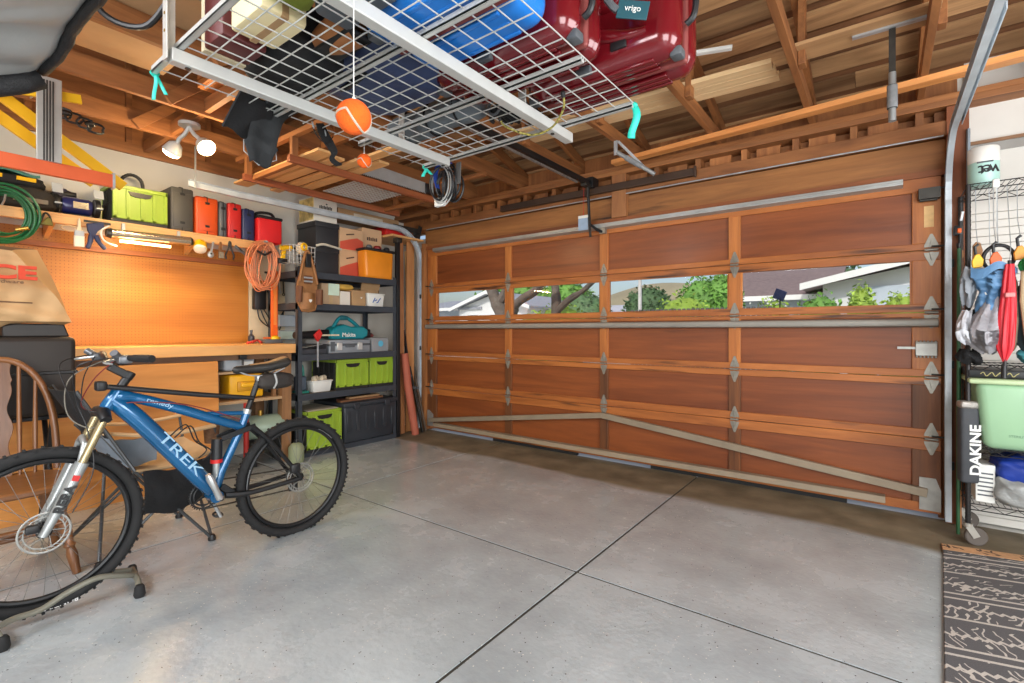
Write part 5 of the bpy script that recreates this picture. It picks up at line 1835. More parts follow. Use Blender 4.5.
g.tube(smooth_path([(-4.45, 2.49, 1.72), (-4.44, 2.52, 1.9), (-4.45, 2.57, 2.02), (-4.44, 2.62, 1.9), (-4.44, 2.67, 1.7)], 6), .014, 6)
g.put('strap', LEA, tbl)
G().box(-4.452, -4.446, 2.535, 2.615, 1.70, 1.78).put('tool_holder', LED, tbl)
G().box(-4.446, -4.44, 2.53, 2.62, 1.715, 1.73).box(-4.446, -4.44, 2.53, 2.62, 1.75, 1.765).put('loop', STEEL, tbl)
G().box(-4.47, -4.43, 2.55, 2.6, 1.86, 1.99).put('clip', BLACKP, tbl, bevel=.004)
G().prism([(2.56, 1.53), (2.575, 1.515), (2.59, 1.53), (2.59, 1.545), (2.56, 1.545)], 'x', -4.403, -4.40).put('maker_patch', WHITEP, tbl)
wbk = thing('wire_basket', 'white wire basket holding rope at the rack top left corner', 'basket', (-4.57, 2.56, 1.89))
g = G()
for i in range(8):
    y = 2.42 + .037 * i
    g.tube([(-4.50, y, 2.07), (-4.51, y + .004, 1.90), (-4.68, y + .004, 1.90), (-4.69, y, 2.07)], .0028, 5)
for z in (1.90, 1.94, 1.98, 2.02, 2.07):
    s = .0 if z > 2.05 else .006
    g.tube([(-4.50 - s, 2.415 + s, z), (-4.50 - s, 2.685 - s, z), (-4.69 + s, 2.685 - s, z), (-4.69 + s, 2.415 + s, z)], .0045 if z > 2.05 else .0028, 5, True)
g.put('wire_frame', WHITEM, wbk)
G().ball((-4.6, 2.60, 2.06), (.06, .055, .06), 14, 10, .12).put('rope_bundle', pm('white_rope', (222, 212, 190), .8, 0, .3, 30, .3), label='bundle of white rope in the wire basket', cat='rope')
G().ring((-4.49, 2.56, 2.06), (1, .3, 0), .03, .012, 24, 8).put('tape_roll', YELLOWP, label='yellow tape roll clipped on the front of the wire basket', cat='tape')
G().tube(smooth_path([(-4.48, 2.68, 2.09), (-4.46, 2.75, 2.11), (-4.46, 2.85, 2.10), (-4.46, 2.95, 2.085)], 6), .012, 8).put('pale_strap', pm('pale_webbing', (190, 184, 168), .7), label='pale twisted strap lying across the black box front', cat='strap')

# ------------------------------------------------------------------ black shelving rack
RX0, RX1, RY0, RY1 = -5.08, -4.5, 2.50, 3.70
RKM = pm('charcoal_rack', (64, 70, 78), .45, .3, .1, 8)
rk = thing('shelving_rack', 'black steel shelving rack packed with boxes in the corner', 'shelving', ((RX0 + RX1) / 2, (RY0 + RY1) / 2, 0))
for (x, y) in ((RX0, RY0), (RX1, RY0), (RX0, RY1), (RX1, RY1)):
    sx = 1 if x == RX0 else -1
    sy = 1 if y == RY0 else -1
    g = G()
    g.box(min(x, x + sx * .045), max(x, x + sx * .045), min(y, y + sy * .004), max(y, y + sy * .004), 0, 1.86)
    g.box(min(x, x + sx * .004), max(x, x + sx * .004), min(y, y + sy * .045), max(y, y + sy * .045), 0, 1.86)
    g.put('post', RKM, rk)
SHZ = [.05, .62, 1.01, 1.515, 1.83]
for z in SHZ:
    g = G()
    g.box(RX1 - .006, RX1 + .004, RY0, RY1, z - .065, z)
    g.box(RX0, RX0 + .01, RY0, RY1, z - .065, z)
    g.box(RX0, RX1, RY0, RY0 + .008, z - .065, z)
    g.box(RX0, RX1, RY1 - .008, RY1, z - .065, z)
    f = g.put('shelf_beam', RKM, rk, bevel=.002)
    G().box(RX0 + .006, RX1 - .007, RY0 + .008, RY1 - .008, z - .018, z - .004).put('shelf_board', pm('shelf_board', (120, 104, 84), .8, 0, .12, 6), f)

SZ = [z - .003 for z in SHZ]


def carton(name, label, x0, x1, y0, y1, z0, z1, m=None, tape=True, group=None):
    t = thing(name, label, 'box', ((x0 + x1) / 2, (y0 + y1) / 2, z0), group)
    G().rbox(x0, x1, y0, y1, z0, z1, .004, 1).put('body', m or CARD, t)
    if tape:
        ym = (y0 + y1) / 2
        G().box(x0 - .001, x1 + .001, ym - .02, ym + .02, z0 + .001, z1 + .001).put('packing_tape', pm('packing_tape', (190, 160, 118), .4), t)
    return t


BX = pm('black_box', (44, 46, 50), .5, 0, .15, 6)
for (z0, z1, lb) in ((1.827, 2.13, 'lower of two black lidded boxes on the rack top shelf'), (2.13, 2.395, 'upper of two black lidded boxes on the rack top shelf')):
    t = thing('lidded_box', lb, 'box', (-4.75, 2.83, z0))
    G().rbox(-5.06, -4.70, 2.81, 3.075, z0, z1 - .05, .008, 2).put('body', BX, t)
    G().rbox(-5.065, -4.692, 2.80, 3.08, z1 - .055, z1, .006, 2).put('lid', BX, t)
wx = carton('carton', 'white carton with small dark print on top of the black boxes', -5.02, -4.72, 2.80, 3.07, 2.395, 2.66, pm('white_carton', (222, 216, 204), .6, 0, .04, 5), False)
g = G()
for k in range(9):
    g.box(-4.7205, -4.7185, 2.86 + .017 * k, 2.872 + .017 * k, 2.535, 2.565 + .006 * (k % 2))
g.ball((-4.72, 2.945, 2.59), (.001, .012, .008), 8, 6)
g.put('print', BLACKP, wx)
G().box(-5.0, -4.73, 2.795, 2.802, 2.41, 2.64).put('printed_side', pm('pale_yellow_print', (206, 186, 120), .6, 0, .5, 16), wx)
REDC = pm('red_carton_print', (206, 84, 62), .6, 0, .1, 4)
for (z0, z1, lb) in ((1.827, 2.13, 'lower beige and red carton beside the black boxes on the rack top'), (2.13, 2.375, 'upper beige and red carton beside the black boxes on the rack top')):
    t = carton('printed_carton', lb, -5.05, -4.70, 3.09, 3.39, z0, z1, pm('beige_carton', (206, 168, 130), .7, 0, .08, 5), False)
    H = z1 - z0
    G().prism([(3.093, z0 + .01), (3.387, z0 + .01), (3.387, z0 + .5 * H), (3.31, z0 + .62 * H), (3.2, z0 + .5 * H), (3.093, z0 + .36 * H)], 'x', -4.701, -4.6985).put('red_print', REDC, t)
    G().bar((-4.698, 3.17, z0 + .7 * H), (-4.698, 3.27, z0 + .78 * H), .002, .014).put('dark_print', pm('brown_print', (84, 60, 50), .6), t)
cb2 = carton('printed_carton', 'tall beige carton with dark print standing behind the orange bin', -5.05, -4.74, 3.41, 3.68, 1.827, 2.43, pm('beige_carton', (206, 168, 130)), False)
g = G()
for k in range(6):
    g.box(-4.7405, -4.7385, 3.47 + .025 * k, 3.488 + .025 * k, 2.29, 2.325 + .006 * (k % 2))
g.put('print', pm('brown_print', (84, 60, 50)), cb2)
ob = thing('plastic_bin', 'orange plastic bin at the right of the rack top shelf', 'bin', (-4.72, 3.46, 1.827))
G().rbox(-4.685, -4.52, 3.29, 3.685, 1.827, 2.15, .03, 3, taper=.94).put('body', pm('amber_plastic', (232, 140, 32), .35, 0, .08, 5), ob)
G().rbox(-4.692, -4.505, 3.28, 3.695, 2.135, 2.165, .01, 2).put('lid', BLACKP, ob)
for i, (y, r_, lb) in enumerate(((3.36, .035, 'small grey ball topped item on the orange bin lid, left'), (3.47, .045, 'dark round item on the middle of the orange bin lid'), (3.6, .035, 'black round item on the orange bin lid, right'))):
    G().lathe([(0, 0), (r_, 0), (r_ * 1.05, .012), (r_ * .7, .034), (0, .04)], (-4.55, y, 2.165), (0, 0, 1), 16).put('float_cap', (GREYP, pm('dark_red', (130, 26, 28)), BLACKP)[i], label=lb, cat='cap')
bp_ = thing('leaning_pole', 'black metal pole standing upright at the rack right end', 'pole', (-4.52, 3.73, 0))
G().box(-4.54, -4.50, 3.71, 3.76, 0, 2.30).put('shaft', BLACKM, bp_, bevel=.004)
G().rbox(-4.56, -4.48, 3.695, 3.775, 2.27, 2.33, .01, 2).put('end_cap', DARKSTEEL, bp_)

# shelf with bottles and cartons
z = SZ[3]
for i, (x, y, m, lb) in enumerate(((-4.62, 2.62, WHITEP, 'white spray bottle at the left of the carton shelf'), (-4.66, 2.71, pm('pale_blue_bottle', (176, 196, 214), .35), 'pale blue spray bottle next to the white one'))):
    t = thing('spray_bottle', lb, 'bottle', (x, y, z))
    G().lathe([(0, 0), (.036, 0), (.04, .01), (.04, .13), (.028, .17), (.014, .19), (.014, .205), (0, .206)], (x, y, z), (0, 0, 1), 18).put('body', m, t)
    G().rbox(x - .015, x + .05, y - .012, y + .012, z + .205, z + .245, .006, 2).put('trigger_head', BLACKP if i else WHITEP, t)
    G().bar((x + .035, y, z + .21), (x + .03, y, z + .165), .008, .008, (0, 1, 0)).put('trigger', REDP, t)
    G().box(x + .037, x + .042, y - .02, y + .02, z + .04, z + .1).put('paper_label', NAVY, t)
c1 = carton('carton', 'plain beige carton on the bottle shelf with a mint notepad against it', -4.95, -4.56, 2.79, 3.0, z, z + .22, pm('tan_carton', (184, 156, 124), .75, 0, .08, 5))
G().box(-4.555, -4.548, 2.86, 2.985, z + .10, z + .22).put('note_pad', pm('mint_paper', (206, 228, 206), .7), label='mint green notepad propped on the beige carton', cat='notepad')
c2 = carton('carton', 'small white and brown carton beside the notepad carton', -4.9, -4.55, 3.0, 3.12, z, z + .15, pm('white_carton', (222, 216, 204)), False)
c3 = carton('carton', 'tan carton with a white heart shaped mark on the bottle shelf', -4.9, -4.54, 3.14, 3.31, z, z + .17, CARD, False)
G().prism([(3.24, z + .09), (3.25, z + .08), (3.262, z + .09), (3.26, z + .1), (3.25, z + .095), (3.243, z + .1)], 'x', -4.5395, -4.5375).put('print', WHITEP, c3)
ylw = soft_bag('yellow_cloth', 'crumpled yellow packing cloth on top of the small cartons', (-4.66, 3.1, z + .2), (.08, .1, .035), pm('yellow_cloth', (214, 168, 74), .8, 0, .2, 8), 'cloth', seed=21)
ob2 = thing('open_carton', 'open cardboard carton with raised flap behind the small white bin', 'box', (-4.78, 3.46, z))
g = G()
g.box(-4.95, -4.66, 3.32, 3.33, z, z + .2).box(-4.95, -4.66, 3.57, 3.58, z, z + .2).box(-4.95, -4.94, 3.32, 3.58, z, z + .2).box(-4.67, -4.66, 3.32, 3.58, z, z + .2).box(-4.95, -4.66, 3.32, 3.58, z, z + .008)
g.put('walls', CARD, ob2)
G().obox((-4.64, 3.45, z + .255), (.006, .25, .12), (0, R(18), 0)).put('flap', CARD, ob2)
wbn2 = thing('small_bin', 'small white plastic bin with blue print on the bottle shelf', 'bin', (-4.58, 3.44, z))
G().rbox(-4.64, -4.535, 3.33, 3.56, z, z + .14, .015, 2, taper=.88).put('body', WHITEP, wbn2)
G().rbox(-4.645, -4.53, 3.325, 3.565, z + .135, z + .15, .005, 1).put('rim', WHITEP, wbn2)
g = G()
for k in range(4):
    g.bar((-4.536, 3.40 + .025 * k, z + .045 + .02 * (k % 2)), (-4.5345, 3.43 + .025 * k, z + .10 - .02 * (k % 3)), .003, .01)
g.put('blue_print', pm('blue_print', (40, 92, 168), .5), wbn2)

# shelf with blower and cases
z = SZ[2]
st1 = thing('organizer_case', 'grey plastic organizer case with silver latches under the leaf blower', 'case', (-4.75, 3.1, z))
SLV = pm('silver_grey', (148, 154, 160), .4, .2, .08, 6)
G().rbox(-5.0, -4.53, 2.86, 3.36, z, z + .14, .012, 2).put('body', SLV, st1)
G().rbox(-5.005, -4.525, 2.855, 3.365, z + .075, z + .10, .006, 1).put('lid_edge', GREYP, st1)
for y in (2.97, 3.22):
    G().rbox(-4.535, -4.512, y - .03, y + .03, z + .03, z + .11, .005, 1).put('latch', pm('latch_silver', (206, 208, 206), .3, .4), st1)
G().rbox(-4.53, -4.505, 3.04, 3.15, z + .06, z + .09, .008, 2).put('handle', GREYP, st1)
G().prism([(2.87, z + .02), (2.92, z + .02), (2.92, z + .12), (2.87, z + .12)], 'x', -4.53, -4.527).put('corner_panel', GREYP, st1)
sm1 = thing('small_box', 'small grey box with a blue round sticker right of the organizer case', 'box', (-4.65, 3.5, z))
G().rbox(-4.9, -4.54, 3.39, 3.62, z, z + .155, .006, 1).put('body', pm('mid_grey_box', (140, 142, 144), .6), sm1)
G().lathe([(0, 0), (.035, 0), (.035, .002), (0, .002)], (-4.54, 3.51, z + .09), (1, 0, 0), 20).put('sticker', pm('sky_sticker', (92, 176, 206), .4), sm1)
G().ball((-4.7, 3.45, z + .185), (.09, .06, .03), 12, 8, .1).put('red_cloth', pm('dusty_red', (124, 62, 58), .8), label='dusty red cloth bundle on the small grey box', cat='cloth')
bl_ = thing('leaf_blower', 'teal leaf blower with long black nozzle lying on the grey case', 'leaf blower', (-4.68, 3.1, z + .14))
MK = pm('teal_housing', (22, 128, 138), .38, 0, .08, 5)
B0 = z + .145
g = G()
g.prism([(2.90, B0 + .03), (2.93, B0 + .0), (3.30, B0 + .0), (3.36, B0 + .03), (3.37, B0 + .10), (3.30, B0 + .14), (3.16, B0 + .135), (3.06, B0 + .16), (2.97, B0 + .13), (2.92, B0 + .09)], 'x', -4.76, -4.57)
body = g.put('housing', MK, bl_, bevel=.018)
G().tube(smooth_path([(-4.665, 2.98, B0 + .12), (-4.665, 3.06, B0 + .225), (-4.665, 3.14, B0 + .235), (-4.665, 3.24, B0 + .18), (-4.665, 3.30, B0 + .13)], 6), .02, 10).put('handle', MK, bl_)
G().rbox(-4.69, -4.64, 3.06, 3.16, B0 + .205, B0 + .25, .01, 2).put('grip', pm('teal_dark', (16, 96, 104), .5), bl_)
G().rbox(-4.74, -4.59, 3.30, 3.42, B0 + .02, B0 + .11, .02, 3).put('battery', BLACKP, bl_)
G().tube([(-4.665, 2.92, B0 + .055), (-4.64, 2.75, B0 + .05), (-4.61, 2.53, B0 + .045)], [.05, .042, .036], 18).put('nozzle', BLACKP, bl_)
lettering('Makita', 'lettering', WHITEP, bl_, (-4.568, 3.115, B0 + .045), (0, 1, 0), (0, 0, 1), .062, .003, .001)
crd = thing('toolbox_tray', 'black open tray of loose tools at the left of the blower shelf', 'tray', (-4.7, 2.68, z))
g = G()
g.box(-4.95, -4.54, 2.55, 2.84, z, z + .008).box(-4.95, -4.54, 2.55, 2.558, z, z + .1).box(-4.95, -4.54, 2.832, 2.84, z, z + .1).box(-4.548, -4.54, 2.55, 2.84, z, z + .05).box(-4.95, -4.942, 2.55, 2.84, z, z + .1)
g.put('walls', pm('charcoal_plastic', (58, 60, 66), .5), crd, bevel=.002)
for i in range(6):
    t = thing('screwdriver', 'loose dark handled screwdriver lying in the black open tray', 'screwdriver', (-4.8, 2.6 + .03 * i, z + .03), 'screwdrivers in the black tray')
    y = 2.585 + .04 * i
    G().tube([(-4.78, y, z + .04 + .006 * i), (-4.70, y + .01, z + .05 + .006 * i), (-4.66, y + .012, z + .055 + .006 * i)], [.013, .015, .011], 10).put('handle', BLACKP if i % 2 else GREYP, t)
    G().cyl((-4.66, y + .012, z + .055 + .006 * i), (-4.57, y + .016, z + .066 + .006 * i), .004, n=8).put('shaft', STEEL, t)
rc = thing('ratchet_clamp', 'red jawed clamp with steel bar hanging at the rack front edge', 'clamp', (-4.49, 2.70, .88))
G().box(-4.492, -4.484, 2.695, 2.71, .88, 1.20).put('bar', STEEL, rc)
G().prism([(2.66, 1.20), (2.72, 1.26), (2.75, 1.21), (2.73, 1.17), (2.70, 1.13), (2.68, 1.16)], 'x', -4.50, -4.475).put('jaw', REDP, rc, bevel=.004)
G().box(-4.494, -4.48, 2.71, 2.94, 1.19, 1.205).put('arm', pm('cream_bar', (216, 200, 170), .5), rc)
jr = thing('glass_jar', 'grey shelf organiser unit at the wall behind the blower nozzle', 'organiser', (-4.95, 2.68, SZ[2] + .0))
g = G()
for (a, b) in ((0, .1), (.14, .24), (.28, .40)):
    g.box(-5.05, -4.97, 2.56, 2.80, z + a, z + b)
g.put('drawer_bank', pm('pale_blue_grey', (150, 160, 168), .5), jr, bevel=.004)
G().box(-4.969, -4.965, 2.57, 2.79, z + .15, z + .23).put('drawer_front', pm('mint_grey', (186, 206, 196), .4), jr)

# shelf with lime crates
z = SZ[1]
folding_crate('lime green folding crate in the middle of the rack, left of its twin', -5.0, -4.53, 2.93, 3.335, z, z + .32)
folding_crate('lime green folding crate at the right end of the rack middle shelf', -5.0, -4.53, 3.345, 3.685, z, z + .325)
for y0, y1 in ((2.95, 3.32), (3.36, 3.67)):
    pass
bs = thing('small_basket', 'small white plastic basket of rags left of the lime crates', 'basket', (-4.62, 2.79, z))
G().rbox(-4.70, -4.54, 2.68, 2.90, z, z + .11, .012, 2, taper=.85).put('body', WHITEP, bs)
G().rbox(-4.706, -4.534, 2.674, 2.906, z + .105, z + .12, .005, 1).put('rim', WHITEP, bs)
for i in range(4):
    G().ball((-4.60 - .03 * (i % 2), 2.73 + .042 * i, z + .135), (.035, .03, .03), 10, 8, .15).put('cotton_rag', pm('cream_rag', (206, 190, 164), .85, 0, .15, 20), label='cream cotton rag ball heaped in the small white basket', cat='rag', group='rags in the small basket')
tg = thing('teal_tool', 'teal and grey corded tool standing at the rack left post', 'tool', (-4.66, 2.60, z))
G().rbox(-4.73, -4.57, 2.56, 2.665, z, z + .025, .01, 2).put('foot_plate', pm('teal_plastic', (40, 138, 124), .45), tg)
G().rbox(-4.71, -4.60, 2.565, 2.655, z + .025, z + .17, .02, 3).put('body', pm('blue_grey_tool', (84, 98, 112), .5), tg)
G().tube(smooth_path([(-4.655, 2.58, z + .16), (-4.655, 2.59, z + .26), (-4.655, 2.63, z + .27), (-4.655, 2.645, z + .17)], 6), .014, 8).put('handle', pm('teal_plastic', (40, 138, 124)), tg)

# on the floor level
folding_crate('lime green folding crate on the rack bottom shelf, lidded with grey sheet', -4.92, -4.45, 2.56, 2.945, SZ[0], SZ[0] + .40)
G().box(-4.88, -4.47, 2.59, 2.92, SZ[0] + .40, SZ[0] + .408).put('grey_sheet', pm('grey_sheet', (170, 162, 144), .7), label='flat grey sheet covering the lime crate on the bottom shelf', cat='sheet')
tt_ = thing('storage_tote', 'large black plastic tote with lid on the rack bottom shelf', 'tote', (-4.72, 3.33, SZ[0]))
BT = pm('black_tote', (46, 50, 56), .45, 0, .12, 6)
G().rbox(-5.0, -4.47, 2.985, 3.675, SZ[0], SZ[0] + .40, .03, 3, taper=.93).put('body', BT, tt_)
G().rbox(-5.02, -4.45, 2.97, 3.69, SZ[0] + .39, SZ[0] + .435, .012, 2).put('lid', BT, tt_)
g = G()
for k in range(6):
    y = 3.03 + .115 * k
    g.rbox(-4.485, -4.472, y, y + .05, SZ[0] + .12, SZ[0] + .35, .005, 1)
g.put('ribs', BT, tt_)
for y in (3.1, 3.5):
    G().rbox(-4.46, -4.442, y, y + .07, SZ[0] + .36, SZ[0] + .42, .005, 1).put('latch', BT, tt_)
WDL = ['brown board lying on the black tote lid, longest', 'reddish board lying on the black tote lid, shorter', 'pale board on top of the two boards on the black tote']
for i, (y0, y1, x, m) in enumerate(((3.0, 3.55, -4.62, 'a'), (3.05, 3.5, -4.70, 'b'), (3.12, 3.52, -4.64, 'c'))):
    zz = SZ[0] + .435 + (.022 if i == 2 else 0)
    G().box(x, x + .07, y0, y1, zz, zz + .02).put('scrap_board', wood('scrap_' + m, ((110, 70, 44), (120, 66, 48), (168, 126, 86))[i], ((150, 104, 68), (160, 96, 70), (206, 164, 118))[i], 'y', .6), label=WDL[i], cat='board', bevel=.001)

# ------------------------------------------------------------------ leaning stock in the corner right of the rack
LEAN = [((-4.62, 3.89, 0), (-4.72, 3.95, 2.34), .06, .03, 'wood', 'brown timber strip leaning nearest the black pole in the corner'),
        ((-4.66, 4.04, 0), (-4.74, 4.12, 2.36), .12, .02, 'tan', 'wide tan board leaning in the corner behind the red roll'),
        ((-4.80, 4.24, 0), (-4.95, 4.25, 2.28), .08, .02, 'pine', 'pale pine board standing in the corner beside the door jamb')]
for (a, b, w, th, m, lb) in LEAN:
    mm = {'wood': wood('lean_brown', (140, 86, 50), (176, 120, 76), 'z', .6), 'tan': wood('lean_tan', (176, 112, 62), (206, 146, 92), 'z', .6), 'pine': wood('lean_pine', (210, 166, 108), (232, 194, 140), 'z', .6)}[m]
    G().bar(a, b, w, th, (1, 0, 0)).put('leaning_board', mm, label=lb, cat='board', bevel=.002)
G().box(-4.75, -4.66, 4.245, 4.29, 0, 1.75).put('leaning_board', wood('lean_pine', (210, 166, 108), (232, 194, 140)), label='pale pine post standing beside the left door track', cat='board', bevel=.002)
G().box(-4.74, -4.66, 4.245, 4.29, 1.75, 2.30).put('leaning_board', wood('lean_white', (190, 170, 146), (214, 198, 176), 'z', .6), label='whitish post end standing above the pale pine post', cat='board', bevel=.002)
g = G()
g.tube([(-4.45, 3.95, .0), (-4.48, 3.925, .25), (-4.52, 3.89, .6), (-4.55, 3.865, .97)], [.044, .047, .047, .044], 16)
g.put('rolled_mat', pm('terracotta_roll', (166, 88, 66), .75, 0, .12, 6), label='terracotta rolled mat leaning in the corner right of the rack', cat='roll')
for i, (a, b, lb) in enumerate((((-4.50, 4.02, 0), (-4.70, 3.98, 1.25), 'dark slim metal rail leaning right of the terracotta roll'), ((-4.48, 4.09, 0), (-4.74, 4.06, .98), 'grey metal rail leaning second from the terracotta roll'),
                              ((-4.50, 4.16, 0), (-4.76, 4.14, .96), 'bronze metal rail leaning closest to the door track'))):
    t = thing('metal_rail', lb, 'rail', a)
    G().bar(a, b, .022, .03, (1, 0, 0)).put('channel', (BLACKM, DARKSTEEL, pm('bronze_rail', (108, 92, 78), .5, .4))[i], t, bevel=.003)
    p = Vector(a).lerp(Vector(b), .55)
    G().obox(p, (.04, .045, .03)).put('clip', GREYP, t)

# ------------------------------------------------------------------ left foreground: windsor chair, black box, paper bag
OAK = wood('honey_oak', (96, 58, 32), (142, 92, 52), 'z', .42, 6, .08, coat=.3)
OAKY = wood('honey_oak_seat', (112, 68, 36), (160, 104, 56), 'y', .42, 6, .08, coat=.3)
wc = thing('windsor_chair', 'brown wooden bow back chair beside the bicycle front wheel', 'chair', (-3.52, .42, 0))
CYc, HWc = .42, .235
seat = []
for k in range(28):
    a = 2 * PI * k / 28
    seat.append((-3.52 + .24 * math.copysign(abs(math.cos(a)) ** .7, math.cos(a)), CYc + .235 * math.copysign(abs(math.sin(a)) ** .7, math.sin(a))))
G().prism(seat, 'z', .432, .468).put('seat', OAKY, wc, bevel=.01)
P = []
for k in range(25):
    a = PI * k / 24
    zz = .47 + .615 * math.sin(a) ** .75 if 0 < k < 24 else .47
    P.append((-3.70 - .16 * (zz - .47), CYc + (HWc - .02 + .02 * math.sin(a)) * math.cos(a), zz))
G().tube(P, .017, 10).put('back_bow', OAK, wc)
for dy in (-.2, -.14, -.075, .075, .14):
    zt = .47 + .615 * math.sin(math.acos(min(1, abs(dy) / HWc))) ** .75
    if dy == -.2:
        continue
    g = G().tube([(-3.70, CYc + dy * .9, .465), (-3.70 - .08 * (zt - .47), CYc + dy * .95, .47 + .4 * (zt - .47)), (-3.70 - .16 * (zt - .47), CYc + dy, zt)], [.008, .0115, .008], 10)
    g.put('spindle', OAK, wc)
sp = []
for k in range(41):
    t_ = k / 40
    w_ = .036 + .012 * math.sin(t_ * 19) * (1 - abs(2 * t_ - 1) * .4) + .012 * (t_ > .8)
    sp.append((w_, .465 + .62 * t_))
g = G().prism([(CYc + w_, z) for (w_, z) in sp] + [(CYc - w_, z) for (w_, z) in reversed(sp)], 'x', -.006, .006,
              Matrix.Translation((-3.70, 0, 0)) @ Matrix.Translation((0, 0, .47)) @ Matrix.Rotation(-math.atan(.16), 4, 'Y') @ Matrix.Translation((0, 0, -.47)))
g.put('carved_splat', OAK, wc, bevel=.002)
LEGT = [(0, .018), (.1, .02), (.22, .024), (.3, .018), (.33, .026), (.36, .018), (.5, .025), (.62, .027), (.7, .019), (.74, .026), (.78, .02), (.9, .016), (1, .012)]
for (tx, ty, bx, by) in ((-3.36, .57, -3.285, .64), (-3.36, .27, -3.285, .20), (-3.67, .56, -3.77, .645), (-3.67, .28, -3.77, .195)):
    a, b = Vector((bx, by, 0)), Vector((tx, ty, .44))
    G().tube([a.lerp(b, t_) for (t_, r_) in LEGT], [r_ for (t_, r_) in LEGT], 12).put('leg', OAK, wc)
for (p, q) in (((-3.315, .61, .18), (-3.73, .615, .18)), ((-3.315, .23, .18), (-3.73, .225, .18)), ((-3.52, .612, .18), (-3.52, .228, .18)), ((-3.31, .605, .27), (-3.31, .235, .27))):
    m_ = Vector(p).lerp(Vector(q), .5)
    G().tube([p, m_, q], [.009, .014, .009], 10).put('stretcher', OAK, wc)

stn = thing('folding_stand', 'black folding stand carrying the large black case behind the chair', 'stand', (-4.05, .2, 0))
for y in (.66, -.2):
    G().tube([(-4.30, y, .02), (-3.95, y, .72)], .014, 8).put('leg', BLACKM, stn)
    G().tube([(-3.85, y, .02), (-4.20, y, .72)], .014, 8).put('leg', BLACKM, stn)
G().box(-4.24, -3.90, -.3, .72, .72, .742).put('tray', BLACKM, stn, bevel=.003)
bc = thing('black_case', 'large black hard case under the brown paper bag behind the chair', 'case', (-4.05, .3, .742))
BCM = pm('worn_black', (46, 40, 36), .5, 0, .25, 4)
G().rbox(-4.24, -3.88, -.28, .755, .742, 1.205, .03, 3).put('shell', BCM, bc)
G().rbox(-4.245, -3.875, -.285, .76, .985, 1.005, .004, 1).put('seam', BLACKP, bc)
G().prism([(.45, 1.205), (.74, 1.205), (.715, 1.282), (.62, 1.284), (.5, 1.284), (.45, 1.27)], 'x', -4.2, -3.97).put('raised_lid', BCM, bc, bevel=.008)
pb = thing('paper_bag', 'crumpled brown paper shopping bag with red lettering on the black case', 'bag', (-4.02, .4, 1.205))
KRAFT = pm('kraft_paper', (196, 158, 112), .8, 0, .1, 4, .2, bscale=7)


def bagface(u, v):
    # front face: u along y (-.1 .. .73), v up
    yr = .735 - .245 * v ** 1.25
    y = -.15 + (yr + .15) * u
    z = 1.295 + .405 * v
    bulge = .05 * math.sin(PI * u) * math.sin(PI * min(1, v * 1.1)) + .02 * math.sin(9 * u + 5 * v) * math.sin(7 * v + 2 * u) + .012 * math.sin(23 * v + 11 * u) * math.sin(6 * u + 2 * v) + .008 * math.sin(37 * u - 13 * v)
    return (-3.90 - .07 * v + bulge, y, z)


def bagback(u, v):
    yr = .79 - .17 * v ** 1.1
    return (-4.22 + .10 * v - .02 * math.sin(8 * u + 6 * v), -.15 + (yr + .15) * u, 1.295 + .445 * v)


g = G()
g.surf(bagface, 30, 24)
G().surf(bagback, 30, 24, .003).put('back_panel', pm('kraft_inner', (112, 82, 54), .85, 0, .15, 5), pb, ang=60)
g.surf(lambda u, v: tuple(Vector(bagface(1, v)).lerp(Vector(bagback(1, v)), u) + Vector((0, -.03 * math.sin(PI * u), 0))), 8, 24)
g.surf(lambda u, v: tuple(Vector(bagface(0, v)).lerp(Vector(bagback(0, v)), u)), 4, 24)
g.surf(lambda u, v: tuple(Vector(bagface(v, 0)).lerp(Vector(bagback(v, 0)), u)), 4, 30)
g.surf(lambda u, v: tuple(Vector(bagface(v, 0)) + Vector((-.02 - .05 * u, -.02 * u, (-.088 + .075 * max(0, min(1, (v - .62) / .1))) * u + .004 * math.sin(17 * v)))), 4, 30)
g.put('paper_body', KRAFT, pb, ang=50)
RINK = pm('red_ink', (206, 66, 36), .6, 0, .1, 20)
lettering('ACE', 'lettering', RINK, pb, (-3.862, .425, 1.565), (0, 1, 0), (-.15, 0, .98), .105, .012, .004, wscale=1.55)
lettering('Hardware', 'small_print', pm('brown_ink', (110, 80, 56), .7), pb, (-3.856, .45, 1.515), (0, 1, 0), (-.15, 0, .98), .026, .006, 0, wscale=1.4)
G().tube([(-3.86, .30, 1.40), (-3.853, .42, 1.402), (-3.868, .56, 1.40)], .004, 5).put('fold_line', pm('brown_ink', (110, 80, 56)), pb)

# ------------------------------------------------------------------ folding camp chair
cc_ = thing('camp_chair', 'folding camp chair with beige seat and black side pouch behind the bicycle', 'chair', (-3.45, 1.0, 0))
TUBE = pm('grey_chair_tube', (82, 84, 86), .4, .4, .1, 10)
F1, F2, F3, F4 = Vector((-3.165, 1.225, .012)), Vector((-3.72, 1.24, .012)), Vector((-3.25, .72, .012)), Vector((-3.80, .70, .012))
T1, T2, T3, T4 = Vector((-3.17, 1.24, .67)), Vector((-3.74, 1.25, .67)), Vector((-3.30, .74, .69)), Vector((-3.80, .73, .69))
S1, S2, S3, S4 = Vector((-3.20, 1.26, .525)), Vector((-3.72, 1.26, .54)), Vector((-3.20, .86, .485)), Vector((-3.74, .86, .52))
for (a, b) in ((F1, S3), (F3, S1), (F2, S4), (F4, S2), (F1, S2), (F2, S1), (F3, S4), (F4, S3)):
    G().tube([a, b], .0085, 8).put('leg', TUBE, cc_)
for (a, b) in ((S1, T1), (S2, T2), (S3, T3), (S4, T4)):
    G().tube([a, b], .0085, 8).put('pole', TUBE, cc_)
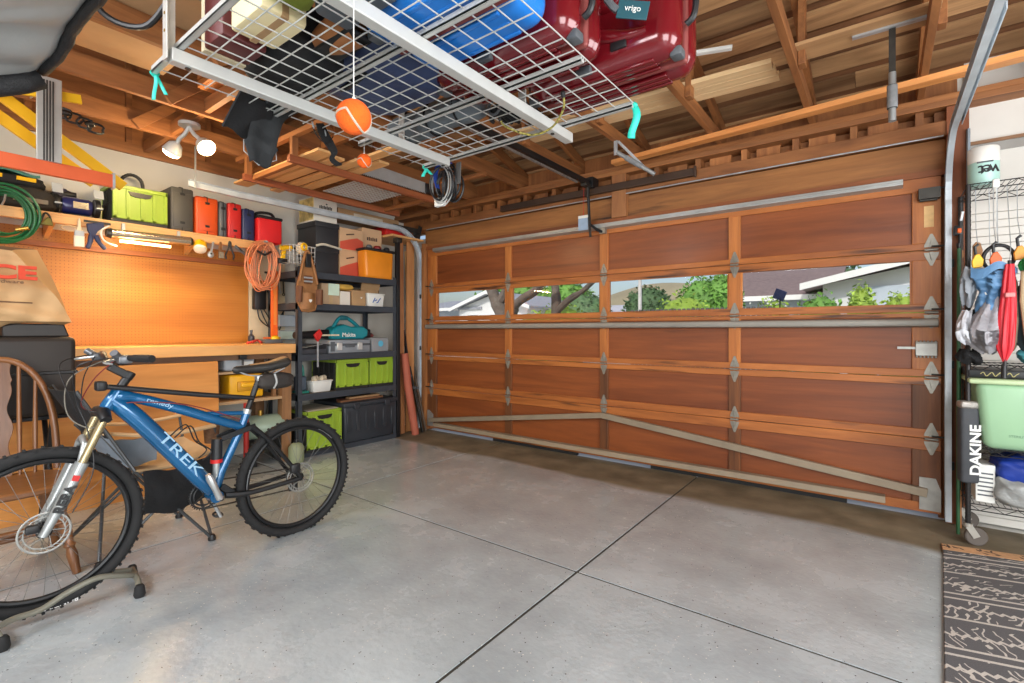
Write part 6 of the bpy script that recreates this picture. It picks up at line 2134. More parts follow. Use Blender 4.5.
for f in (F1, F2, F3, F4):
    G().lathe([(0, -.012), (.02, -.012), (.022, 0), (.014, .022), (0, .024)], f, (0, 0, 1), 12).put('foot_cap', BLACKP, cc_)
TAN = pm('beige_canvas', (196, 164, 124), .85, 0, .08, 10, .1)


def cseat(u, v):
    a = S3.lerp(S1, u)
    b = S4.lerp(S2, u)
    p = a.lerp(b, v)
    p.z -= .012 * math.sin(PI * v) + .03 * math.sin(PI * u)
    return tuple(p)


G().surf(cseat, 14, 14, .006).put('seat', TAN, cc_, ang=80)
g = G()
g.surf(lambda u, v: (S3.lerp(S1, .08 + .86 * u) + Vector((.01 + .03 * math.sin(PI * v), 0, -.012 - .03 * math.sin(PI * u) - (.24 - .03 * abs(u - .5)) * v + .006 * math.sin(12 * u))))[:], 16, 10, .01)
g.put('side_pouch', BLACKF, cc_, ang=80)
G().tube([cseat(k / 14, 0) for k in range(15)], .008, 8).put('seat_edge', pm('beige_piping', (176, 146, 108), .8), cc_)
B3, B4 = Vector((-3.30, .64, .93)), Vector((-3.80, .63, .93))
G().tube([S3, B3], .0085, 8).put('back_pole', TUBE, cc_)
G().tube([S4, B4], .0085, 8).put('back_pole', TUBE, cc_)


def cback(u, v):
    a = S3.lerp(S4, u)
    b = B3.lerp(B4, u)
    p = a.lerp(b, v)
    p.y -= .05 * math.sin(PI * u)
    return p


G().surf(lambda u, v: cback(u, .42 + .58 * v), 12, 8, .006).put('back_panel', BLACKF, cc_, ang=80)
G().surf(lambda u, v: cback(u, .05 + .37 * v), 12, 8, .006).put('lower_back', pm('blue_grey_canvas', (128, 140, 152), .8, 0, .12, 8, .2), cc_, ang=80)
for (a, b) in ((T3, T1), (T4, T2)):
    g = G()
    g.surf(lambda u, v: tuple(a.lerp(b, u) + Vector((-.03 + .06 * v, 0, -.03 * math.sin(PI * u) + .008 * math.sin(PI * v)))), 14, 4, .01)
    g.put('armrest', TAN, cc_, ang=80)
g = G()
g.lathe([(.036, -.10), (.042, -.02), (.045, 0), (.041, -.002), (.032, -.095)], T1 + Vector((-.04, .0, .0)), (0, 0, 1), 18)
g.put('cup_holder', pm('brown_mesh', (112, 78, 52), .8, 0, .3, 60), cc_)
G().surf(lambda u, v: (-3.33 - .02 * v, .78 + .22 * u, .64 - .17 * v * (1 - .15 * u) + .006 * math.sin(9 * u)), 8, 6, .012).put('arm_pocket', pm('blue_grey_canvas', (128, 140, 152)), cc_, ang=80)

# ------------------------------------------------------------------ mountain bike
BXc = -2.88
bk = thing('mountain_bike', 'blue full suspension mountain bike standing before the workbench', 'bicycle', (BXc, 1.03, 0))
BLUE = pm('metallic_blue', (8, 92, 142), .22, .25, .15, 4, coat=.8)
SILV = pm('silver_fork', (168, 172, 172), .3, .5, .06, 10)
GOLD = pm('stanchion', (172, 156, 120), .25, .7, .06, 10)


def bp3(y, z, dx=0):
    return Vector((BXc + dx, y, z))


def wheel(nm, c, yaw, flat=0):
    ax = Vector((math.cos(yaw), math.sin(yaw), 0))
    fwd = Vector((-math.sin(yaw), math.cos(yaw), 0))
    up = Vector((0, 0, 1))
    Rr = .357
    g = G()
    g.ring(c, ax, Rr - .026, .0245, 72, 12)
    n = 76
    for k in range(n):
        a = 2 * PI * k / n
        rad = fwd * math.cos(a) + up * math.sin(a)
        tan_ = -fwd * math.sin(a) + up * math.cos(a)
        for (off, w) in (((-.008, .011), (.010, .011)) if k % 2 else ((-.021, .009), (.021, .009))):
            p = c + rad * (Rr - (.0 if abs(off) < .015 else .010)) + ax * off
            g.bar(p - tan_ * .0055, p + tan_ * .0055, w, .007, rad)
    if flat:
        g.v = [(x, y, max(z, .001)) for (x, y, z) in g.v]
    else:
        g.v = [(x, y, max(z, .001)) for (x, y, z) in g.v]
    t = g.put(nm, RUBBER, bk, ang=50)
    g = G()
    g.ring(c, ax, Rr - .062, .012, 72, 8, 1.1)
    g.put('rim', BLACKM, t)
    g = G()
    for k in range(30):
        a = 2 * PI * (k // 2) / 15 + (.11 if k % 2 else -.11)
        rad = fwd * math.cos(a) + up * math.sin(a)
        a2 = a + (.75 if (k // 2) % 2 else -.75)
        r2 = fwd * math.cos(a2) + up * math.sin(a2)
        g.cyl(c + r2 * .024 + ax * (.028 if k % 2 else -.028), c + rad * (Rr - .066), .001, n=5)
    g.put('spokes', pm('spoke_steel', (120, 120, 118), .4, .6), t)
    g = G()
    g.lathe([(.0, -.055), (.012, -.055), (.012, -.04), (.027, -.036), (.027, -.028), (.017, -.02), (.017, .02), (.027, .028), (.027, .036), (.012, .04), (.012, .055), (0, .055)], c, ax, 20)
    g.put('hub', BLACKM, t)
    g = G()
    rc_ = c + ax * .047
    g.ring(rc_, ax, .083, .0042, 48, 6, .25)
    g.ring(rc_, ax, .066, .0028, 40, 6, .3)
    for k in range(24):
        a = 2 * PI * k / 24
        r1 = fwd * math.cos(a) + up * math.sin(a)
        r2 = fwd * math.cos(a + .25) + up * math.sin(a + .25)
        g.bar(rc_ + r1 * .066, rc_ + r2 * .084, .002, .006, ax)
    for k in range(5):
        a = 2 * PI * k / 5
        r1 = fwd * math.cos(a) + up * math.sin(a)
        r2 = fwd * math.cos(a + .5) + up * math.sin(a + .5)
        g.bar(rc_ + r2 * .02, rc_ + r1 * .068, .0025, .009, ax)
    g.put('brake_rotor', pm('rotor_steel', (150, 150, 146), .4, .6), t)
    return t, ax, fwd


RH = bp3(1.592, .345)
FH = bp3(.450, .382, .0)
wr_t, axr, fwr = wheel('rear_wheel', RH, 0, True)
wf_t, axf, fwf = wheel('front_wheel', FH, R(-3))
WHL = pm('white_decal', (226, 226, 226), .4)
lettering('BONTRAGER', 'tyre_lettering', WHL, wf_t, (BXc + .021, .475, .05), (0, -1, .0), (.0, 0, -1), .03, .004)
for (t, c, s) in ((wr_t, RH, 1), (wf_t, FH, -1)):
    for a0 in (40, 160):
        pts = arc(c + Vector((.0135, 0, 0)), .302, a0, a0 + 22, 8, (0, 1, 0), (0, 0, 1))
        G().tube(pts, .0055, 6, squash=.3).put('rim_decal', pm('grey_decal', (150, 152, 154), .4), t)
# frame
HT0, HT1 = bp3(.668, .888), bp3(.708, .955)
HB = HT1 - HT0
g = G()
g.tube([HT0 - HB * .15, HT0, HT1, HT1 + HB * .1], [.026, .03, .028, .026], 16)
g.tube(smooth_path([bp3(.685, .915), bp3(.77, .83), bp3(.90, .665), bp3(1.075, .435), bp3(1.12, .37)], 6), [.030, .032, .036, .039, .041, .042] + [.043] * 12 + [.041, .039, .037, .035, .033, .03, .028], 14)
g.tube(smooth_path([bp3(.70, .935), bp3(.78, .915), bp3(.95, .845), bp3(1.12, .765), bp3(1.265, .70)], 6), [.032, .033, .033, .032, .03] + [.026] * 14 + [.024] * 6, 14)
g.tube([bp3(1.30, .79), bp3(1.25, .66), bp3(1.16, .47), bp3(1.125, .37)], [.022, .022, .024, .03], 14)
g.tube(smooth_path([bp3(1.05, .80), bp3(1.15, .79), bp3(1.29, .775)], 5), .013, 10)
g.lathe([(0, -.04), (.032, -.04), (.032, .04), (0, .04)], bp3(1.125, .35), (1, 0, 0), 20)
fr_ = g.put('frame', BLUE, bk, ang=60)
dd = Vector((0, 1.075 - .77, .435 - .83)).normalized()
dn = Vector((1, 0, 0)).cross(dd)
lettering('TREK', 'lettering', pm('ice_blue_decal', (150, 190, 216), .35), fr_, bp3(.955, .61, .0425), dd, dn, .066, .005, .0, wscale=1.9)
dd2 = Vector((0, 1.12 - .78, .765 - .915)).normalized()
lettering('remedy', 'lettering', pm('ice_blue_decal', (176, 206, 226)), fr_, bp3(.87, .882, .026), dd2, Vector((1, 0, 0)).cross(dd2), .03, .004, .0, wscale=1.3)
# rear triangle, shock, linkage
g = G()
for s in (-1, 1):
    g.tube(smooth_path([bp3(1.17, .345, .03 * s), bp3(1.30, .33, .05 * s), bp3(1.585, .345, .065 * s)], 5), [.018] * 5 + [.014] * 5 + [.012], 8)
    g.tube(smooth_path([bp3(1.31, .70, .035 * s), bp3(1.42, .58, .05 * s), bp3(1.585, .35, .066 * s)], 5), [.013] * 5 + [.012] * 5 + [.011], 8)
g.put('rear_triangle', BLACKM, bk)
for s in (-1, 1):
    G().bar(bp3(1.15, .655, .03 * s), bp3(1.33, .70, .035 * s), .008, .03, (0, 0, 1)).put('rocker_link', BLACKM, bk, bevel=.004)
    G().bar(bp3(1.15, .40, .035 * s), bp3(1.21, .345, .035 * s), .008, .035, (0, 0, 1)).put('pivot_link', BLACKM, bk, bevel=.004)
sh_ = G().tube([bp3(1.14, .655), bp3(1.138, .60), bp3(1.137, .53)], [.026, .028, .028], 14).put('rear_shock', BLACKP, bk)
G().cyl(bp3(1.137, .53), bp3(1.134, .43), .017, n=14).put('shock_shaft', SILV, sh_)
G().cyl(bp3(1.1375, .545), bp3(1.137, .525), .0295, n=16).put('shock_ring', REDP, sh_)
# fork
g = G()
ax_ = (HT0 - FH)
crown = bp3(.645, .845)
fk = None
low = G()
sta = G()
dirf = (crown - FH).normalized()
for s in (-1, 1):
    o = Vector((.064 * s, 0, 0))
    low.tube([FH + o + Vector((0, -.012, -.01)), FH + o + dirf * .12, FH + o + dirf * .27, FH + o + dirf * .30], [.016, .021, .024, .026], 14)
    sta.cyl(FH + o + dirf * .29, crown + o, .017, n=14)
low.tube([FH + Vector((-.064, 0, 0)) + dirf * .27, FH + Vector((-.05, -.02, .0)) + dirf * .385, FH + Vector((0, -.03, 0)) + dirf * .41, FH + Vector((.05, -.02, .0)) + dirf * .385, FH + Vector((.064, 0, 0)) + dirf * .27], .014, 10)
fork = low.put('fork', SILV, bk)
sta.put('stanchion', GOLD, fork)
G().tube([crown + Vector((-.085, 0, -.01)), crown + Vector((-.05, 0, .02)), crown + Vector((.05, 0, .02)), crown + Vector((.085, 0, -.01))], [.022, .026, .026, .022], 12).tube([crown + Vector((0, 0, .0)), HT0], .022, 12).put('crown', BLACKP, fork)
G().cyl(crown + Vector((-.066, .002, .03)), crown + Vector((-.066, 0, .0)), .02, n=14).put('lockout_dial', pm('gold_cap', (196, 160, 92), .3, .6), fork)
lettering('REBA', 'lettering', BLACKP, fork, FH + Vector((.0875, 0, 0)) + dirf * .145, dirf, Vector((1, 0, 0)).cross(dirf), .05, .012, .002)
G().obox(FH + Vector((.086, 0, 0)) + dirf * .235, (.006, .024, .024), (R(-20), 0, 0)).put('red_badge', REDP, fork)
G().rbox(BXc + .05, BXc + .075, .385, .43, .395, .43, .008, 2).put('brake_caliper', BLACKP, fork)
# cockpit
stem0 = HT1 + HB.normalized() * .09
g = G()
g.cyl(HT1, stem0, .019, n=14)
g.bar(stem0 - Vector((0, 0, .012)), bp3(.675, 1.075), .036, .034, (0, 0, 1))
g.cyl(stem0 - HB.normalized() * .025, stem0 + HB.normalized() * .012, .022, n=14)
g.put('stem', BLACKM, bk, bevel=.004)
hbar = [bp3(.675, 1.09, dx) + Vector((0, .05 * (abs(dx) / .33) ** 2, .03 * min(1, abs(dx) / .12))) for dx in (-.34, -.25, -.15, -.08, 0, .08, .15, .25, .34)]
hb_ = G().tube(smooth_path(hbar, 4), .0135, 10).put('handlebar', BLACKM, bk)
for s in (0, -1):
    a, b = hbar[s], hbar[1 if s == 0 else -2]
    e = (a - b).normalized()
    G().tube([b + (a - b) * .0, b + (a - b) * .5, a + e * .01, a + e * .03], [.016, .017, .017, .016], 12).put('grip', BLACKP, hb_)
for sgn in (-1, 1):
    i0 = bp3(.69, 1.115, .20 * sgn)
    g = G().rbox(i0.x - .025, i0.x + .025, i0.y - .035, i0.y + .02, i0.z - .02, i0.z + .018, .01, 2)
    g.cyl(i0 + Vector((0, -.03, .01)), i0 + Vector((.02 * sgn, -.05, .03)), .016, n=12)
    p_ = g.put('shifter', pm('shifter_grey', (110, 112, 116), .35, .5, .3, 30), hb_)
    G().tube(smooth_path([i0 + Vector((-.02 * sgn, -.03, 0)), i0 + Vector((.03 * sgn, -.085, -.01)), i0 + Vector((.10 * sgn, -.075, -.015))], 5), [.006, .006, .006, .006, .006, .006, .005, .005, .005, .005, .004], 8).put('brake_lever', SILV, p_)
    P = smooth_path([i0 + Vector((0, -.04, .01)), i0 + Vector((-.05 * sgn, -.16, -.03)), bp3(.55, .93, .05 * sgn), bp3(.585, .80, .06 * sgn), bp3(.60, .62, .085 * sgn), bp3(.53, .45, .08 * sgn)], 8)
    G().tube(P, .0025, 6).put('brake_hose', BLACKP, hb_)
    P = smooth_path([i0 + Vector((-.03 * sgn, -.03, 0)), bp3(.60, 1.02, .08 * sgn), bp3(.58, .90, -.02 * sgn), bp3(.66, .865, -.03 * sgn), bp3(.75, .90, .034 * sgn), bp3(1.0, .855, .03 * sgn), bp3(1.25, .745, .03 * sgn)], 8)
    G().tube(P, .0025, 6).put('cable', pm('red_cable', (120, 30, 28), .5) if sgn > 0 else BLACKP, hb_)
P = smooth_path([bp3(.69, 1.10, -.12), bp3(.555, 1.02, -.1), bp3(.535, .87, -.04), bp3(.60, .80, .02), bp3(.68, .83, .04)], 8)
G().tube(P, .0025, 6).put('cable', pm('pale_cable', (120, 116, 106), .4), hb_)
cbx = G().tube([bp3(.645, .985, .02), bp3(1.05, .905, .02), bp3(1.32, .858, .02)], [.013, .0135, .012], 10).put('crossbar_adapter', BLACKP, bk)
G().rbox(BXc - .005, BXc + .045, .62, .66, .965, 1.01, .008, 2).put('adapter_hook', BLACKM, cbx)
# drive train
cr = G()
for r_ in (.068, .052):
    cr.ring(bp3(1.10, .345, -.055), (1, 0, 0), r_, .005, 44, 6, .4)
for k in range(36):
    a = 2 * PI * k / 36
    cr.obox(bp3(1.10 + .076 * math.cos(a), .345 + .076 * math.sin(a), -.055), (.003, .006, .006), (a, 0, 0))
for k in range(4):
    a = PI * k / 2 + .5
    cr.bar(bp3(1.10, .345, -.055), bp3(1.10 + .068 * math.cos(a), .345 + .068 * math.sin(a), -.055), .006, .016, (1, 0, 0))
cr.put('chainring', BLACKM, bk)
BBc = bp3(1.125, .35)
arm_d = Vector((0, -.055, .125)).normalized()
g = G()
g.tube([BBc + Vector((.075, 0, 0)), BBc + Vector((.08, 0, 0)) + arm_d * .06, BBc + Vector((.085, 0, 0)) + arm_d * .13, BBc + Vector((.085, 0, 0)) + arm_d * .155], [.026, .023, .028, .016], 12, squash=.7)
crk0 = g.put('crank_arm', pm('polished_crank', (196, 198, 198), .25, .6, .06, 10), bk)
g = G()
g.tube([BBc + Vector((-.075, 0, 0)), BBc + Vector((-.085, 0, 0)) - arm_d * .1, BBc + Vector((-.085, 0, 0)) - arm_d * .17], [.019, .014, .013], 12, squash=.7)
g.put('crank_arm', pm('polished_crank', (196, 198, 198)), bk)
crk = crk0
G().cyl(BBc + Vector((.085, 0, 0)), BBc + Vector((.098, 0, 0)), .011, n=14).put('crank_bolt', BLACKM, crk)
pe = BBc + Vector((-.12, 0, 0)) - arm_d * .165
G().ring(pe, (.3, .2, 1), .024, .006, 20, 6).cyl(pe, pe + Vector((.04, 0, 0)), .008, n=10).put('pedal', BLACKM, bk)
cas = G()
for r_ in (.05, .042, .034, .026):
    cas.ring(RH + Vector((-.03 - .3 * (.05 - r_), 0, 0)), (1, 0, 0), r_, .003, 32, 6, .5)
cas.put('cassette', DARKSTEEL, bk)
ch_ = G()
P0, P1 = bp3(1.10, .345 + .073, -.055), bp3(1.585, .345 + .042, -.045)
Q0, Q1 = bp3(1.10, .345 - .073, -.055), bp3(1.60, .255, -.045)
ch_.tube([P0, P1], .0045, 6).tube([Q0, Q1], .0045, 6)
ch_.put('chain', DARKSTEEL, bk)
dl = G().rbox(BXc - .07, BXc - .045, 1.57, 1.63, .24, .31, .01, 2).cyl(bp3(1.60, .26, -.06), bp3(1.60, .26, -.05), .018, n=12).cyl(bp3(1.61, .31, -.06), bp3(1.61, .31, -.05), .018, n=12)
dl.put('derailleur', BLACKM, bk)
G().rbox(BXc + .045, BXc + .075, 1.52, 1.58, .385, .44, .01, 2).put('rear_caliper', BLACKP, bk)
# seat
G().tube([bp3(1.295, .775), bp3(1.36, .955)], .0155, 12).put('seat_post', BLACKM, bk)
G().cyl(bp3(1.292, .77), bp3(1.300, .795), .024, n=14).put('seat_clamp', SILV, bk)
G().rbox(BXc - .02, BXc + .02, 1.345, 1.385, .95, .985, .006, 2).put('seat_clamp', SILV, bk)


def saddle(u, v):
    # u nose->tail, v around
    w = .018 + .062 * max(0, (u - .35) / .65) ** 1.3 + .012 * u
    h = .02 + .012 * u
    y = 1.215 + .315 * u
    zc = 1.022 + .02 * u ** 2 + .018 * max(0, (u - .6)) / .4
    a = 2 * PI * v
    e = min(1, u / .06) ** .5 * min(1, (1.02 - u) / .08) ** .5
    return (BXc + w * math.cos(a) * e, y, zc + h * math.sin(a) * e * (1 if math.sin(a) > 0 else 1.1))


sd = G().surf(saddle, 26, 20).put('saddle', pm('saddle_black', (36, 34, 32), .5, 0, .15, 6), bk, ang=180)
G().surf(lambda u, v: (lambda p: (BXc + (p[0] - BXc) * .75, p[1], p[2] + .003))(saddle(.3 + .66 * u, .08 + .34 * v)), 14, 8).put('saddle_top', pm('worn_tan', (150, 112, 72), .6, 0, .2, 10), sd, ang=180)
g = G()
for s in (-1, 1):
    g.tube(smooth_path([bp3(1.25, 1.01, .012 * s), bp3(1.32, .985, .02 * s), bp3(1.42, .985, .022 * s), bp3(1.50, 1.02, .035 * s)], 5), .0035, 6)
g.put('saddle_rails', STEEL, sd)
sbg = soft_bag('saddle_bag', None, bp3(1.455, .945), (.05, .105, .048), pm('dark_brown_nylon', (44, 38, 34), .7, 0, .2, 10, .2), wr=.02, seed=31, pw=.6, parent=bk)
G().tube(smooth_path([bp3(1.43, .99, .052), bp3(1.44, .94, .056), bp3(1.43, .905, .04)], 5), .006, 6).put('bag_strap', pm('grey_reflector', (160, 160, 158), .5), sbg)
# water bottle cage
P = [bp3(.93, .70, .03), bp3(1.0, .75, .035), bp3(1.04, .66, .035), bp3(1.10, .60, .03), bp3(1.06, .56, .03)]
G().tube(smooth_path(P, 5), .0035, 6).tube(smooth_path([p - Vector((.06, 0, 0)) for p in P], 5), .0035, 6).tube([P[2], P[2] - Vector((.06, 0, 0))], .0035, 6).put('bottle_cage', BLACKM, bk)

bst = thing('bicycle_stand', 'grey tubular floor stand with black rubber feet under the front wheel', 'bike stand', (-2.86, .5, 0))
SG = pm('grey_stand', (122, 120, 108), .45, .2, .1, 8)
G().tube(smooth_path([(-2.74, .29, .085), (-2.78, .35, .082), (-2.80, .43, .075), (-2.815, .52, .105), (-2.82, .62, .125), (-2.84, .72, .09), (-2.87, .775, .06)], 6), .0125, 10).put('main_tube', SG, bst)
G().tube([(-2.98, .22, .03), (-2.94, .27, .085), (-2.74, .29, .085), (-2.72, .31, .03)], .0125, 10).put('cross_tube', SG, bst)
G().tube([(-3.02, .80, .03), (-2.96, .785, .06), (-2.80, .765, .06), (-2.76, .76, .03)], .0125, 10).tube([(-2.83, .66, .115), (-2.93, .70, .09), (-2.95, .785, .06)], .0105, 10).put('cross_tube', SG, bst)
for (x, y) in ((-2.98, .22), (-2.72, .31), (-3.02, .80), (-2.76, .76)):
    G().lathe([(0, 0), (.02, 0), (.024, .012), (.02, .045), (.014, .055), (0, .056)], (x, y, 0), (0, 0, 1), 16).put('rubber_foot', RUBBER, bst)

# ------------------------------------------------------------------ right side: wire shelf, hung things, tote, rug
def wire_shelf(g, x0, x1, y0, y1, z):
    for zz in (z, z - .034):
        g.tube([(x0, y0, zz), (x1, y0, zz)], .0032, 6)
        g.tube([(x0, y1, zz), (x1, y1, zz)], .0032, 6)
        g.tube([(x0, y0, zz), (x0, y1, zz)], .0032, 6)
        g.tube([(x1, y0, zz), (x1, y1, zz)], .0032, 6)
    n = int((x1 - x0) / .05)
    for k in range(n):
        a = x0 + (x1 - x0) * k / n
        b = x0 + (x1 - x0) * (k + 1) / n
        za, zb = (z - .034, z) if k % 2 else (z, z - .034)
        for y in (y0, y1):
            g.tube([(a, y, za), (b, y, zb)], .0022, 5)
    for k in range(int((x1 - x0) / .026)):
        x = x0 + .026 * k
        g.tube([(x, y0, z + .003), (x, y1, z + .003)], .0017, 5)


WR = thing('wire_shelf_rack', 'black wire shelving rack on casters at the right of the door', 'shelving', (1.0, 4.05, 0))
WX0, WX1, WY0, WY1 = .40, 1.62, 3.86, 4.185
WM = pm('black_wire', (44, 42, 42), .4, .4, .12, 10)
for (x, y) in ((WX0, WY0), (WX1, WY0), (WX0, WY1), (WX1, WY1)):
    g = G()
    g.cyl((x, y, .11), (x, y, 2.09), .0125, n=12)
    k = .15
    while k < 2.08:
        g.cyl((x, y, k), (x, y, k + .008), .0138, n=12)
        k += .0254
    g.put('post', WM, WR)
    cst = G()
    rz_ = R(35)
    d = Vector((math.cos(rz_), math.sin(rz_) * .3, 0)).normalized()
    cst.cyl((x, y, .105), (x, y, .125), .022, n=14)
    for s in (-1, 1):
        o = Vector((-d.y, d.x, 0)) * .017 * s
        A = Vector((x, y, .11)) + o
        cst.bar(A, A + d * .035 + Vector((0, 0, -.06)), .003, .034, d)
    cs = cst.put('caster', pm('caster_steel', (182, 180, 172), .4, .6), WR)
    wc_ = Vector((x, y, .052)) + d * .035
    G().lathe([(0, -.012), (.03, -.012), (.046, -.013), (.052, -.008), (.052, .008), (.046, .013), (.03, .012), (0, .012)], wc_, (-d.y, d.x, 0), 24).put('caster_wheel', pm('caster_rubber', (92, 84, 78), .7), cs)
for z in (2.09, 1.045, .565, .24):
    g = G()
    wire_shelf(g, WX0, WX1, WY0, WY1, z)
    g.put('wire_shelf', WM, WR)
WZ = lambda z: z + .006

wp = thing('wipes_canister', 'white and mint towel canister on top of the wire shelf', 'canister', (.475, 4.05, WZ(2.09)))
cx_, cy_ = .482, 4.0
zb = WZ(2.09)
G().lathe([(0, 0), (.066, 0), (.07, .006), (.07, .14), (0, .14)], (cx_, cy_, zb), (0, 0, 1), 32).put('label_band', pm('mint_label', (168, 206, 196), .35, 0, .04, 6), wp)
G().lathe([(.07, .0), (.0712, .004), (.0712, .082), (.066, .09), (0, .092)], (cx_, cy_, zb + .138), (0, 0, 1), 32).put('lid', pm('clear_white', (226, 224, 218), .25), wp)
ang0 = math.atan2(-cy_, -cx_)
for i, chs in enumerate('tew'):
    a = ang0 - .12 + i * .36
    # letters wrap round the can and read from above the shelf
    d = Vector((math.cos(a), math.sin(a), 0))
    lettering(chs, 'lettering', BLACKP, wp, Vector((cx_, cy_, zb + .085)) + d * .0705, (d.y, -d.x, 0), (0, 0, -1), .088, .002, .001)
a = ang0 + .1
d = Vector((math.cos(a), math.sin(a), 0))
G().obox(Vector((cx_, cy_, zb + .132)) + d * .0695, (.003, .07, .009), (0, 0, a)).put('printed_line', GREYP, wp)
hk = thing('plastic_hanger', 'white plastic clip and cord hanging from the top wire shelf', 'clip', (.52, 3.85, 1.6))
G().rbox(.50, .53, 3.842, 3.856, 2.05, 2.10, .004, 1).put('clip', WHITEP, hk)
G().tube([(.515, 3.848, 2.05), (.515, 3.846, 1.85), (.512, 3.845, 1.68)], .002, 5).put('cord', WHITEP, hk)

FR = 3.835
# ring carabiner and spring clamps
cr_ = thing('carabiner', 'large black ring carabiner hanging below the top wire shelf', 'carabiner', (.50, FR, 1.55))
G().tube([(.52 + .062 * math.cos(a), FR - .02, 1.645 + .075 * math.sin(a) * (1 if math.sin(a) > 0 else .9)) for a in [2 * PI * i / 36 for i in range(36)]], .0095, 10, True).put('ring', BLACKP, cr_)
G().tube([(.52, FR - .02, 1.72), (.52, FR + .01, 1.80), (.52, FR + .025, 2.06)], .003, 6).put('hook', STEEL, cr_)
CL = [(.432, 1.63, YELLOWP, 'yellow spring clamp at the left of the ring carabiner'), (.505, 1.635, ORANGEP, 'orange spring clamp hanging inside the ring carabiner'), (.60, 1.66, pm('amber_clamp', (226, 150, 40), .4), 'amber spring clamp at the right of the ring carabiner')]
for (x, z, m, lb) in CL:
    t = thing('spring_clamp', lb, 'clamp', (x, FR - .05, z))
    y = FR - .055
    G().prism([(x - .022, z - .035), (x + .02, z - .03), (x + .024, z + .01), (x + .006, z + .045), (x - .012, z + .04), (x - .026, z + .005)], 'y', y - .012, y + .012).put('handle', m, t, bevel=.004)
    G().tube([(x - .008, y, z + .04), (x - .012, y, z + .085), (x + .004, y, z + .10)], .007, 8).put('jaw', BLACKP, t)
    G().tube([(x, y, z + .1), (x, FR + .01, z + .2), (x, FR + .025, 2.06)], .002, 5).put('hook', STEEL, t)
pdl = G().prism([(.435, 1.62), (.475, 1.62), (.48, 1.72), (.47, 1.765), (.45, 1.775), (.435, 1.75)], 'y', 4.0, 4.02)
pdl.put('wooden_paddle', wood('paddle', (150, 104, 66), (184, 138, 94), 'z', .6), label='brown rounded wooden paddle end behind the ring carabiner', cat='paddle', bevel=.004)


def cloth_bag(name, label, cat, pts, w, m, d=.05, seed=1, group=None, fold=.3):
    """hanging bundle: pts is a centre line from top to bottom, w the half widths"""
    t = thing(name, label, cat, pts[-1], group)
    P = smooth_path(pts, 6)
    rn = random.Random(seed)
    ph = [rn.uniform(0, 6.3) for _ in range(6)]
    n = len(P)

    def wv(u):
        f = u * (len(w) - 1)
        i = min(int(f), len(w) - 2)
        return w[i] + (w[i + 1] - w[i]) * (f - i)

    def fn(u, v):
        p = P[min(int(u * (n - 1) + .5), n - 1)]
        a = 2 * PI * v
        k = 1 + fold * .3 * math.sin(5 * a + ph[0] + 2 * u) + fold * .25 * math.sin(8 * a + ph[1] - 3 * u) + fold * .12 * math.sin(13 * a + 9 * u)
        r_ = wv(u) * k
        return (p[0] + r_ * math.cos(a), p[1] + min(r_, d) * math.sin(a) * .9, p[2] + .01 * math.sin(3 * a + ph[2]))
    G().surf(fn, 40, 48).put('cloth', m, t, ang=180)
    return t


BG = pm('blue_denim_nylon', (86, 128, 168), .55, 0, .2, 9, .25)
b1 = cloth_bag('stuff_sack', 'blue nylon sack tied and hanging from the wire shelf', 'bag', [(.488, FR - .06, 1.58), (.485, FR - .08, 1.50), (.475, FR - .08, 1.43), (.47, FR - .08, 1.34), (.47, FR - .075, 1.31)], [.085, .075, .042, .052, .045, .015], BG, .06, 3, fold=.45)
G().surf(lambda u, v: (.40 + .18 * u, FR - .10 - .03 * math.sin(PI * u), 1.60 - .02 * math.sin(8 * u) - .06 * v * (1 - .5 * u)), 12, 6, .006).put('draped_flap', BG, b1, ang=80)
G().tube([(.41, FR - .06, 1.585), (.44, FR - .09, 1.50), (.46, FR - .11, 1.44)], .004, 6).put('draw_cord', WHITEP, b1)
G().tube([(.488, FR - .05, 1.585), (.488, FR, 1.75), (.488, FR + .025, 2.06)], .002, 5).put('hook', STEEL, b1)
sg_ = cloth_bag('shopping_bag', 'pale grey cloth bag behind the rack post beside the blue sack', 'bag', [(.395, FR - .05, 1.60), (.392, FR - .06, 1.5), (.39, FR - .06, 1.38)], [.02, .036, .034, .02], pm('pale_grey_cloth', (150, 156, 164), .7, 0, .15, 9, .2), .03, 4)
tj = cloth_bag('jacket', 'taupe jacket hanging behind the blue sack', 'jacket', [(.545, FR - .03, 1.56), (.55, FR - .04, 1.40), (.54, FR - .05, 1.22), (.54, FR - .045, 1.14)], [.03, .052, .06, .055, .035], pm('taupe_cloth', (146, 128, 108), .75, 0, .2, 9, .25), .045, 5)
sj = cloth_bag('jacket', 'silver grey shiny jacket bundled in front of the rack post', 'jacket', [(.49, FR - .10, 1.42), (.462, FR - .11, 1.30), (.455, FR - .11, 1.20), (.47, FR - .10, 1.12)], [.015, .05, .07, .062, .02], pm('silver_nylon', (170, 168, 174), .35, .1, .3, 8, .3), .045, 6, fold=.6)
dj = cloth_bag('cap', 'black cap tucked behind the silver jacket', 'cap', [(.45, FR - .05, 1.36), (.45, FR - .06, 1.30), (.455, FR - .06, 1.24)], [.03, .05, .055, .03], BLACKF, .04, 7)
wg = cloth_bag('glove', 'white and grey glove bundle left of the rack post', 'glove', [(.385, FR - .08, 1.35), (.37, FR - .10, 1.28), (.375, FR - .10, 1.21), (.39, FR - .09, 1.17)], [.018, .028, .032, .03, .012], pm('white_grey_cloth', (206, 208, 214), .6, 0, .25, 14, .2), .03, 8, fold=.5)
bs2 = cloth_bag('shoe_bag', 'black bag lying on the wire shelf left end under the jackets', 'bag', [(.385, FR - .03, 1.13), (.40, FR - .03, 1.09), (.42, FR - .02, 1.055)], [.03, .05, .05, .02], BLACKF, .05, 9)

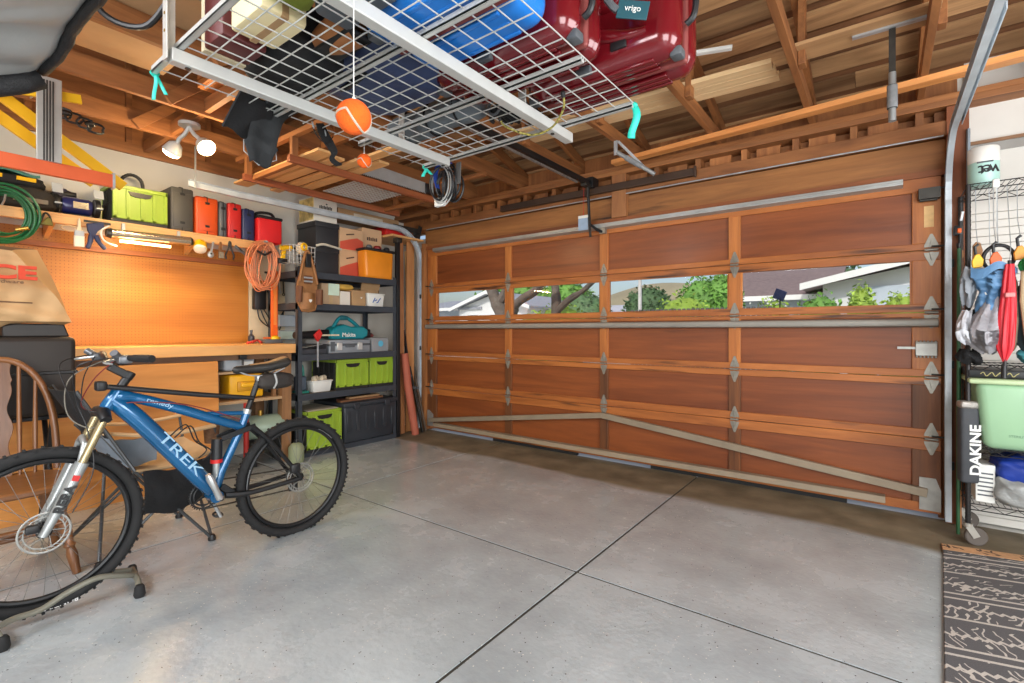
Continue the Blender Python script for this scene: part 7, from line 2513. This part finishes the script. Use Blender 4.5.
um = thing('umbrella', 'closed bright red umbrella hanging from the wire shelf', 'umbrella', (.545, FR - .13, 1.0))
RED = pm('red_umbrella', (206, 28, 44), .5, 0, .15, 7)


def umb(u, v):
    z = 1.60 - .53 * u
    r_ = .010 + .024 * math.sin(PI * min(1, u * .62 + .18)) ** 1.2 * (.5 + .7 * u) - .02 * max(0, u - .85) / .15
    a = 2 * PI * v
    k = 1 + .22 * math.sin(7 * a + 3 * u) + .1 * math.sin(15 * a)
    return (.548 - .02 * u + r_ * k * math.cos(a), FR - .13 + r_ * k * math.sin(a) * .8, z)


G().surf(umb, 30, 56).put('canopy', RED, um, ang=180)
G().tube([(.548, FR - .13, 1.62), (.53, FR - .13, 1.08), (.527, FR - .13, 1.0)], .008, 8).put('shaft', BLACKP, um)
G().cyl((.527, FR - .13, 1.05), (.527, FR - .13, .985), .0125, n=12).put('ferrule', BLACKP, um)
G().rbox(.525, .565, FR - .172, FR - .155, 1.42, 1.445, .004, 1).put('closing_strap', pm('pink_strap', (226, 130, 128), .5), um)
G().tube([(.548, FR - .13, 1.61), (.56, FR - .08, 1.7), (.56, FR + .025, 2.06)], .002, 5).put('hook', STEEL, um)
dgj = cloth_bag('jacket', 'dark teal green jacket hanging at the right of the red umbrella', 'jacket', [(.66, FR - .05, 1.60), (.655, FR - .06, 1.40), (.65, FR - .06, 1.20), (.66, FR - .05, 1.12)], [.04, .06, .065, .06, .04], pm('dark_teal_cloth', (58, 74, 80), .75, 0, .25, 8, .25), .05, 10)
G().tube([(.60, FR - .12, 1.56), (.595, FR - .125, 1.40), (.61, FR - .13, 1.22), (.64, FR - .13, 1.16)], .009, 8).put('strap', pm('tan_strap', (166, 146, 112), .7), dgj)
gn = cloth_bag('beanie', 'bright green cloth cap hanging right of the amber clamp', 'hat', [(.66, FR - .12, 1.64), (.655, FR - .12, 1.60), (.645, FR - .12, 1.555)], [.02, .06, .062, .05], pm('bright_green_cloth', (30, 142, 72), .7, 0, .2, 12, .2), .04, 12)
tbx = cloth_bag('gear_bag', 'turquoise bag resting on the wire shelf right of the umbrella', 'bag', [(.66, FR - .02, 1.14), (.665, FR - .02, 1.10), (.67, FR - .02, 1.055)], [.04, .075, .07, .03], pm('turquoise_cloth', (70, 146, 156), .6, 0, .2, 9), .07, 13)

bb_ = thing('black_box', 'low black box with pale scribbled print between the tote and upper shelf', 'box', (.6, 3.95, WZ(.985)))
# green tote
tg_ = thing('green_tote', 'pale green plastic storage tote on the wire shelf', 'tote', (.75, 4.0, WZ(.565)))
GT = pm('pale_green_plastic', (150, 188, 150), .35, 0, .08, 4)
tz = WZ(.565)
ty0, ty1 = 3.80, 4.17
G().rbox(.425, .95, ty0, ty1, tz, tz + .385, .045, 4, taper=.86).put('body', GT, tg_)
G().rbox(.395, .98, ty0 - .02, ty1 + .02, tz + .37, tz + .40, .012, 3).put('rim', pm('yellow_green_rim', (186, 206, 160), .35, 0, .08, 4), tg_)
G().rbox(.63, .76, ty0 - .012, ty0 + .012, tz + .26, tz + .31, .012, 3).put('handle', pm('tote_handle', (120, 160, 132), .4), tg_)
lettering('STERILITE', 'lettering', pm('tote_mark', (96, 128, 104), .5), tg_, (.60, ty0 + .022, tz + .085), (1, 0, 0), (0, -.1, 1), .018, .006)
bz = tz + .402
G().rbox(.40, .95, 3.84, 4.2, bz, bz + .045, .006, 2).put('body', BLACKP, bb_)
P = smooth_path([(.45 + .012 * k, 3.838, bz + .022 + .012 * math.sin(k * 2.1)) for k in range(14)], 4)
G().tube(P, .0022, 5).put('scribble_print', pm('pale_gold', (186, 176, 120), .5), bb_)

# lower shelf things
z = WZ(.24)
nt_ = thing('paper_stack', 'white printed carton standing on the bottom wire shelf behind the post', 'box', (.47, 4.0, z))
G().rbox(.435, .52, 3.90, 4.06, z, z + .22, .004, 1).put('body', WHITEP, nt_)
for k in range(6):
    G().box(.445, .51, 3.897, 3.90, z + .04 + .025 * k, z + .048 + .025 * k).put('printed_line', GREYP, nt_)
bl2 = soft_bag('blue_duffel', 'royal blue and black duffel on the bottom wire shelf', (.70, 4.0, z + .19), (.19, .15, .09), pm('royal_blue_nylon', (28, 58, 150), .5, 0, .35, 5, .2), 'bag', wr=.04, seed=41)
gg = soft_bag('plastic_sack', 'pale grey and cream plastic sack slumped on the bottom shelf', (.62, 3.93, z + .085), (.10, .085, .085), pm('grey_plastic_film', (150, 152, 150), .35, 0, .35, 9, .4), 'bag', wr=.07, seed=42)
gg2 = soft_bag('plastic_sack', 'dark grey sack at the right end of the bottom shelf', (.80, 3.92, z + .08), (.085, .08, .08), pm('dark_film', (84, 86, 88), .4, 0, .35, 9, .4), 'bag', wr=.07, seed=43)
tu = thing('clear_tub', 'clear plastic tub on the bottom wire shelf behind the blue duffel', 'tub', (.7, 4.15, z))
G().rbox(.54, .98, 4.16, 4.25, z, z + .24, .02, 3).put('body', pm('clear_tub', (176, 186, 194), .3, 0, .1, 5), tu)
G().rbox(.53, .99, 4.155, 4.255, z + .24, z + .26, .006, 1).put('lid', pm('pale_blue_lid', (146, 160, 172), .4), tu)

# padded sleeve on the post
dk = thing('padded_sleeve', 'dark grey padded sleeve with white upright lettering on the rack post', 'pad', (.40, WY0, .38))
dsl = -math.atan2(.40, WY0)
M = Matrix.Translation((.40, WY0, 0)) @ Matrix.Rotation(R(18), 4, 'Z')
G().rbox(-.044, .044, -.032, .032, .36, .80, .018, 3, M=M).put('pad', pm('charcoal_neoprene', (62, 64, 68), .75, 0, .12, 14, .15), dk)
G().rbox(-.046, .046, -.034, .034, .79, .835, .016, 3, M=M).put('crumpled_top', pm('silver_wrap', (170, 164, 158), .35, .5, .3, 40, .4), dk)
rt = M.to_3x3()
lettering('DAKINE', 'lettering', WHITEP, dk, M @ Vector((.022, -.0335, .555)), rt @ Vector((0, 0, 1)), rt @ Vector((-1, 0, 0)), .07, .002, .002, wscale=1.15)

# things leaning in the gap between jamb and rack
GAP = [('hand_tool', 'dark long handled tool with red switch hanging beside the right jamb', (.385, 4.11, .25), (.39, 4.11, 1.93), BLACKM),
       ('garden_stake', 'green coated stake standing between jamb and rack', (.372, 4.02, 0), (.38, 4.06, 1.75), pm('green_stake', (48, 96, 62), .5)),
       ('wooden_stick', 'brown wooden handle standing between jamb and rack', (.392, 4.15, 0), (.396, 4.16, 1.7), FRAMINGZ)]
for (nm, lb, a, b, m) in GAP:
    t = thing(nm, lb, 'tool', a)
    G().tube([a, b], .0095, 10).put('shaft', m, t)
    if nm == 'hand_tool':
        G().rbox(.36, .40, 4.10, 4.15, 1.84, 1.90, .008, 2).put('grip', BLACKP, t)
        G().rbox(.375, .395, 4.09, 4.105, 1.85, 1.88, .004, 1).put('switch', ORANGEP, t)
        G().bar((.385, 4.12, 1.88), (.40, 4.09, 1.98), .012, .008).put('lever', STEEL, t)
    elif nm == 'garden_stake':
        G().lathe([(0, 0), (.012, .002), (.012, .03), (0, .034)], b, (0, 0, 1), 12).put('cap', BLACKP, t)
    else:
        G().lathe([(.012, 0), (.016, .02), (.012, .05), (0, .055)], b, (0, 0, 1), 12).put('knob', LEA, t)
rk_ = thing('hanging_rake', 'thin brown wall rail behind the wire shelf rack', 'rail', (1.4, 4.33, 2.45))
G().box(.44, 2.3, 4.315, 4.338, 2.445, 2.465).put('rail', wood('rail_brown', (120, 84, 56), (150, 110, 76), 'x', .5), rk_)
G().box(.44, 2.3, 4.33, 4.34, 2.39, 2.445).put('lower_trim', pm('grey_trim', (150, 146, 140), .6), rk_)
bx3 = G().box(.415, .43, 4.05, 4.2, 2.02, 2.30)
G().rbox(.428, .445, 4.18, 4.33, 2.05, 2.52, .006, 1).put('meter_panel', pm('grey_blue_panel', (140, 150, 160), .5), label='narrow grey blue panel beside the right jamb above the rack', cat='panel')


# rug
def rug_mat():
    m, nt, b = _base('patterned_rug')
    N = nt.nodes
    L = nt.links
    tc = N.new('ShaderNodeTexCoord')
    mp = N.new('ShaderNodeMapping')
    mp.inputs['Rotation'].default_value = (0, 0, R(-14))
    L.new(tc.outputs['Object'], mp.inputs[0])
    sx = N.new('ShaderNodeSeparateXYZ')
    L.new(mp.outputs[0], sx.inputs[0])

    def mth(op, a, b=None, c=None):
        n = N.new('ShaderNodeMath')
        n.operation = op
        for k, v in enumerate((a, b, c)):
            if v is None:
                continue
            if isinstance(v, (int, float)):
                n.inputs[k].default_value = v
            else:
                L.new(v, n.inputs[k])
        return n.outputs[0]
    X, Y = sx.outputs[0], sx.outputs[1]
    zig = mth('PINGPONG', X, .018)
    yz = mth('ADD', Y, zig)
    # zigzag lines, straight double lines and scattered curled motifs between them
    l1 = mth('LESS_THAN', mth('FRACT', mth('MULTIPLY', yz, 4.0)), .075)
    l2 = mth('LESS_THAN', mth('FRACT', mth('MULTIPLY_ADD', Y, 4.0, .45)), .06)
    l3 = mth('LESS_THAN', mth('FRACT', mth('MULTIPLY_ADD', Y, 2.0, .33)), .03)
    w2 = N.new('ShaderNodeTexWave')
    w2.wave_type = 'RINGS'
    w2.rings_direction = 'SPHERICAL'
    w2.inputs['Scale'].default_value = 9
    w2.inputs['Distortion'].default_value = 9
    w2.inputs['Detail'].default_value = 1
    w2.inputs['Detail Scale'].default_value = 1.6
    L.new(mp.outputs[0], w2.inputs['Vector'])
    vo = N.new('ShaderNodeTexVoronoi')
    vo.inputs['Scale'].default_value = 11
    L.new(mp.outputs[0], vo.inputs['Vector'])
    mot = mth('MULTIPLY', mth('GREATER_THAN', w2.outputs['Fac'], .86), mth('LESS_THAN', vo.outputs['Distance'], .5))
    band = mth('GREATER_THAN', mth('ABSOLUTE', mth('SUBTRACT', mth('FRACT', mth('MULTIPLY', Y, 4.0)), .5)), .12)
    mot = mth('MULTIPLY', mot, band)
    mxx = N.new('ShaderNodeMath')
    mxx.operation = 'MAXIMUM'
    L.new(mth('MAXIMUM', l1, l2), mxx.inputs[0])
    L.new(mth('MAXIMUM', l3, mot), mxx.inputs[1])
    no = N.new('ShaderNodeTexNoise')
    no.inputs['Scale'].default_value = 220
    L.new(tc.outputs['Object'], no.inputs['Vector'])
    mx = N.new('ShaderNodeMix')
    mx.data_type = 'RGBA'
    L.new(mxx.outputs[0], mx.inputs['Factor'])
    mx.inputs['A'].default_value = lin((88, 86, 88)) + (1,)
    mx.inputs['B'].default_value = lin((188, 180, 172)) + (1,)
    mm = N.new('ShaderNodeMix')
    mm.data_type = 'RGBA'
    mm.blend_type = 'OVERLAY'
    mm.inputs['Factor'].default_value = .35
    L.new(mx.outputs['Result'], mm.inputs['A'])
    L.new(no.outputs[0], mm.inputs['B'])
    L.new(mm.outputs['Result'], b.inputs['Base Color'])
    b.inputs['Roughness'].default_value = .95
    bp = N.new('ShaderNodeBump')
    bp.inputs['Strength'].default_value = .4
    bp.inputs['Distance'].default_value = .01
    L.new(no.outputs[0], bp.inputs['Height'])
    L.new(bp.outputs[0], b.inputs['Normal'])
    return m


rg = thing('rug', 'dark grey rug with pale tribal pattern at the lower right', 'rug', (.8, 2.8, 0))
G().prism([(.17, 2.2), (.155, 1.2), (1.55, 1.2), (1.75, 3.98), (.275, 3.66)], 'z', .001, .009).put('pile', rug_mat(), rg, bevel=.003)
bd = pm('tan_border', (196, 150, 108), .95, 0, .12, 40, .2)
G().prism([(.274, 3.66), (1.75, 3.98), (1.76, 4.07), (.276, 3.755)], 'z', .001, .0095).put('border', bd, rg, bevel=.003)
g = G()
rn = random.Random(3)
dxy = Vector((1.48, .318, 0)).normalized()
nxy = Vector((-dxy.y, dxy.x, 0))
for k in range(9):
    c = Vector((.33, 3.718, .0098)) + dxy * (.145 * k)
    for j in range(7):
        q = c + dxy * rn.uniform(-.045, .045) + nxy * rn.uniform(-.025, .025)
        a = rn.uniform(0, PI)
        u = dxy * math.cos(a) + nxy * math.sin(a)
        w = nxy * math.cos(a) - dxy * math.sin(a)
        g.add([q - u * .018, q + w * .007, q + u * .018, q - w * .007], [(0, 1, 2, 3)])
g.put('border_motif', pm('dark_motif', (70, 58, 50), .95), rg)


# ------------------------------------------------------------------ repeats carry a shared group
GROUPS = {'tool_case': 'tool cases on the wall shelf and bench', 'lidded_box': 'black lidded boxes on the rack top', 'printed_carton': 'beige printed cartons on the rack top',
          'carton': 'plain cartons on the rack', 'leaning_board': 'boards leaning in the corner', 'metal_rail': 'metal rails leaning in the corner', 'spray_bottle': 'spray bottles on the rack',
          'work_glove': 'black work gloves on the platform', 'spring_clamp': 'spring clamps hung on hooks', 'jacket': 'jackets hung on the wire rack', 'suitcase': 'suitcases on the wire platform',
          'marking_ribbon': 'teal ribbons on the platform', 'tennis_ball': 'hanging orange tennis balls', 'hanging_pipe': 'padded pipe brackets', 'bar_clamp': 'bar clamps under the bench top',
          'folding_crate': 'lime folding crates', 'bush': 'bushes outside', 'hedge_shrub': 'hedge shrubs outside', 'house': 'houses outside', 'tree': 'trees outside', 'street_tree': 'street trees outside',
          'tool_bag': 'black canvas tool bags', 'float_cap': 'items on the orange bin lid', 'scrap_board': 'boards on the black tote', 'duffel_bag': 'duffel bags on the platform', 'door_track': 'garage door tracks',
          'plastic_sack': 'plastic sacks on the bottom wire shelf'}
for o in list(bpy.data.objects):
    b = o.name.split('.')[0]
    if o.parent is None and b in GROUPS and 'category' in o.keys() and 'group' not in o.keys():
        o['group'] = GROUPS[b]
